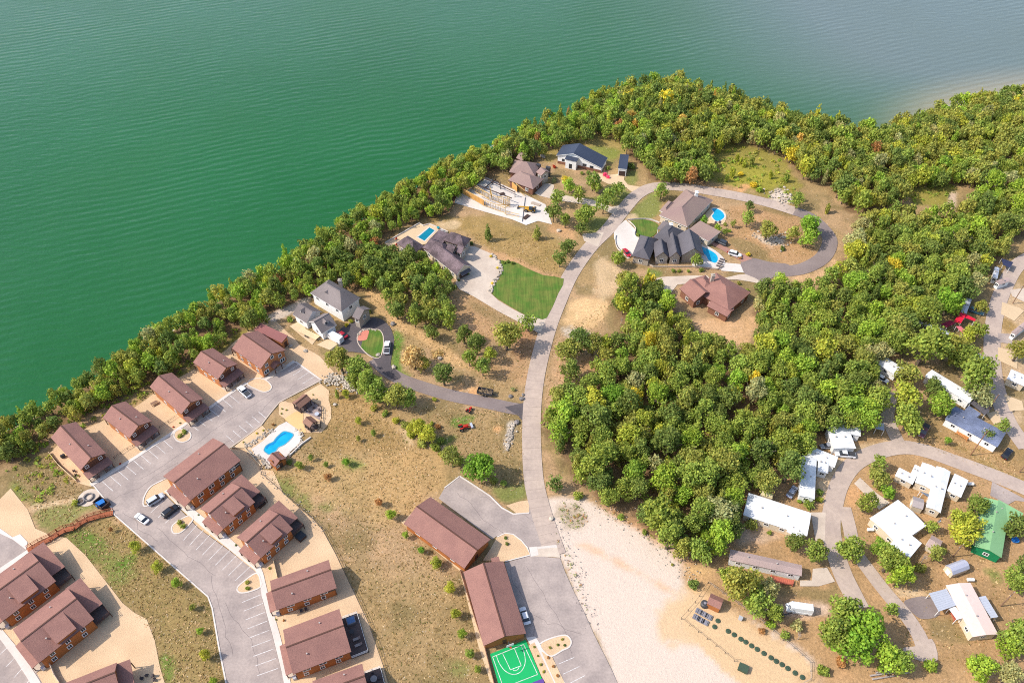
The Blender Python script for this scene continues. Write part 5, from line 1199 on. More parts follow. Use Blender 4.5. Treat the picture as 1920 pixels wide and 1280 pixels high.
# charcoal house with pool
house('H8', "sprawling charcoal roofed house with a row of steep parallel gables", [
    ('k', '430,642 345,852 512,918', 3.4, 2.4, 'hip', CHAR, STONE_W, 's'),
    ('k', '556,728 580,868 720,866', 3.4, 2.6, 'gable', CHAR, STONE_W, 's'),
    ('k', '680,668 722,868 836,842', 3.6, 2.6, 'gable', CHAR, STONE_W, 's'),
    ('k', '790,648 842,848 1040,742', 3.6, 3.2, 'gable', CHAR, STONE_W, 's'),
    ('k', '560,665 730,740 955,640', 3.6, 2.8, 'hip', CHAR, STONE_W, 's')], chim=[('k', 740, 535, 5.2, 2.6, WHITE_W)])
f = Frame(*PX('k', '598,578 690,612 768,546'), 3.0, root=FR['H80'].root); f.roof(GREY_SH, 'flat', .3, cap=None)
for s in (.3, f.L - .3):
    for t in (.3, f.W - .3): f.post(s, t, 0, 2.9, TRIM)
sheet("pool_deck", GS('k', '960,890 1000,760 1060,740 1180,800 1260,870 1275,930 1230,990 1100,970 950,965'), .09, CONC_W, 2)
pl = thing("swimming_pool", "bright blue curved pool beside the charcoal gabled house", "pool", G1('k', 1130, 850)); pw = spline(GS('k', '1025,760 1100,780 1190,835 1210,890 1180,928 1110,900 1080,850 1030,825'), 4, True)
b = MB(); b.poly(setz(pw, .11)); b.build("water", POOLW, pl); kerb(pw, CONC_W, pl, .4, .05, .09, name="coping", closed=True)
for i in range(4): lounger(G1('k', 1248 - 12 * i, 892 + 22 * i, .1), 2.7, BRN, "brown lounger in the row at the curved pool, %s from the drive" % ("fourth", "third", "second", "first")[i], "loungers beside the curved pool")
fence("garden_wall", "low pale garden wall below the charcoal house's pool", GS('k', '390,890 560,965 800,968 950,965 1200,990 1260,960'), .7, CONC, solid=True, cat="wall")
fence("garden_wall", "low pale curved wall along the white forecourt and small lawn", spline(GS('k', '300,495 420,488 520,490 620,525'), 3), .6, CONC_W, solid=True, cat="wall")
fence("garden_wall", "low pale wall winding between the small lawn and the white forecourt", spline(GS('k', '310,510 350,540 385,590 370,640 400,680 435,700'), 3), .6, CONC_W, solid=True, cat="wall")
fence("garden_wall", "low pale curved wall on the road side of the white forecourt", spline(GS('k', '185,650 178,700 195,770 240,820'), 3), .6, CONC_W, solid=True, cat="wall")
# brown house at the edge of the wood
house('H9', "brown hip roofed house at the wood's edge below the turning circle", [
    ('l', '365,752 668,930 802,735', 3.6, 3.4, 'hip', BROWN, BRICK_W, 's'),
    ('l', '245,735 372,852 480,715', 3.4, 2.4, 'gable', BROWN, BRICK_W, 's'),
    ('l', '480,884 655,978 724,918', 3.0, .8, 'gable', BROWN, BRICK_W, 's'),
    ('l', '330,660 440,790 530,690', 3.6, 2.2, 'hip', BROWN, BRICK_W, 's')], chim=[('l', 537, 620, 7.6, 4.4, STONE_W)])
# ---- mobile homes
def trailer(key, label, blocks, name="mobile_home", cat="mobile home", group="mobile homes of the park"):
    root = None
    for i, (v, s, ze, rise, kind, rm, wm) in enumerate(blocks):
        A_, B_, C_ = PX(v, s); f = Frame(A_, B_, C_, ze, root=root, name=name, label=label, cat=cat, group=group); root = f.root
        al = 's' if f.L >= f.W else 't'
        f.body(wm, 'gable' if kind == 'gable' else 'box', rise, .25, along=al); f.roof(rm, kind, rise, None, along=al, th=.14, cap=None)
        for sd, n in (('A', int(f.L / 4)), ('C', int(f.L / 4)), ('S', int(f.W / 4)), ('E', int(f.W / 4))):
            for j in range(max(1, n)): f.window(sd, (j + .5) / max(1, n), 1.7, 1.1, .9, frame=TRIM)
        for j in range(2): f.vent(f.L * (.25 + .4 * j), f.W * .5, ze + (rise if kind == 'gable' else rise * .5))
        FR[key + str(i)] = f
    return root
trailer('T1', "long white roofed mobile home lying below the L-shaped white one", [('o', '285,985 925,1198 966,966', 2.9, .35, 'gable', WHITE_R, CREAM), ('o', '718,1150 862,1232 910,1120', 2.7, .1, 'flat', WHITE_R, CREAM)])
trailer('T2', "L-shaped white roofed mobile home half under yellowish trees", [('o', '845,792 1000,830 1042,432', 2.9, .3, 'gable', WHITE_R, WHITE_W), ('o', '1030,545 1135,570 1222,405', 2.9, .15, 'flat', WHITE_R, WHITE_W), ('o', '920,400 1200,512 1222,405', 2.8, .15, 'flat', WHITE_R, WHITE_W)])
trailer('T3', "square white roofed mobile home with a white pickup under its awning", [('o', '1190,322 1415,322 1400,108', 2.9, .3, 'gable', WHITE_R, WHITE_W), ('o', '1150,130 1460,200 1452,98', 2.8, .1, 'flat', WHITE_R, WHITE_W)])
trailer('T4', "white roofed mobile home of several joined wings inside the lane loop", [('p', '830,660 1012,742 1100,545', 3.0, .4, 'gable', WHITE_R, CREAM), ('p', '940,905 1086,966 1240,575', 3.0, .4, 'gable', WHITE_R, CREAM), ('p', '1150,742 1290,812 1352,635', 2.8, .1, 'flat', WHITE_R, CREAM), ('p', '630,592 806,682 842,600', 2.6, .1, 'flat', WHITE_R, CREAM), ('p', '788,572 850,602 886,510', 2.6, .1, 'flat', WHITE_R, CREAM)])
trailer('T5', "broad white roofed mobile home beside the round clipped trees", [('A', '660,300 375,485 655,755', 3.0, .5, 'gable', WHITE_R, CREAM), ('A', '580,745 776,886 962,780', 2.9, .3, 'gable', WHITE_R, CREAM)])
trailer('T6', "narrow mobile home with a dusty pink roof and red deck", [('n', '726,142 1394,292 1402,192', 2.9, .45, 'gable', TRAIL_R, WHITE_W)])
trailer('T7', "pale pink roofed mobile home with a silver carport", [('q', '1250,440 1480,884 1692,846', 2.9, .45, 'gable', PINK_R, CREAM)])
trailer('T9', "green metal roofed house under the yellow-green tree", [('A', '1520,275 1425,765 1696,882', 3.2, .9, 'gable', GREEN_R, GREEN_D), ('A', '1600,420 1850,560 1918,450', 3.2, .4, 'flat', GREEN_R, GREEN_D)], "house", "house", None)
trailer('T10', "mottled blue-grey roofed mobile home with an orange timber deck", [('s', '1130,775 1655,1055 1790,935', 2.9, .5, 'gable', BLUEGREY, WHITE_W)])
trailer('T11', "long narrow white mobile home with a charcoal side porch", [('s', '930,345 1372,614 1440,545', 3.0, .3, 'gable', WHITE_R, WHITE_W), ('s', '940,330 1170,470 1200,440', 2.5, .1, 'flat', WHITE_R, CHAR)])
trailer('T12', "small white mobile home tucked under grey-green trees", [('s', '440,215 640,340 715,265', 2.8, .3, 'gable', WHITE_R, WHITE_W)])
trailer('T13', "white roofed mobile home across the eastern lane", [('r', '1750,905 1925,980 1960,880', 2.8, .3, 'gable', WHITE_R, CREAM)])
trailer('T14', "grey roofed mobile home end showing beside the eastern lane", [('r', '1790,440 1840,470 1930,340', 2.8, .3, 'gable', TRAIL_R, WHITE_W)])
trailer('T15', "blue-grey metal roofed trailer under the trees by the lane", [('D', '1290,850 1390,880 1500,690', 2.6, .3, 'gable', SILVER, WHITE_W)])
trailer('T16', "dusky roofed shed trailer at the lane's bend", [('D', '1340,930 1430,1000 1550,830', 2.6, .3, 'gable', TRAIL_R, WHITE_W)])
trailer('T17', "pale grey roofed trailer beside the red canopies", [('r', '1290,235 1345,255 1412,120', 2.7, .2, 'gable', SILVER, WHITE_W)])
trailer('T18', "slim mobile home with grey roof hidden behind the red canopies", [('r', '850,340 1160,470 1180,440', 2.6, .2, 'gable', SILVER, BRICK_W)])
def canopy(v, s, h, m, label, name="carport", cat="carport", posts=True, rise=.25):
    P = PX(v, s); q = [G(a, c, h + (rise if i in (1, 2) else 0)) for i, (a, c) in enumerate(P)]; ctr = sum(q, Vector()) / len(q); o = thing(name, label, cat, (ctr.x, ctr.y, 0))
    if (q[1] - q[0]).cross(q[2] - q[0]).z < 0: q.reverse()
    MB().hexa([p - Vector((0, 0, .08)) for p in q], q).build("roof_sheet", m, o)
    rb = MB()
    for i in range(1, 9): a, c = q[0].lerp(q[1], i / 9), q[-1].lerp(q[-2], i / 9); rb.bar(a + Vector((0, 0, .05)), c + Vector((0, 0, .05)), .1, .05)
    if m in (SILVER, WHITE_R): rb.build("rib_seam", m, o)
    for p in q: c = p.lerp(ctr, .06); MB().box((c.x, c.y, c.z / 2 - .06), (.12, .12, c.z - .1)).build("post", TRIM, o)
    return o
canopy('q', '1105,510 1190,666 1340,612 1255,470', 2.6, SILVER, "ribbed silver carport joined to the pink roofed mobile home")
canopy('q', '1275,640 1345,735 1400,720 1330,620', 2.4, WHITE_R, "narrow white porch canopy beside the ribbed silver carport")
canopy('q', '1520,545 1640,722 1700,712 1590,530', 2.5, SILVER, "pale blotched lean-to roof behind the pink roofed mobile home")
canopy('s', '1380,612 1530,735 1600,660 1442,556', 2.6, CHAR, "dark grey flat carport above the blue-grey roofed home")
canopy('s', '1320,690 1450,755 1490,720 1370,640', 2.5, BLUEGREY, "blue-grey link roof between the dark carport and the mottled home")
PK = mat("red_canvas", alb(224, 30, 62), .7, .1)
canopy('r', '1285,242 1345,262 1290,350 1215,335', 2.5, PK, "red canvas canopy under the trees, the larger upper piece", "canopy", "canopy")
canopy('r', '1345,262 1440,312 1425,330 1320,290', 2.4, PK, "red canvas strip reaching toward the eastern lane", "canopy", "canopy")
canopy('r', '1090,360 1180,322 1240,350 1150,392', 2.4, mat("magenta_canvas", alb(140, 30, 62), .7), "dark magenta canopy beside the grey roofed trailer", "canopy", "canopy")
canopy('r', '1240,380 1290,380 1335,430 1300,450', 2.4, mat("pink_canvas", alb(226, 120, 130), .7), "faded pink canopy among the trailer park trees", "canopy", "canopy")
canopy('r', '770,160 810,150 815,205 780,210', 2.2, PK, "small bright red canopy deepest in the trailer park wood", "canopy", "canopy")
canopy('r', '980,195 1015,195 1015,235 985,235', 2.2, PK, "small bright red canopy beneath the green park tree", "canopy", "canopy")
canopy('s', '410,815 440,870 525,890 520,815', 2.2, mat("grey_metal", alb(180, 188, 206), .5), "grey-blue metal carport roof beside the lane under the trees")
canopy('A', '880,215 905,235 1000,300 985,250', 2.3, mat("slate_sheet", alb(128, 138, 150), .5), "small slate grey porch roof between the white wings")
canopy('D', '1470,470 1500,600 1640,660 1710,550', 2.4, mat("navy_sheet", alb(58, 62, 92), .6), "dark navy carport roof beside the eastern lane")
# sheds
def shed(v, s, label, m, wm, h=2.2, rise=.7, gambrel=False):
    f = Frame(*PX(v, s), h, name="garden_shed", label=label, cat="shed")
    f.body(wm, 'gable', rise, .1)
    if gambrel:
        W = f.W; f.slab("roof", [(0, 0, h), (f.L, 0, h), (f.L, W * .22, h + rise * .7), (0, W * .22, h + rise * .7)], m); f.slab("roof", [(0, W, h), (f.L, W, h), (f.L, W * .78, h + rise * .7), (0, W * .78, h + rise * .7)], m)
        f.slab("roof", [(0, W * .22, h + rise * .7), (f.L, W * .22, h + rise * .7), (f.L, W * .5, h + rise), (0, W * .5, h + rise)], m); f.slab("roof", [(0, W * .5, h + rise), (f.L, W * .5, h + rise), (f.L, W * .78, h + rise * .7), (0, W * .78, h + rise * .7)], m)
    else: f.roof(m, 'gable', rise, None, cap=None, th=.1)
    f.door('S', .5, 1.2, 1.8, TRIM); return f
shed('q', '1310,355 1455,300 1385,220', "silver roofed metal shed with rounded roof beside the green house", mat("silver_sheet", alb(190, 192, 208), .4, .06), CREAM, 1.9, 1.1, True)
shed('A', '800,365 910,400 960,310', "grey roofed shed against the white winged mobile home", mat("grey_sheet", alb(176, 164, 160), .6, .1), CREAM)
shed('A', '940,755 1050,820 1150,740', "dusty pink roofed shed behind the broad white mobile home", TRAIL_R, CREAM)
shed('o', '460,785 575,825 590,775', "pale weathered shed roof behind the long white mobile home", mat("lichen_roof", alb(222, 206, 160), .9, .2), CREAM)
# decks
def deckplat(v, s, h, m, label, rail=True):
    P = GS(v, s, h); ctr = sum(P, Vector()) / len(P); o = thing("timber_deck", label, "deck", (ctr.x, ctr.y, 0)); n = max(3, int((P[1] - P[0]).length / .45))
    for i in range(n):
        a0, a1 = P[0].lerp(P[1], i / n), P[0].lerp(P[1], (i + .92) / n); b0, b1 = P[3].lerp(P[2], i / n), P[3].lerp(P[2], (i + .92) / n)
        q = [a0, a1, b1, b0]
        if (q[1] - q[0]).cross(q[2] - q[0]).z < 0: q.reverse()
        MB().hexa([p - Vector((0, 0, .08)) for p in q], q).build("plank", m, o)
    for p in P: MB().box((p.x, p.y, h / 2 - .05), (.15, .15, h - .1)).build("post", m, o)
    if rail:
        b = MB()
        for p, q in ((P[0], P[1]), (P[1], P[2]), (P[3], P[0])):
            for z in (.9, .5): b.bar(p + Vector((0, 0, z)), q + Vector((0, 0, z)), .08, .07)
        b.build("railing", m, o)
deckplat('n', '1100,345 1310,375 1320,330 1110,285', .8, mat("red_deck", alb(204, 112, 88), .8, .15), "red timber deck in front of the dusty pink roofed trailer")
deckplat('s', '1240,910 1350,985 1395,920 1290,850', .8, mat("orange_deck", alb(222, 150, 88), .8, .15), "orange timber deck at the blue-grey roofed home")
deckplat('q', '1290,680 1320,745 1365,725 1335,670', .5, mat("red_deck", alb(204, 112, 88)), "small red step deck beside the silver carport")
# ---- utility poles
for i, (v, x, y, h, lab) in enumerate((('s', 1385, 1135, 11.5, "leaning brown utility pole on the grass by the blue-grey roofed home"), ('q', 1720, 620, 6.8, "pale utility pole beside the pink roofed mobile home"), ('A', 990, 620, 6.5, "utility pole with transformer behind the broad white mobile home"),
        ('A', 435, 130, 6.0, "slim pale utility pole among the shrubs inside the lane loop"), ('r', 1530, 1265, 9.5, "utility pole at the dark carport's corner"), ('E', 1580, 460, 8.5, "dark utility pole beyond the eastern lane"), ('A', 1210, 870, 6.0, "thin utility pole near the silver shed"), ('p', 1875, 560, 7.0, "brown utility pole at the picture edge beside the lane"))):
    p = G1(v, x, y); o = thing("utility_pole", lab, "utility pole", p); MB().tube(p, p + Vector((0, 0, h)), .17, .12, 7).build("pole", WOOD if i else mat("pole_wood", alb(150, 110, 84), .9), o)
    MB().box((p.x, p.y, h - .5), (2.0, .14, .14), .6).build("crossarm", WOOD, o)
    for k in (-.8, 0, .8): MB().lathe((p.x + k * math.cos(.6), p.y + k * math.sin(.6), h - .43), [(.06, 0), (.09, .1), (.04, .2)], 6).build("insulator", SILVER, o)
    if i == 2: MB().lathe((p.x + .3, p.y, h - 1.6), [(.28, 0), (.28, .8), (.15, .9)], 8).build("transformer", SILVER, o)
# ---- basketball stand
p = G1('g', 1160, 975); o = thing("basketball_hoop", "basketball hoop on a dark post at the head of the green court", "basketball hoop", p); d_ = (G1('g', 1225, 1145) - p).normalized()
MB().tube(p, p + Vector((0, 0, 3.4)), .1).build("post", STEEL, o); MB().bar(p + Vector((0, 0, 3.3)), p + d_ * 1.0 + Vector((0, 0, 3.3)), .1, .1).build("arm", STEEL, o)
c = p + d_ * 1.0; MB().box((c.x, c.y, 3.5), (.06, 1.8, 1.1), math.atan2(d_.y, d_.x)).build("backboard", TRIM, o); MB().lathe(c + d_ * .35 + Vector((0, 0, 3.05)), [(.22, 0), (.25, .0), (.25, .05)], 10).build("rim", RED, o)
# ---- tan yard: fence, green lids, panels
fence("site_fence", "thin dark fence round the tan yard of green lids", GS('n', '530,360 410,540 280,690 600,940 770,1080 830,1075'), 1.0, STEEL, rails=(1.0,)); fence("site_fence", "grey fence on the trees' side of the tan yard", GS('n', '530,360 590,400') + GS('n', '960,660 1130,800 1320,960 1470,1090 1475,1250 1400,1290'), 1.1, mat("grey_fence", alb(170, 160, 150)), rails=(1.0, .5))
LID = mat("green_lid", alb(70, 88, 70), .6, .1)
LP = ((620, 705), (590, 760), (715, 800), (770, 833), (832, 873), (877, 900), (930, 935), (982, 967), (1045, 1005), (1110, 1045), (1158, 1077), (1212, 1108), (1265, 1143), (1333, 1185), (1400, 1225))
ORD = ["first", "second", "third", "fourth", "fifth", "sixth", "seventh", "eighth", "ninth", "tenth", "eleventh", "twelfth", "thirteenth", "fourteenth", "fifteenth", "sixteenth", "seventeenth", "eighteenth", "nineteenth", "twentieth"]
for i, (x, y) in enumerate(LP):
    p = G1('n', x, y); o = thing("septic_cover", "round green lid set in tan gravel, %s from the grey panels" % ORD[i], "lid", p, "green lids in the tan yard")
    MB().lathe(p, [(.62, -.1), (.62, .12), (.5, .18)], 12).build("lid", LID, o); MB().lathe(p + Vector((0, 0, .17)), [(.16, 0), (.14, .12)], 8).build("knob", LID, o)
PAN = mat("panel_grey", alb(150, 148, 156), .6, .2, 2, 10)
for i, (x, y) in enumerate(((445, 620), (490, 645), (535, 670), (420, 675), (460, 700), (500, 720))):
    p = G1('n', x, y); o = thing("access_hatch", "grey slatted hatch in the tan yard, %s row %s" % (("upper", "lower")[i // 3], ORD[i % 3]), "hatch", p, "grey hatches in the tan yard")
    MB().box((p.x, p.y, .15), (1.7, 1.3, .3), -.55).build("frame", PAN, o)
    for k in range(4): MB().box((p.x + (k - 1.5) * .36, p.y - (k - 1.5) * .22, .33), (.12, 1.1, .06), -.55).build("slat", STEEL if k % 2 else PAN, o)
p = G1('n', 495, 560); o = thing("round_tank", "round black tank beside the grey hatches", "tank", p); MB().lathe(p, [(1.0, 0), (1.0, .9), (.7, 1.1)], 14).build("shell", STEEL, o); MB().lathe(p + Vector((0, 0, 1.1)), [(.35, 0), (.35, .15)], 10).build("lid", PAN, o)
p = G1('n', 850, 1150); o = thing("utility_box", "dark green utility box on the tan gravel", "utility box", p); MB().box((p.x, p.y, .45), (2.2, 1.7, .9), -.5).build("cabinet", LID, o); MB().box((p.x, p.y, .95), (2.3, 1.8, .1), -.5).build("lid", LID, o)
f = shed('n', '520,545 640,600 690,510', "brown roofed shed half hidden by the big tree in the tan yard", BROWN, LOG_SHADED)
p = G1('n', 825, 690); o = thing("utility_box", "small pale meter box beside the tan yard trees", "utility box", p); MB().box((p.x, p.y, .5), (.9, .7, 1.0), -.5).build("cabinet", SILVER, o); MB().box((p.x, p.y, 1.04), (1.0, .8, .08), -.5).build("lid", SILVER, o)
# ---- bins enclosure by the stairs
o = thing("bin_enclosure", "dark walled bin enclosure with a blue bin at the head of the wooden stairs", "enclosure", G1('a', 770, 905)); q = GS('a', '710,905 765,860 832,905 775,950')
for p1, p2 in zip(q[:3], q[1:]): MB().bar(p1 + Vector((0, 0, 1.5)), p2 + Vector((0, 0, 1.5)), .2, 1.5).build("side_wall", WOOD_D, o)
MB().bar(q[3] + Vector((0, 0, 1.5)), q[0] + Vector((0, 0, 1.5)), .2, 1.5).build("gate", WOOD_D, o)
p = G1('a', 760, 905); o = thing("bin", "blue waste bin inside the dark enclosure", "bin", p); MB().box((p.x, p.y, .6), (2.3, 1.4, 1.2), .7).build("body", mat("blue_bin", alb(36, 120, 200), .5), o); MB().box((p.x, p.y, 1.23), (2.4, 1.5, .08), .7).build("lid", mat("blue_bin", (0, 0, 0)), o)
o = thing("stone_fire_ring", "round pale stone fire ring above the wooden stairs", "fire ring", G1('a', 665, 850)); p = G1('a', 665, 850)
sheet("paved_circle", [p + Vector((2.9 * math.cos(a / 3), 2.9 * math.sin(a / 3), 0)) for a in range(19)], .045, CONC)
for k in range(12): a = k * math.pi / 6; MB().box((p.x + 1.2 * math.cos(a), p.y + 1.2 * math.sin(a), .25), (.4, .6, .5), a).build("stone", ROCK_D, o)
p = G1('a', 608, 882); o = thing("stone_planter", "round dark stone planter next to the fire ring", "planter", p); MB().lathe(p, [(1.2, 0), (1.15, .6), (.9, .6), (.85, .35)], 14).build("ring_wall", ROCK_D, o); MB().lathe(p + Vector((0, 0, .3)), [(.88, 0), (.5, .12)], 12).build("soil", BARK, o)
for i, (x, y) in enumerate(((1160, 150),)): p = G1('a', x, y); o = thing("picnic_table", "brown picnic table behind the middle lakeside cabin", "table", p); MB().box((p.x, p.y, .75), (2.0, .9, .08), .7).build("table_top", WOOD, o); [MB().box((p.x + k * .7 * -math.sin(.7), p.y + k * .7 * math.cos(.7), .42), (2.0, .3, .06), .7).build("bench", WOOD, o) for k in (-1, 1)]

# ================================================================== vehicles
def car(v, x0, y0, x1, y1, kind, c, label, group=None, dark=False):
    p, q = G1(v, x0, y0, .7), G1(v, x1, y1, .7); rz = math.atan2(q.y - p.y, q.x - p.x); ctr = (p + q) / 2; ctr.z = Z_A
    L, W, hb, hc = {'sedan': (4.7, 1.82, .85, 1.42), 'suv': (4.8, 1.92, 1.02, 1.75), 'pickup': (5.9, 2.0, 1.08, 1.88), 'van': (6.4, 2.3, 1.2, 2.6)}[kind]
    o = thing({'sedan': 'parked_car', 'suv': 'parked_car', 'pickup': 'pickup_truck', 'van': 'camper_van'}[kind], label, {'sedan': 'car', 'suv': 'car', 'pickup': 'pickup', 'van': 'camper'}[kind], ctr, group)
    co, si = math.cos(rz), math.sin(rz); w = lambda x, y, z: (ctr.x + x * co - y * si, ctr.y + x * si + y * co, ctr.z + z)
    pm = bpy.data.materials.get("paint_%d_%d_%d" % c) or mat("paint_%d_%d_%d" % c, alb(*c), .28, .03, spec=.6)
    h = L / 2; b = MB()
    def sec(x, z0, z1, yw): return [w(x, -yw, z0), w(x, yw, z0), w(x, yw, z1 - .12), w(x, yw - .12, z1), w(x, -yw + .12, z1), w(x, -yw, z1 - .12)]
    xs = [(-h, .45, hb * .86, W / 2 - .14), (-h + .25, .3, hb, W / 2), (h - 1.3, .3, hb * .98, W / 2), (h - .3, .32, hb * .86, W / 2 - .05), (h, .42, hb * .66, W / 2 - .22)]
    S = [sec(*q_) for q_ in xs]
    for s0, s1 in zip(S, S[1:]):
        for i in range(6): j = (i + 1) % 6; b.poly([s0[i], s1[i], s1[j], s0[j]])
    b.poly(S[0]); b.poly(S[-1][::-1]); b.build("body", pm, o)
    cr = {'sedan': (-1.75, -1.05, .55, 1.25), 'suv': (-2.3, -2.0, .45, 1.15), 'pickup': (-.55, -.35, 1.05, 1.75), 'van': (-3.1, -3.05, 2.1, 2.6)}[kind]
    a0, a1, a2, a3 = cr; wi = W / 2 - .08; wt = W / 2 - .26; g = MB()
    lo = [w(a0, -wi, hb - .03), w(a3, -wi, hb - .03), w(a3, wi, hb - .03), w(a0, wi, hb - .03)]; hi = [w(a1, -wt, hc - .06), w(a2, -wt, hc - .06), w(a2, wt, hc - .06), w(a1, wt, hc - .06)]
    g.hexa(lo, hi); g.build("windows", pm if kind == 'van' else GLASS, o)
    MB().hexa([w(a1 - .03, -wt - .02, hc - .062), w(a2 + .03, -wt - .02, hc - .062), w(a2 + .03, wt + .02, hc - .062), w(a1 - .03, wt + .02, hc - .062)], [w(a1 + .1, -wt + .1, hc), w(a2 - .1, -wt + .1, hc), w(a2 - .1, wt - .1, hc), w(a1 + .1, wt - .1, hc)]).build("roof", pm, o)
    if kind == 'pickup':
        MB().hexa([w(-h + .2, -W / 2 + .14, hb + .004), w(-.75, -W / 2 + .14, hb + .004), w(-.75, W / 2 - .14, hb + .004), w(-h + .2, W / 2 - .14, hb + .004)], [w(-h + .2, -W / 2 + .14, hb + .02), w(-.75, -W / 2 + .14, hb + .02), w(-.75, W / 2 - .14, hb + .02), w(-h + .2, W / 2 - .14, hb + .02)]).build("bed_liner", STEEL, o)
    for y in (-1, 1):
        MB().box(w(h - .1, y * (W / 2 - .42), hb * .62), (.22, .4, .16), rz).build("headlight", mat("lamp_glass", (.7, .7, .68), .2), o); MB().box(w(-h + .06, y * (W / 2 - .35), hb * .72), (.16, .3, .2), rz).build("tail_light", mat("tail_red", (.35, .02, .02), .3), o)
    wheels(o, [w(x, y * (W / 2 - .1), .36) for x in (-L * .3, L * .31) for y in (-1, 1)], .36, .24, rz)
    return o
WH, BK, SV = (240, 240, 242), (34, 38, 46), (196, 200, 206)
car('a', 1870, 92, 1792, 18, 'pickup', WH, "white pickup with dark bed parked before the lakeside cabins")
car('a', 1112, 897, 1222, 828, 'suv', (210, 216, 222), "silver and black car parked first by the longest inner cabin")
car('a', 1224, 992, 1328, 910, 'suv', BK, "black car parked between the silver car and the planted island")
car('a', 1112, 1040, 1014, 970, 'sedan', WH, "white sedan driving past the inner cabins' stalls")
car('g', 1318, 762, 1278, 640, 'sedan', WH, "white car parked beside the lower garage")
car('h', 590, 692, 512, 645, 'sedan', (176, 28, 44), "dark red car parked beside the white camper at the grey house")
car('h', 555, 735, 436, 672, 'van', (236, 234, 232), "white boxy camper parked before the grey roofed garage")
car('h', 936, 845, 946, 722, 'pickup', WH, "white pickup standing on the circular dark drive")
car('k', 1290, 735, 1190, 692, 'suv', (60, 66, 74), "dark car backing out of the taupe house's carport")
car('k', 1325, 818, 1432, 848, 'suv', WH, "white car on the brick drive beside the curved pool")
car('o', 1395, 388, 1215, 370, 'pickup', WH, "white pickup with dark bed beside the square white mobile home")
car('o', 1185, 290, 1085, 300, 'sedan', (150, 154, 162), "grey car in the shade behind the white pickup")
car('o', 750, 790, 800, 715, 'sedan', (168, 176, 196), "pale blue car half under the tree by the L-shaped home")
car('p', 1715, 420, 1790, 325, 'suv', (30, 32, 40), "black car parked by the lane beyond the blue-grey roofed home")
car('r', 1395, 215, 1495, 248, 'suv', (46, 84, 100), "teal car parked by the red canopies")
car('r', 1405, 668, 1510, 700, 'sedan', (150, 172, 196), "pale blue car under the trees near the eastern lane")
car('r', 460, 875, 535, 920, 'sedan', WH, "white car on the dirt under the small white mobile home")
car('s', 960, 815, 880, 965, 'pickup', (112, 60, 70), "faded maroon pickup under the trees by the lane junction")
car('n', 1420, 605, 1318, 590, 'van', (238, 240, 240), "small white camper on the rubble strip behind the big tree")
car('k', 268, 785, 318, 848, 'sedan', (190, 30, 50), "red car at the corner of the white forecourt")
# trailers and machines
def flatbed(v, x0, y0, x1, y1, m, label, L=6.5, W=2.2, box=0.0, bm=None, load=None):
    p, q = G1(v, x0, y0, .5), G1(v, x1, y1, .5); rz = math.atan2(q.y - p.y, q.x - p.x); c = (p + q) / 2; c.z = 0; co, si = math.cos(rz), math.sin(rz); o = thing("flatbed_trailer" if not box else "dump_trailer", label, "trailer", c)
    w = lambda x, y, z: (c.x + x * co - y * si, c.y + x * si + y * co, z)
    n = 8
    for i in range(n): MB().box(w(0, (i - n / 2 + .5) * W / n, .72), (L, W / n * .9, .1), rz).build("plank", m, o)
    MB().box(w(0, 0, .6), (L, W * .8, .12), rz).build("chassis", STEEL, o); MB().bar(w(L / 2, 0, .62), w(L / 2 + 1.4, 0, .62), .3, .1).build("drawbar", STEEL, o)
    if box:
        for y in (-1, 1): MB().box(w(0, y * W / 2, .75 + box / 2), (L, .08, box), rz).build("side_wall", STEEL, o)
        for x in (-1, 1): MB().box(w(x * L / 2, 0, .75 + box / 2), (.08, W, box), rz).build("end_wall", STEEL, o)
    wheels(o, [w(x, y * (W / 2 + .1), .36) for x in (-.5, .4) for y in (-1, 1)], .36, .22, rz); return o
flatbed('h', 205, 635, 335, 700, mat("bleached_plank", alb(232, 206, 164), .85, .1), "long flatbed trailer of bleached planks behind the grey house's garage", 8.0, 2.2)
flatbed('x', 1150, 712, 1300, 742, BARK, "black dump trailer of brush on the dry verge by the dark drive", 4.8, 2.1, .9)
o = thing("brush_pile", "brown cut brush heaped in the black dump trailer", "brush", G1('x', 1225, 725, .9)); p = G1('x', 1225, 725, .9); b = MB()
for k in range(60): a = Vector((p.x + random.uniform(-2, 2), p.y + random.uniform(-.8, .8), .9 + random.random() * .7)); b.tube(a, a + Vector((random.uniform(-.9, .9), random.uniform(-.9, .9), random.uniform(-.1, .3))), .05, n=4)
b.build("branches", mat("cut_wood", alb(176, 150, 112)), o)
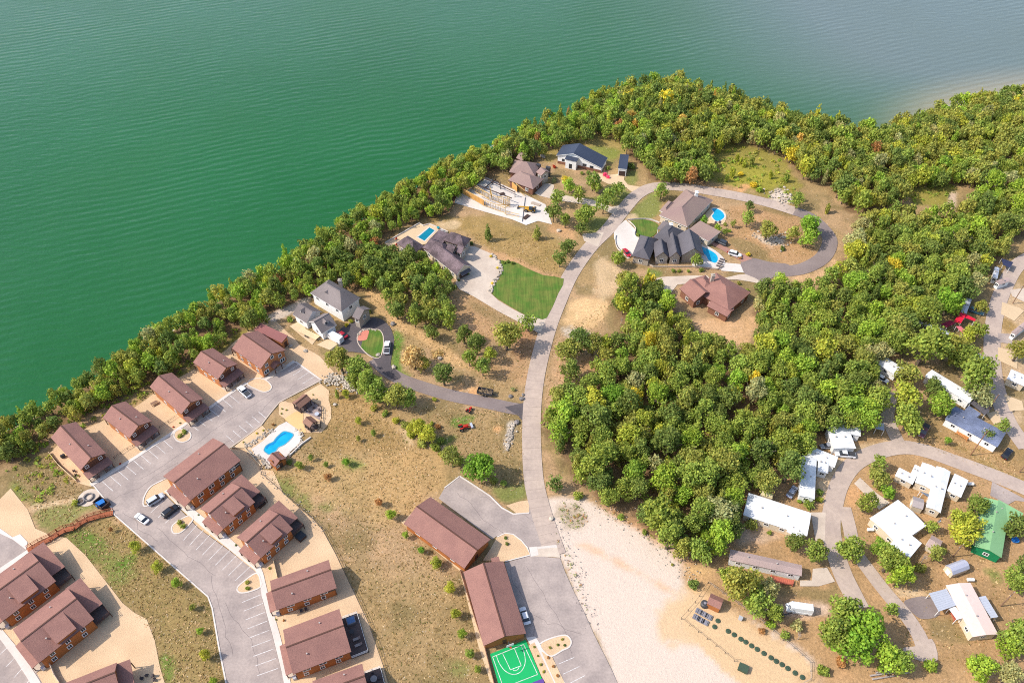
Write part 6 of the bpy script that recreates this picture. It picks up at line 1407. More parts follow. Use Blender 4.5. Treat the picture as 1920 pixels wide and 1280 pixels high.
def tractor(v, x, y, rz, label, loader=True, s=1.0):
    p = G1(v, x, y); co, si = math.cos(rz), math.sin(rz); o = thing("tractor", label, "tractor", p); w = lambda a, c, z: (p.x + (a * co - c * si) * s, p.y + (a * si + c * co) * s, z * s); R = mat("tractor_red", alb(200, 54, 36), .45)
    MB().box(w(.6, 0, 1.0), (1.7 * s, .7 * s, .6 * s), rz).build("hood", R, o); MB().box(w(-.5, 0, .9), (1.0 * s, 1.0 * s, .3 * s), rz).build("platform", STEEL, o); MB().box(w(-.6, 0, 1.25), (.5 * s, .5 * s, .5 * s), rz).build("seat", RUBBER, o)
    for y_ in (-1, 1): MB().box(w(-.8, y_ * .75, 1.35), (1.0 * s, .4 * s, .14 * s), rz).build("fender", R, o)
    MB().tube(w(-1.0, .45, 1.2), w(-1.0, .45, 2.3), .05 * s).build("roll_bar", STEEL, o); MB().tube(w(-1.0, -.45, 1.2), w(-1.0, -.45, 2.3), .05 * s).build("roll_bar", STEEL, o)
    wheels(o, [w(-.8, y_, .7 * 1) for y_ in (-.85, .85)], .7 * s, .4 * s, rz); wheels(o, [w(1.1, y_, .42) for y_ in (-.65, .65)], .42 * s, .28 * s, rz)
    if loader:
        for y_ in (-.6, .6): MB().bar(w(-.2, y_, 1.5), w(2.2, y_, .6), .12 * s, .15 * s).build("loader_arm", R, o)
        MB().box(w(2.5, 0, .45), (.7 * s, 1.8 * s, .6 * s), rz).build("bucket", SILVER, o)
tractor('x', 1010, 1085, .35, "red tractor with a grey loader bucket on the dry meadow"); tractor('x', 1068, 908, 1.0, "small red riding mower on the dry meadow below the dark drive", False, .75)

flatbed('n', 1085, 660, 1205, 648, WOOD_D, "dark low trailer frame lying on the rubble strip", 4.6, 1.9)
for i, (v, x, y, lab) in enumerate((('A', 378, 612, "white gas tank on the dirt beside the lane fork"), ('A', 1375, 1112, "white gas tank behind the pink roofed mobile home"), ('p', 1375, 690, "white gas tank behind the many winged mobile home"))):
    p = G1(v, x, y); o = thing("gas_tank", lab, "gas tank", p, "gas tanks of the park"); MB().tube((p.x - .8, p.y, .75), (p.x + .8, p.y, .75), .45, n=12).build("tank_body", TRIM, o)
    for k in (-.5, .5): MB().box((p.x + k, p.y, .17), (.12, .7, .34)).build("leg", STEEL, o)
    MB().lathe((p.x, p.y, 1.18), [(.14, 0), (.14, .14)], 8).build("valve_cap", SILVER, o)
for i, (v, x, y, c, lab) in enumerate((('A', 1803, 655, (214, 74, 44), "orange plastic tub beside the green roofed house"), ('A', 1822, 712, (40, 120, 200), "blue plastic tub beside the green roofed house"))):
    p = G1(v, x, y); o = thing("plastic_tub", lab, "tub", p); m_ = mat("tub_%d" % i, alb(*c), .4); MB().lathe(p, [(.7, 0), (.9, .75), (.98, .75), (.98, .82), (.8, .78)], 14).build("shell", m_, o); MB().box((p.x + .95, p.y, .6), (.14, .4, .1)).build("handle", m_, o)
for i, (x0, y0, x1, y1) in enumerate(((600, 1215, 820, 1185), (620, 1245, 810, 1215), (650, 1190, 780, 1175), (890, 1200, 940, 1180))):
    p, q = G1('q', x0, y0, .3), G1('q', x1, y1, .3); o = thing("fallen_log", "bleached fallen log below the lane fork, %s of the heap" % ORD[i], "log", p.lerp(q, .5), "fallen logs"); MB().tube(p, q, .22, .14, 8).build("stem", BARK_G, o); c = p.lerp(q, .6); MB().tube(c, c + Vector((.6, 1.0, .5)), .1, .04, 5).build("branch_stub", BARK_G, o)
# ================================================================== vegetation
def foliage_mat(name, trans=.4):
    m = bpy.data.materials.new(name); m.use_nodes = True; n = m.node_tree; N = n.nodes; L = n.links
    bs = N["Principled BSDF"]; bs.inputs["Roughness"].default_value = .7; bs.inputs["Specular IOR Level"].default_value = .2
    oi = N.new("ShaderNodeObjectInfo"); vc = N.new("ShaderNodeVertexColor"); vc.layer_name = "tint"
    mu = N.new("ShaderNodeMix"); mu.data_type = 'RGBA'; mu.blend_type = 'MULTIPLY'; mu.inputs[0].default_value = 1
    L.new(oi.outputs["Color"], mu.inputs[6]); L.new(vc.outputs["Color"], mu.inputs[7]); L.new(mu.outputs[2], bs.inputs["Base Color"])
    tr = N.new("ShaderNodeBsdfTranslucent"); L.new(mu.outputs[2], tr.inputs["Color"])
    mx = N.new("ShaderNodeMixShader"); mx.inputs[0].default_value = trans
    out = N["Material Output"]; L.new(bs.outputs[0], mx.inputs[1]); L.new(tr.outputs[0], mx.inputs[2]); L.new(mx.outputs[0], out.inputs[0])
    return m
LEAF = foliage_mat("leaves")
def leaf_arrays(lobes, nper, size, seed, tint=.3, up=.35):
    """leaf-sized quads over the lobes (x,y,z,r): verts (n,4,3), tints (n,3)"""
    r = np.random.default_rng(seed); V = []; Tn = []
    for (cx, cy, cz, rad, sq) in lobes:
        n = max(12, int(nper * rad * rad))
        d = r.normal(size=(n, 3)); d[:, 2] += .25; d /= np.linalg.norm(d, axis=1)[:, None]
        rr = rad * np.where(r.uniform(size=n) < .2, r.uniform(1.0, 1.42, n), r.uniform(.70, 1.08, n))
        c = np.stack([cx + d[:, 0] * rr, cy + d[:, 1] * rr, cz + d[:, 2] * rr * sq], 1)
        nrm = d * .75 + r.normal(size=(n, 3)) * .62; nrm[:, 2] += up; nrm /= np.linalg.norm(nrm, axis=1)[:, None]
        a = np.cross(nrm, r.normal(size=(n, 3))); a /= np.linalg.norm(a, axis=1)[:, None]; b = np.cross(nrm, a)
        s = size * r.uniform(.6, 1.35, n)[:, None]
        V.append(np.stack([c - a * s * .5 - b * s * .35, c + a * s * .45 - b * s * .5, c + a * s * .5 + b * s * .4, c - a * s * .35 + b * s * .5], 1))
        lt = r.uniform(1 - tint * .5, 1 + tint * .5)
        t = lt * r.uniform(1 - tint, 1 + tint, n); hue = r.uniform(-.12, .12, n)
        Tn.append(np.stack([t * (1 + hue + .04), t, t * (1 - hue * .6)], 1))
    return np.concatenate(V), np.concatenate(Tn)
def quads_mesh(name, V, Tn, m):
    n = len(V); me = bpy.data.meshes.new(name); me.vertices.add(n * 4); me.vertices.foreach_set("co", V.reshape(-1).astype(np.float32))
    me.loops.add(n * 4); me.loops.foreach_set("vertex_index", np.arange(n * 4, dtype=np.int32)); me.polygons.add(n); me.polygons.foreach_set("loop_start", np.arange(0, n * 4, 4, dtype=np.int32)); me.update(calc_edges=True)
    at = me.color_attributes.new("tint", 'FLOAT_COLOR', 'POINT'); c = np.ones((n * 4, 4), np.float32); c[:, :3] = np.repeat(Tn, 4, axis=0); at.data.foreach_set("color", c.ravel()); me.materials.append(m); return me
def crown_lobes(seed, k=9, tall=1.0):
    r = np.random.default_rng(seed); L = [(0, 0, .62 * tall, .62, .85 * tall)]
    for i in range(k):
        a = 2 * math.pi * (i + r.uniform(-.3, .3)) / k * 1.0 + (i % 2) * .4; d = r.uniform(.34, .78); z = r.uniform(.25, 1.0) * tall
        L.append((d * math.cos(a), d * math.sin(a), z, r.uniform(.22, .46), .9))
    for i in range(3): a = r.uniform(0, 6.28); L.append((.25 * math.cos(a), .25 * math.sin(a), (1.05 + r.uniform(-.1, .15)) * tall, r.uniform(.26, .36), .9))
    return L
CROWNS = []      # unit crowns: radius about 1, from z 0 to 1.3
for i in range(9):
    V, Tn = leaf_arrays(crown_lobes(40 + i, 7 + i % 4, 1.0 + .12 * (i % 3)), 1050, .104, 100 + i); CROWNS.append((V, Tn, quads_mesh("crown", V, Tn, LEAF)))
CED = []
for i in range(3):
    L_ = [(0.12 * math.sin(j * 2.1 + i), .12 * math.cos(j * 2.3), .18 + j * .27, .62 * (1 - j * .12), .8) for j in range(7)]; V, Tn = leaf_arrays(L_, 560, .11, 300 + i, .25); CED.append((V, Tn, quads_mesh("crown", V, Tn, LEAF)))
SHR = []
for i in range(5):
    r = np.random.default_rng(60 + i); L_ = [(0, 0, .42, .6, .8)] + [(r.uniform(-.5, .5), r.uniform(-.5, .5), r.uniform(.25, .7), r.uniform(.28, .42), .9) for _ in range(6)]
    V, Tn = leaf_arrays(L_, 330, .19, 400 + i, .3); SHR.append((V, Tn, quads_mesh("foliage", V, Tn, LEAF)))
def trunk_mesh(seed, n=5):
    r = random.Random(seed); b = MB(); b.tube((0, 0, -.3), (0, 0, .55), .055, .042, 6)
    for k in range(n): a = 6.28 * k / n + r.random(); b.tube((0, 0, .42 + .1 * r.random()), (.34 * math.cos(a), .34 * math.sin(a), .95), .03, .012, 5)
    return b.mesh("trunk", BARK)
TRK = [trunk_mesh(i) for i in range(3)]
STEM = MB().tube((0, 0, -.1), (0, 0, .5), .05, .03, 5).mesh("stem", BARK)
def bare_mesh(seed):
    r = random.Random(seed); b = MB()
    def br(p, d, ln, rad, dep):
        q = p + d * ln; b.tube(p, q, rad, rad * .65, 5 if dep < 2 else 4)
        if dep >= 4: return
        for k in range(3 if dep < 3 else 4):
            e = (d + Vector((r.gauss(0, .55), r.gauss(0, .55), r.gauss(.12, .3)))).normalized(); br(p.lerp(q, r.uniform(.55, 1)), e, ln * r.uniform(.55, .78), rad * .55, dep + 1)
    br(Vector((0, 0, -.1)), Vector((r.gauss(0, .1), r.gauss(0, .1), 1)).normalized(), .55, .035, 0); return b.mesh("branches", BARK_G)
BARE = [bare_mesh(s) for s in range(5)]
PAL = dict(dark=alb(98, 112, 52), mid=alb(118, 132, 56), bright=alb(124, 146, 52), yellow=alb(142, 147, 54), olive=alb(128, 131, 60), orange=alb(166, 138, 66), rust=alb(150, 112, 68), tan=alb(168, 148, 98), gold=alb(182, 168, 54), grey=alb(142, 142, 92), red=alb(170, 70, 44), pink=alb(206, 84, 122), vivid=alb(104, 134, 44))
PAL = {k: tuple(min(1, v * 2.05) for v in c) for k, c in PAL.items()}
CNAME = dict(dark="dark green", mid="green", bright="bright green", yellow="yellow-green", olive="olive green", orange="orange tinged", rust="rusty brown", tan="straw coloured", gold="golden yellow", grey="grey-green", red="reddish", pink="pink flowering", vivid="vivid green")
LAND = [("the concrete road's bend", (1035, 600)), ("the long white mobile home", (1455, 965)), ("the L-shaped white home", (1530, 880)), ("the brown house by the wood", (1335, 560)), ("the turning circle", (1440, 500)), ("the loop road's outer curve", (1560, 450)), ("the open field", (1400, 310)),
        ("the slate blue garage", (1175, 305)), ("the white modern house", (1090, 300)), ("the taupe hip roofed house", (1000, 320)), ("the building site", (930, 375)), ("the mauve shingled house", (810, 460)), ("the grey hip roofed house", (630, 560)), ("the widest lakeside cabin", (490, 645)),
        ("the middle lakeside cabin", (330, 735)), ("the end lakeside cabin", (150, 830)), ("the white gravel plot", (1200, 1040)), ("the upper garage", (840, 990)), ("the lower garage", (930, 1130)), ("the green court", (970, 1240)), ("the wooden stairs", (130, 1000)), ("the cabins' pool", (520, 830)), ("the red tractor", (870, 800)),
        ("the circular drive", (715, 640)), ("the small green lawn", (1215, 425)), ("the striped lawn", (985, 545)), ("the taupe house's pool", (1345, 405)), ("the silver carport", (1770, 1120)), ("the green roofed house", (1880, 985)), ("the broad white home", (1690, 990)), ("the pink roofed trailer", (1440, 1060)),
        ("the tan yard", (1390, 1200)), ("the blue-grey roofed home", (1830, 800)), ("the red canopies", (1800, 600)), ("the long narrow white home", (1775, 715)), ("the small white home", (1670, 685)), ("the eastern lane", (1890, 560)), ("the wood's inner clearing", (1750, 370)), ("the lake point", (1260, 150)), ("the eastern shore", (1800, 175)), ("the square white home", (1580, 830)),
        ("the hot tub cabin", (510, 1000)), ("the plain gabled cabin", (565, 1090)), ("the lower court cabin", (110, 1180)), ("the dump trailer", (910, 735))]
LANDW = [(n, G(*p)) for n, p in LAND]; COUNT = {}
def where(desc, loc):
    c = sorted(LANDW, key=lambda q: (q[1].x - loc.x) ** 2 + (q[1].y - loc.y) ** 2)[0][0]; return c
PEND = []
def tree(loc, rad, hgt, colr, kind="broad", seed=0, extra=None):
    """queue a tree: loc base point, crown radius, total height"""
    PEND.append(dict(loc=loc, rad=rad, h=hgt, c=colr, kind=kind, seed=seed, extra=extra))
def place(px, py, rpx, colr, kind="broad", hk=1.0, v='P', extra=None):
    """crown centred at the mark with a crown radius of rpx photo pixels"""
    ox, oy, k = VIEW[v]; px, py, rpx = ox + px / k, oy + py / k, rpx / k
    p0 = G(px, py, 4); dep = (p0.y) * math.cos(TH) + (H - 4) * math.sin(TH); rad = rpx * dep / F
    hgt = {"broad": rad * 2.0 + .8, "cedar": rad * 2.6 + .5, "shrub": rad * 1.1, "bare": rad * 1.9, "young": rad * 2.1 + .5}[kind] * hk
    for _ in range(12):
        b_ = T(px, py, hgt * .5)
        if b_.z > LAKE_Z + .6: break
        py += 4
    tree(T(px, py, hgt * (.55 if kind in ("broad", "young", "bare") else .45)), rad, hgt, colr, kind, int(px * 7 + py), extra)
# trees one can pick out, by mark and crown radius
for a in ((809, 622, 16, 'dark'), (870, 628, 18, 'dark'), (893, 648, 20, 'dark'), (880, 672, 17, 'mid'), (905, 690, 17, 'mid'), (918, 668, 14, 'yellow'), (950, 633, 27, 'olive'), (990, 606, 17, 'mid'), (775, 672, 24, 'tan'), (795, 682, 14, 'olive'), (832, 706, 20, 'dark'),
          (638, 678, 24, 'olive'), (672, 692, 22, 'mid'), (690, 718, 26, 'mid'), (662, 712, 18, 'mid'), (708, 735, 24, 'mid'), (742, 748, 22, 'olive'), (762, 748, 18, 'mid'), (784, 800, 18, 'yellow'), (803, 815, 18, 'yellow'), (903, 876, 31, 'vivid'), (848, 858, 22, 'olive'), (1042, 908, 16, 'dark'),
          (1065, 462, 16, 'dark'), (1050, 487, 14, 'dark'), (1085, 365, 14, 'mid'), (1112, 342, 16, 'mid'), (1068, 348, 13, 'bright'), (1132, 385, 16, 'mid'), (1098, 402, 19, 'mid'), (1090, 428, 13, 'dark'), (1142, 368, 15, 'mid'), (1160, 355, 14, 'mid'), (1240, 360, 15, 'mid'), (1044, 372, 15, 'mid'), (1038, 400, 17, 'dark'), (1060, 415, 12, 'mid'), (1120, 350, 12, 'mid'),
          (1060, 340, 8, 'gold'), (1160, 484, 16, 'mid'), (1306, 488, 13, 'mid'), (1405, 388, 9, 'dark'), (1402, 412, 13, 'mid'), (1440, 432, 20, 'olive'), (1487, 440, 14, 'olive'), (1495, 378, 13, 'mid'), (1517, 425, 20, 'vivid'), (1515, 448, 16, 'bright'), (1320, 416, 8, 'vivid'), (1345, 428, 8, 'bright'), (1360, 435, 6, 'mid'), (1375, 420, 6, 'olive'),
          (1067, 655, 22, 'olive'), (1090, 640, 22, 'dark'), (1112, 648, 20, 'olive'), (1070, 695, 20, 'dark'), (1135, 705, 24, 'mid'), (1165, 690, 20, 'mid'), (1085, 745, 26, 'mid'), (1060, 770, 28, 'bright'), (1110, 755, 22, 'yellow'), (1150, 745, 20, 'vivid'), (1190, 750, 19, 'gold'), (1545, 660, 30, 'yellow'), (1500, 690, 26, 'bright'),
          (1592, 1030, 26, 'mid'), (1668, 1052, 30, 'mid'), (1690, 1080, 26, 'bright'), (1655, 1030, 18, 'bright'), (1585, 1145, 36, 'mid'), (1620, 1180, 38, 'vivid'), (1560, 1190, 34, 'mid'), (1600, 1215, 34, 'vivid'), (1665, 1230, 30, 'bright'), (1690, 1245, 22, 'mid'), (1385, 1098, 36, 'olive'), (1420, 1130, 32, 'mid'), (1365, 1080, 22, 'mid'), (1440, 1105, 20, 'grey'), (1450, 1150, 20, 'mid'), (1672, 1143, 14, 'mid'),
          (1806, 1002, 27, 'yellow'), (1820, 985, 25, 'yellow'), (1797, 977, 21, 'yellow'), (1828, 952, 22, 'mid'), (1910, 985, 26, 'dark'), (1905, 1090, 22, 'mid'), (1925, 1060, 22, 'dark'), (1915, 1190, 36, 'mid'), (1890, 1210, 24, 'bright'), (1840, 1250, 28, 'bright'), (1890, 1265, 24, 'grey'), (1625, 945, 20, 'mid'), (1665, 925, 14, 'vivid'), (1645, 893, 20, 'olive'), (1648, 870, 16, 'mid'), (1776, 827, 7, 'vivid'), (1880, 800, 14, 'mid'), (1852, 818, 12, 'dark'),
          (1530, 1035, 26, 'mid'), (1490, 1020, 18, 'dark'), (1745, 990, 12, 'mid'), (1755, 1040, 16, 'olive'), (1700, 745, 30, 'yellow'), (1705, 785, 28, 'mid'), (1763, 762, 22, 'bright'), (1620, 765, 28, 'bright'), (1590, 770, 26, 'bright'), (1700, 700, 26, 'olive'), (1735, 655, 36, 'mid'), (1780, 650, 30, 'olive'), (1805, 670, 26, 'mid'), (1830, 710, 34, 'mid'), (1840, 740, 24, 'grey'), (1740, 590, 28, 'mid'), (1720, 575, 24, 'yellow'), (1780, 570, 24, 'vivid'), (1836, 622, 17, 'mid'), (1815, 632, 16, 'yellow'), (1690, 620, 28, 'olive'), (1665, 600, 26, 'mid'), (1650, 660, 22, 'grey'), (1625, 650, 20, 'mid'), (1640, 730, 20, 'grey'), (1910, 660, 20, 'olive'), (1840, 575, 14, 'olive'), (1600, 700, 24, 'mid'), (1750, 725, 18, 'dark')): place(*a)
for a in ((915, 441, 10, 'dark', 'cedar', 1.0), (1007, 440, 11, 'olive', 'cedar', .8), (632, 740, 6, 'mid', 'cedar'), (1160, 565, 17, 'dark', 'cedar', .8), (1250, 200, 12, 'mid', 'cedar'), (1120, 160, 8, 'yellow', 'cedar'), (1140, 148, 8, 'olive', 'cedar'), (1165, 150, 8, 'yellow', 'cedar'), (1530, 190, 14, 'yellow', 'cedar'), (1515, 205, 12, 'olive', 'cedar'), (1568, 205, 12, 'yellow', 'cedar'), (1430, 165, 8, 'olive', 'cedar'), (1695, 200, 14, 'yellow', 'broad'), (505, 485, 9, 'olive', 'cedar')): place(*a)
# groves near the mauve house
def fill(poly, n_try, rmin, rmax, mind, pal, seed, kinds=("broad",), z=4.5, hk=1.0):
    r = random.Random(seed); W = [G(a, b, z) for a, b in poly]; pl = np.array([(w.x, w.y) for w in W]); lo, hi = pl.min(0), pl.max(0); got = []
    cand = np.stack([rng.uniform(lo[0], hi[0], n_try), rng.uniform(lo[1], hi[1], n_try)], 1); cand = cand[inside(cand, pl)]
    for x, y in cand:
        # back to the mark, then onto the terrain
        dz_ = y * math.cos(TH) - (z - H) * math.sin(TH); up_ = y * math.sin(TH) + (z - H) * math.cos(TH); px, py = 960 + F * x / dz_, 640 - F * up_ / dz_
        rad = r.uniform(rmin, rmax); hgt = (rad * r.uniform(1.6, 2.3) + 1.5) * hk; base = T(px, py, hgt * .55)
        if base.z < LAKE_Z + .3: continue
        ok = True
        for q in PEND:
            dd = (q['loc'].x - base.x) ** 2 + (q['loc'].y - base.y) ** 2
            if dd < (mind * (rad + q['rad'])) ** 2: ok = False; break
        if not ok: continue
        nz_ = vnoise(np.array([base.x / 18.0]), np.array([base.y / 18.0]), 5)[0]; c = r.choices(list(pal), [w * (1.6 if (k in ('yellow', 'olive', 'orange', 'gold')) == (nz_ > .55) else .7) for k, w in pal.items()])[0]
        k = r.choice(kinds); tree(base, rad * (.72 if k == 'cedar' else 1), hgt, c, k, r.randrange(10 ** 6)); got.append(base)
    return got
PALW = dict(dark=26, mid=36, bright=15, olive=22, yellow=6, orange=.4, gold=.8, rust=.3, grey=3)
PALN = dict(dark=22, mid=30, bright=7, olive=26, yellow=8, orange=.7, gold=.9, rust=.5, grey=5)
fill([(728, 545), (760, 520), (800, 500), (838, 520), (846, 560), (840, 605), (815, 625), (795, 600), (760, 600), (735, 580)], 500, 2.3, 3.4, .62, dict(dark=3, mid=3, olive=1), 1)
fill([(690, 495), (735, 470), (790, 485), (800, 515), (755, 530), (700, 520)], 300, 2.6, 3.6, .6, dict(dark=3, mid=3), 2)
for nm, pal, rr, sd in (('lake', dict(dark=20, mid=34, bright=18, olive=18, yellow=8, grey=3, rust=.6), (1.5, 3.0), 3), ('east', PALW, (2.2, 4.2), 4), ('point', PALN, (2.0, 3.7), 5)): fill(WOODS[nm], 9000, rr[0], rr[1], .53, pal, sd, ("broad",) * 9 + ("cedar",))
fill([(1340, 290), (1437, 290), (1475, 330), (1540, 375), (1590, 410), (1570, 440), (1520, 390), (1470, 360), (1400, 350), (1330, 335)], 40, .8, 1.6, 1.2, dict(mid=3, yellow=2, olive=3, dark=1), 6, ("shrub",))
# dead and leafless trees
for a in ((1606, 705, 24), (1150, 228, 10), (1405, 205, 12), (1390, 210, 10), (1490, 265, 10), (1533, 280, 14), (1755, 305, 13), (1785, 310, 13), (1800, 235, 16), (1835, 100 + 55, 10), (1875, 235, 14), (1240, 640, 14), (1345, 822, 22), (1165, 600, 12), (838, 845, 22), (505, 470, 10), (468, 512, 8), (235, 640, 8), (530, 545, 16), (510, 555, 14), (1705, 1235, 20), (1735, 1045, 20), (1860, 1262, 16), (1500, 1190, 16), (1570, 560, 18), (1600, 590, 18), (1745, 560, 22), (1510, 560, 12), (1290, 590, 10), (1330, 1000, 22), (1265, 985, 16), (1690, 415, 12), (1735, 430, 12), (1745, 640, 10), (1655, 485, 10), (60, 740, 7), (28, 768, 6), (1640, 560, 14), (1840, 770, 14), (1440, 560, 14)): place(a[0], a[1], a[2], 'grey', 'bare')
# young trees and shrubs on the hillside, clipped shrubs in beds
YNG = [('f', 150, 575, 46, 'bright'), ('f', 280, 750, 32, 'bright'), ('f', 410, 875, 32, 'vivid'), ('f', 545, 980, 52, 'yellow'), ('f', 660, 1195, 54, 'yellow'), ('g', 705, 690, 46, 'yellow'), ('g', 765, 860, 48, 'bright'), ('g', 830, 1030, 42, 'mid'), ('g', 895, 1160, 40, 'mid'), ('b', 1015, 258, 46, 'yellow'), ('b', 1180, 410, 46, 'yellow'), ('b', 1320, 535, 40, 'bright'), ('b', 1440, 710, 28, 'olive'), ('b', 1500, 890, 32, 'bright'), ('b', 1540, 1075, 46, 'yellow'), ('b', 1600, 1268, 40, 'bright'),
       ('c', 920, 150, 40, 'mid'), ('c', 1020, 85, 26, 'mid'), ('c', 1150, 140, 24, 'mid'), ('c', 1160, 245, 36, 'rust'), ('c', 1320, 120, 34, 'vivid'), ('c', 1600, 465, 36, 'rust'), ('e', 1500, 815, 36, 'yellow'), ('e', 1610, 1045, 34, 'yellow'), ('e', 1740, 1155, 26, 'mid'), ('e', 1610, 1200, 22, 'olive'), ('a', 835, 1090, 18, 'rust')]
for v, x, y, r_, c in YNG: place(x, y, r_, c, 'young', .95, v)
SH = [('P', 700, 766, 9, 'olive'), ('P', 722, 774, 9, 'mid'), ('P', 742, 788, 10, 'yellow'), ('P', 760, 797, 12, 'olive'), ('P', 770, 815, 11, 'yellow'), ('P', 790, 830, 13, 'olive'), ('P', 815, 838, 13, 'mid'), ('P', 832, 850, 12, 'olive'), ('P', 826, 826, 10, 'mid'), ('P', 862, 862, 12, 'mid'), ('P', 925, 900, 11, 'olive'), ('P', 945, 905, 9, 'mid'), ('a', 1350, 385, 26, 'olive'), ('a', 1380, 355, 28, 'mid'), ('a', 1345, 1035, 28, 'olive'), ('a', 1375, 1060, 28, 'mid'), ('d', 470, 420, 26, 'olive'), ('d', 478, 465, 28, 'mid'), ('a', 560, 885, 34, 'yellow'), ('h', 112, 548, 36, 'mid'), ('h', 592, 588, 24, 'gold'), ('h', 628, 558, 26, 'yellow'), ('h', 740, 485, 26, 'olive'), ('h', 780, 470, 34, 'dark'), ('i', 1175, 425, 20, 'gold'), ('i', 1238, 543, 18, 'gold'), ('i', 1185, 697, 18, 'gold'), ('i', 1300, 490, 26, 'mid'), ('i', 1345, 480, 28, 'dark'), ('i', 1390, 495, 28, 'dark'), ('i', 948, 600, 20, 'dark'), ('i', 855, 668, 20, 'dark'), ('i', 985, 300, 26, 'dark'),
      ('j', 1570, 465, 34, 'pink'), ('j', 1600, 490, 26, 'pink'), ('j', 1400, 450, 30, 'dark'), ('j', 1340, 450, 26, 'mid'), ('j', 1060, 520, 40, 'grey'), ('j', 1830, 380, 50, 'dark'), ('j', 1600, 400, 32, 'dark'), ('j', 1060, 385, 26, 'red'), ('k', 1510, 835, 34, 'gold'), ('k', 1430, 870, 24, 'rust'), ('k', 1040, 500, 36, 'vivid'), ('k', 1320, 600, 26, 'bright'), ('k', 1280, 540, 26, 'olive'), ('k', 760, 1000, 30, 'mid'), ('k', 820, 1000, 28, 'mid'), ('k', 910, 1000, 24, 'mid'), ('k', 1040, 990, 34, 'dark'), ('k', 1300, 810, 10, 'red'), ('k', 1850, 775, 36, 'dark'), ('k', 1440, 30, 40, 'gold'), ('k', 1560, 140, 50, 'gold'), ('k', 1620, 190, 44, 'bright'), ('k', 400, 640, 26, 'mid'),
      ('l', 760, 690, 22, 'olive'), ('l', 830, 750, 24, 'mid'), ('m', 1270, 800, 62, 'dark'), ('m', 1060, 430, 34, 'mid'), ('m', 860, 350, 34, 'mid'), ('m', 1100, 630, 18, 'olive'), ('m', 660, 230, 40, 'mid'), ('m', 290, 40, 60, 'mid'), ('C', 660, 340, 30, 'gold'), ('C', 785, 285, 28, 'yellow'), ('C', 385, 520, 24, 'olive'), ('C', 985, 160, 40, 'rust'), ('C', 1310, 930, 80, 'dark'), ('B', 310, 810, 26, 'olive'), ('B', 390, 838, 26, 'olive'), ('B', 295, 905, 28, 'olive'), ('B', 930, 530, 22, 'olive'), ('B', 1005, 615, 18, 'olive'),
      ('a', 1540, 160, 8, 'red'), ('a', 1350, 290, 10, 'dark'), ('a', 1300, 320, 10, 'red'), ('a', 900, 595, 10, 'red'), ('c', 665, 1025, 16, 'olive'), ('c', 375, 830, 14, 'dark'), ('c', 55, 570, 12, 'dark'), ('c', 135, 655, 12, 'dark'), ('c', 495, 960, 10, 'red'), ('d', 785, 740, 14, 'rust'), ('d', 720, 735, 12, 'olive'), ('f', 1135, 770, 20, 'dark'), ('f', 1145, 818, 22, 'dark'), ('g', 1380, 970, 16, 'olive'), ('g', 1410, 1045, 14, 'olive'), ('g', 1435, 1120, 18, 'olive'), ('g', 1460, 1180, 18, 'yellow'), ('g', 1500, 1060, 18, 'rust'), ('g', 1540, 1135, 18, 'rust'), ('g', 1580, 1215, 20, 'rust'), ('g', 1515, 975, 18, 'olive'), ('g', 1620, 905, 18, 'olive'), ('g', 1640, 955, 18, 'dark'), ('g', 1582, 952, 18, 'dark'),
      ('q', 170, 70, 36, 'olive'), ('o', 1050, 1250, 40, 'olive'), ('o', 950, 880, 70, 'mid'), ('o', 850, 850, 34, 'bright'), ('o', 1050, 760, 50, 'mid'), ('o', 1050, 830, 46, 'yellow'), ('o', 350, 1080, 80, 'olive'), ('o', 550, 1160, 34, 'mid'), ('p', 480, 710, 46, 'mid'), ('p', 590, 780, 50, 'vivid'), ('A', 470, 700, 50, 'bright'), ('A', 1110, 800, 50, 'olive'), ('A', 1030, 870, 56, 'mid'), ('A', 880, 980, 80, 'olive'), ('x', 690, 1030, 30, 'yellow'), ('x', 750, 1060, 40, 'rust'), ('x', 720, 790, 34, 'yellow'), ('x', 1500, 690, 34, 'grey'), ('n', 1110, 740, 60, 'bright'), ('n', 1350, 740, 80, 'grey'), ('n', 1030, 800, 44, 'rust'), ('n', 1240, 830, 60, 'mid'), ('n', 1600, 1180, 60, 'mid'), ('n', 1760, 1090, 70, 'rust'), ('q', 180, 1160, 60, 'mid'), ('q', 1480, 1130, 90, 'bright'), ('q', 1120, 1130, 80, 'bright')]
for v, x, y, r_, c in SH: place(x, y, r_, c, 'shrub', 1.0, v)
# ---- realise the queued plants: what shows largest as single things, the far mass of the wood as one
def showing(q): p = q['loc']; return q['rad'] / (p.y * math.cos(TH) + (H - p.z) * math.sin(TH))
bro = sorted([q for q in PEND if q['kind'] in ('broad', 'cedar')], key=showing, reverse=True)
single, mass = bro[:298], bro[298:]
rest = [q for q in PEND if q['kind'] not in ('broad', 'cedar')]
def jitter(c, r): k = r.uniform(.88, 1.12); h = r.uniform(-.06, .06); return (c[0] * k * (1 + h), c[1] * k, c[2] * k * (1 - h), 1)
KN = dict(broad="broadleaf_tree", cedar="conical_tree", young="young_tree", shrub="shrub", bare="bare_tree"); KW = dict(broad="broadleaf tree", cedar="narrow conical tree", young="young tree", shrub="shrub", bare="leafless grey tree")
groups = {}
for q in single + rest:
    r = random.Random(q['seed']); big = q['rad'] > 3.9; sm = q['rad'] < 2.3
    d = ("" if q['kind'] in ('shrub', 'young', 'bare') else ("large " if big else "small " if sm else "")) + ("" if q['kind'] == 'bare' else CNAME[q['c']] + " ") + KW[q['kind']]
    groups.setdefault((d, where(d, q['loc'])), []).append(q)
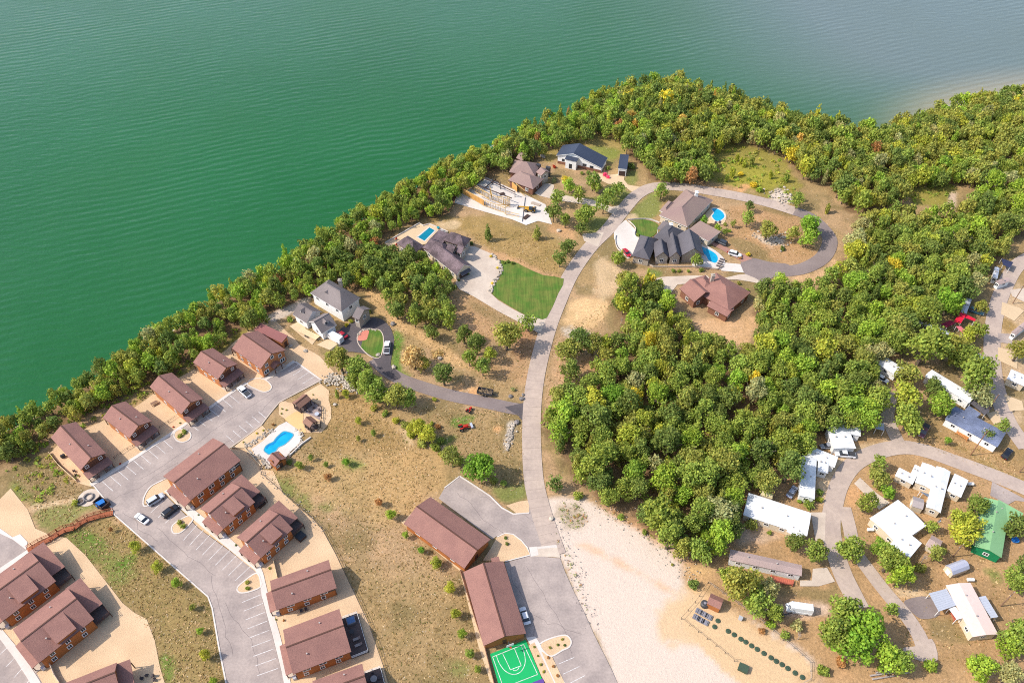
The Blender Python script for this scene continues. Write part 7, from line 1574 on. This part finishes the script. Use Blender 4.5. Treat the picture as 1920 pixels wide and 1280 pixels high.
for (d, lm), Q in groups.items():
    c = dict(LANDW)[lm]; Q.sort(key=lambda q: (q['loc'].x - c.x) ** 2 + (q['loc'].y - c.y) ** 2)
    for i, q in enumerate(Q): q['label'] = ("%s beside %s" % (d, lm)) if len(Q) == 1 else ("%s, %s out from %s" % (d, ORD[i], lm) if i < 20 else "%s deep in the wood beyond %s" % (d, lm))
for q in single + rest:
    r = random.Random(q['seed']); k = q['kind']; o = bpy.data.objects.new(KN[k], None); COL.objects.link(o); o.location = q['loc']; o.rotation_euler = (0, 0, r.uniform(0, 6.28)); o.empty_display_size = .3
    tag(o, q['label'], {'broad': 'tree', 'cedar': 'tree', 'young': 'tree', 'bare': 'tree', 'shrub': 'shrub'}[k], {'broad': "trees of the headland", 'cedar': "trees of the headland", 'young': "young trees on the hillside", 'shrub': "shrubs of the headland", 'bare': "leafless trees"}[k])
    R, Hh = q['rad'], q['h']
    def part(nm, me, sc, z=0.0):
        p = bpy.data.objects.new(nm, me); COL.objects.link(p); p.parent = o; p.scale = sc; p.location = (0, 0, z); p.color = jitter(PAL[q['c']], r); return p
    if k == 'broad': part("crown", CROWNS[q['seed'] % 9][2], (R * r.uniform(.85, 1.2), R * r.uniform(.85, 1.15), (Hh * .8) / 1.35), Hh * .2); part("trunk", TRK[q['seed'] % 3], (Hh, Hh, Hh * .8))
    elif k == 'young': part("crown", CROWNS[q['seed'] % 9][2], (R, R, (Hh * .85) / 1.35), Hh * .15); part("trunk", TRK[q['seed'] % 3], (Hh * .8, Hh * .8, Hh * .7))
    elif k == 'cedar': part("crown", CED[q['seed'] % 3][2], (R * 1.3, R * 1.3, Hh * .92 / 2.0), Hh * .08); part("trunk", TRK[q['seed'] % 3], (Hh * .7, Hh * .7, Hh * .7))
    elif k == 'shrub': part("foliage", SHR[q['seed'] % 5][2], (R, R, Hh)); part("stem", STEM, (Hh, Hh, Hh))
    else: part("branches", BARE[q['seed'] % 5], (R * 1.25, R * 1.25, Hh / 1.5)); 
# the far wood
print('TREES', len(single), 'MASS', len(mass), 'REST', len(rest))
VV, TT = [], []
tb = MB()
for q in mass:
    r = random.Random(q['seed']); src = CROWNS[q['seed'] % 9] if q['kind'] == 'broad' else CED[q['seed'] % 3]; V, Tn = src[0], src[1]; ix = np.random.default_rng(q['seed']).choice(len(V), min(len(V), 520), replace=False)
    a = r.uniform(0, 6.28); co, si = math.cos(a), math.sin(a); sc = np.array([q['rad'], q['rad'], (q['h'] * .8) / 1.35])
    cen = V[ix].mean(1, keepdims=True); W_ = (cen + (V[ix] - cen) * 1.5) * sc; W_ = np.stack([W_[..., 0] * co - W_[..., 1] * si, W_[..., 0] * si + W_[..., 1] * co, W_[..., 2] + q['h'] * .2], -1) + np.array(q['loc'])
    VV.append(W_); TT.append(Tn[ix] * np.array(jitter(PAL[q['c']], r)[:3])); p = q['loc']; tb.tube(p, p + Vector((0, 0, q['h'] * .6)), .22, .12, 4)
if VV:
    o = bpy.data.objects.new("wood", quads_mesh("wood", np.concatenate(VV), np.concatenate(TT), LEAF)); COL.objects.link(o); o.color = (1, 1, 1, 1); o["kind"] = "stuff"; tag(o, "distant mixed wood of small crowns running back to the lake shore", "wood")
    t_ = tb.build("trunks", BARK, o); t_["kind"] = "stuff"
# undergrowth below the woods and on the lake slope
def scatter(name, label, cat, polys, n, size, pal, seed, hh=.6, z=0.0, lobe=1.0):
    r = np.random.default_rng(seed); V, Tn = [], []
    for poly, m in polys:
        pl = np.array([G(a, b, z)[:2] for a, b in poly]); lo, hi = pl.min(0), pl.max(0); c = np.stack([r.uniform(lo[0], hi[0], m * 3), r.uniform(lo[1], hi[1], m * 3)], 1); c = c[inside(c, pl)][:m]
        zz, sd = terr_arr(c); c, zz = c[sd > .8], zz[sd > .8]
        for (x, y), z0 in zip(c, zz):
            s = size * r.uniform(.5, 1.5); v, t = leaf_arrays([(x, y, z0 + s * hh * .5, s, hh)], n / (s * s), .5 * min(1, s), r.integers(1 << 30), .3); V.append(v); Tn.append(t * np.array(PAL[pal[r.integers(len(pal))]]))
    o = bpy.data.objects.new(name, quads_mesh(name, np.concatenate(V), np.concatenate(Tn), LEAF)); COL.objects.link(o); o.color = (1, 1, 1, 1); o["kind"] = "stuff"; tag(o, label, cat); return o
scatter("undergrowth", "low brush and saplings filling the floor of the woods", "undergrowth", [(WOODS['lake'], 900), (WOODS['east'], 700), (WOODS['point'], 600)], 26, 1.1, ['mid', 'olive', 'mid', 'bright', 'yellow'], 3, .7)
scatter("undergrowth", "weedy growth along the cabins' lakeside bank and the open field", "undergrowth", [([(0, 870), (90, 805), (190, 757), (280, 712), (320, 692), (407, 647), (478, 606), (470, 622), (420, 652), (350, 695), (300, 725), (230, 770), (130, 815), (60, 850)], 260), ([(1340, 285), (1407, 275), (1462, 300), (1500, 347), (1480, 380), (1430, 365), (1330, 335)], 110), ([(1703, 355), (1792, 347), (1792, 378), (1773, 387), (1714, 387)], 25), ([(0, 890), (25, 872), (95, 845), (150, 900), (60, 950), (20, 920)], 40)], 22, .7, ['bright', 'yellow', 'olive', 'mid'], 4, .6)
MV = lambda q: [PX('m', '%d,%d' % p)[0] for p in q]
scatter("weeds", "sparse weeds along the edges of the white gravel plot", "weeds", [(MV(((120, 100), (300, 110), (400, 250), (260, 340), (150, 280))), 90), (MV(((420, 100), (700, 230), (900, 360), (1200, 560), (1230, 700), (1100, 560), (800, 380), (560, 240))), 110), (MV(((60, 240), (200, 480), (330, 800), (420, 1200), (380, 1200), (260, 800), (100, 400))), 70)], 8, .28, ['olive', 'mid', 'rust', 'dark'], 9, .6)
rocks("loose_stones", GS('m', '150,120 500,160 760,310 1000,470 1200,640 1240,760'), 160, .16, 2.2, "loose stones strewn along the upper edge of the white plot", ROCK, 21)
rocks("loose_stones", GS('m', '120,300 250,620 300,820 420,1150'), 110, .13, 1.2, "loose stones along the forecourt edge of the white plot", ROCK_D, 22)
# dry tussocks over the meadows
def tussocks(polys, seed):
    r = np.random.default_rng(seed); P, C = [], []
    for poly, m in polys:
        m = int(m * .6); pl = np.array([G(a, b)[:2] for a, b in poly]); lo, hi = pl.min(0), pl.max(0); c = np.stack([r.uniform(lo[0], hi[0], m * 3), r.uniform(lo[1], hi[1], m * 3)], 1); P.append(c[inside(c, pl)][:m])
    P = np.concatenate(P); n = len(P); z, _ = terr_arr(P); s = r.uniform(.07, .2, n); a = r.uniform(0, 3.14, n); V = []
    for k in (0, 1.57):
        dx, dy = np.cos(a + k) * s, np.sin(a + k) * s; h = s * r.uniform(.3, .7, n); lx, ly = r.normal(0, .2, n), r.normal(0, .2, n)
        V.append(np.stack([np.stack([P[:, 0] - dx, P[:, 1] - dy, z - .1], 1), np.stack([P[:, 0] + dx, P[:, 1] + dy, z - .1], 1), np.stack([P[:, 0] + dx * .9 + lx, P[:, 1] + dy * .7 + ly, z + h], 1), np.stack([P[:, 0] - dx * .9 + lx, P[:, 1] - dy * .7 + ly, z + h], 1)], 1))
    pal = np.array([alb(226, 192, 138), alb(176, 150, 94), alb(150, 142, 80), alb(238, 208, 158), alb(130, 126, 72)]); ci = r.choice(5, n, p=[.38, .28, .10, .22, .02]); T_ = pal[ci] * r.uniform(.8, 1.2, n)[:, None]
    o = bpy.data.objects.new("dry_grass", quads_mesh("dry_grass", np.concatenate(V), np.concatenate([T_, T_]), LEAF)); COL.objects.link(o); o.color = (1, 1, 1, 1); o["kind"] = "stuff"; tag(o, "dry grass tussocks over the hillside meadows", "grass")
tussocks([([(500, 890), (530, 860), (600, 815), (620, 720), (700, 760), (800, 850), (830, 900), (755, 975), (870, 1090), (930, 1290), (735, 1290), (690, 1160), (630, 1030), (530, 925)], 9000), ([(125, 1003), (215, 968), (310, 1052), (392, 1130), (424, 1290), (302, 1290), (290, 1200), (255, 1150)], 4500), ([(20, 900), (95, 850), (150, 905), (170, 940), (110, 990), (70, 975)], 1200),
          ([(850, 440), (1000, 430), (1055, 470), (1040, 520), (950, 480), (880, 450)], 1500), ([(680, 545), (860, 545), (1000, 610), (990, 750), (760, 700)], 3500), ([(760, 760), (985, 770), (975, 920), (900, 910), (820, 850)], 2500), ([(1350, 390), (1530, 420), (1540, 480), (1400, 480)], 1200), ([(1030, 640), (1150, 560), (1080, 730), (1020, 760)], 900), ([(1720, 800), (1900, 860), (1920, 900), (1760, 850)], 800), ([(1620, 880), (1900, 900), (1910, 1260), (1700, 1230), (1600, 960)], 2500)], 8)
# single boulders
for i, (v, x, y, r_, lab) in enumerate((('e', 1155, 450, .7, "pale boulder alone on the gravel bank above the end stalls"), ('e', 1030, 410, .8, "round pale boulder at the annexe corner"), ('h', 990, 585, .9, "white boulder at the outer edge of the dark drive loop"), ('h', 865, 850, .8, "white boulder on the lawn tip inside the drive loop"), ('x', 1480, 765, .7, "pale boulder near the junction of the dark drive"), ('x', 1590, 790, .8, "white boulder at the road corner above the dark drive"), ('x', 1542, 1025, .9, "white boulder at the road corner below the dark drive"), ('x', 770, 385, .8, "flat pale stone beside the heap of straw"), ('x', 1605, 750, .6, "dark boulder by the road corner"), ('h', 1000, 955, .9, "pale rock at the neck of the circular drive"), ('f', 1525, 605, .7, "white block at the edge of the gravel plot"), ('j', 1105, 1030, .9, "pale rubble lump under the trees by the site"), ('j', 950, 290, 1.4, "white rubble heap behind the taupe house"), ('B', 1370, 730, .6, "pale stone on the meadow beside the patio"))):
    p = G1(v, x, y); b = MB(); b.blob((p.x, p.y, r_ * .3), r_, i, sq=.65); tag(b.build("boulder", ROCK_D if 'dark' in lab else ROCK, org=(p.x, p.y, 0)), lab, "boulder", "boulders")
p = G1('x', 745, 345); o = thing("straw_heap", "loose heap of golden straw on the mown track", "straw", p)
V, Tn = leaf_arrays([(p.x, p.y, .3, 1.6, .35), (p.x + 1.2, p.y + .3, .25, 1.0, .35)], 60, .4, 5, .2); c = bpy.data.objects.new("straw", quads_mesh("straw", V - np.array(p), Tn, LEAF)); COL.objects.link(c); c.parent = o; c.color = (*PAL['tan'], 1)
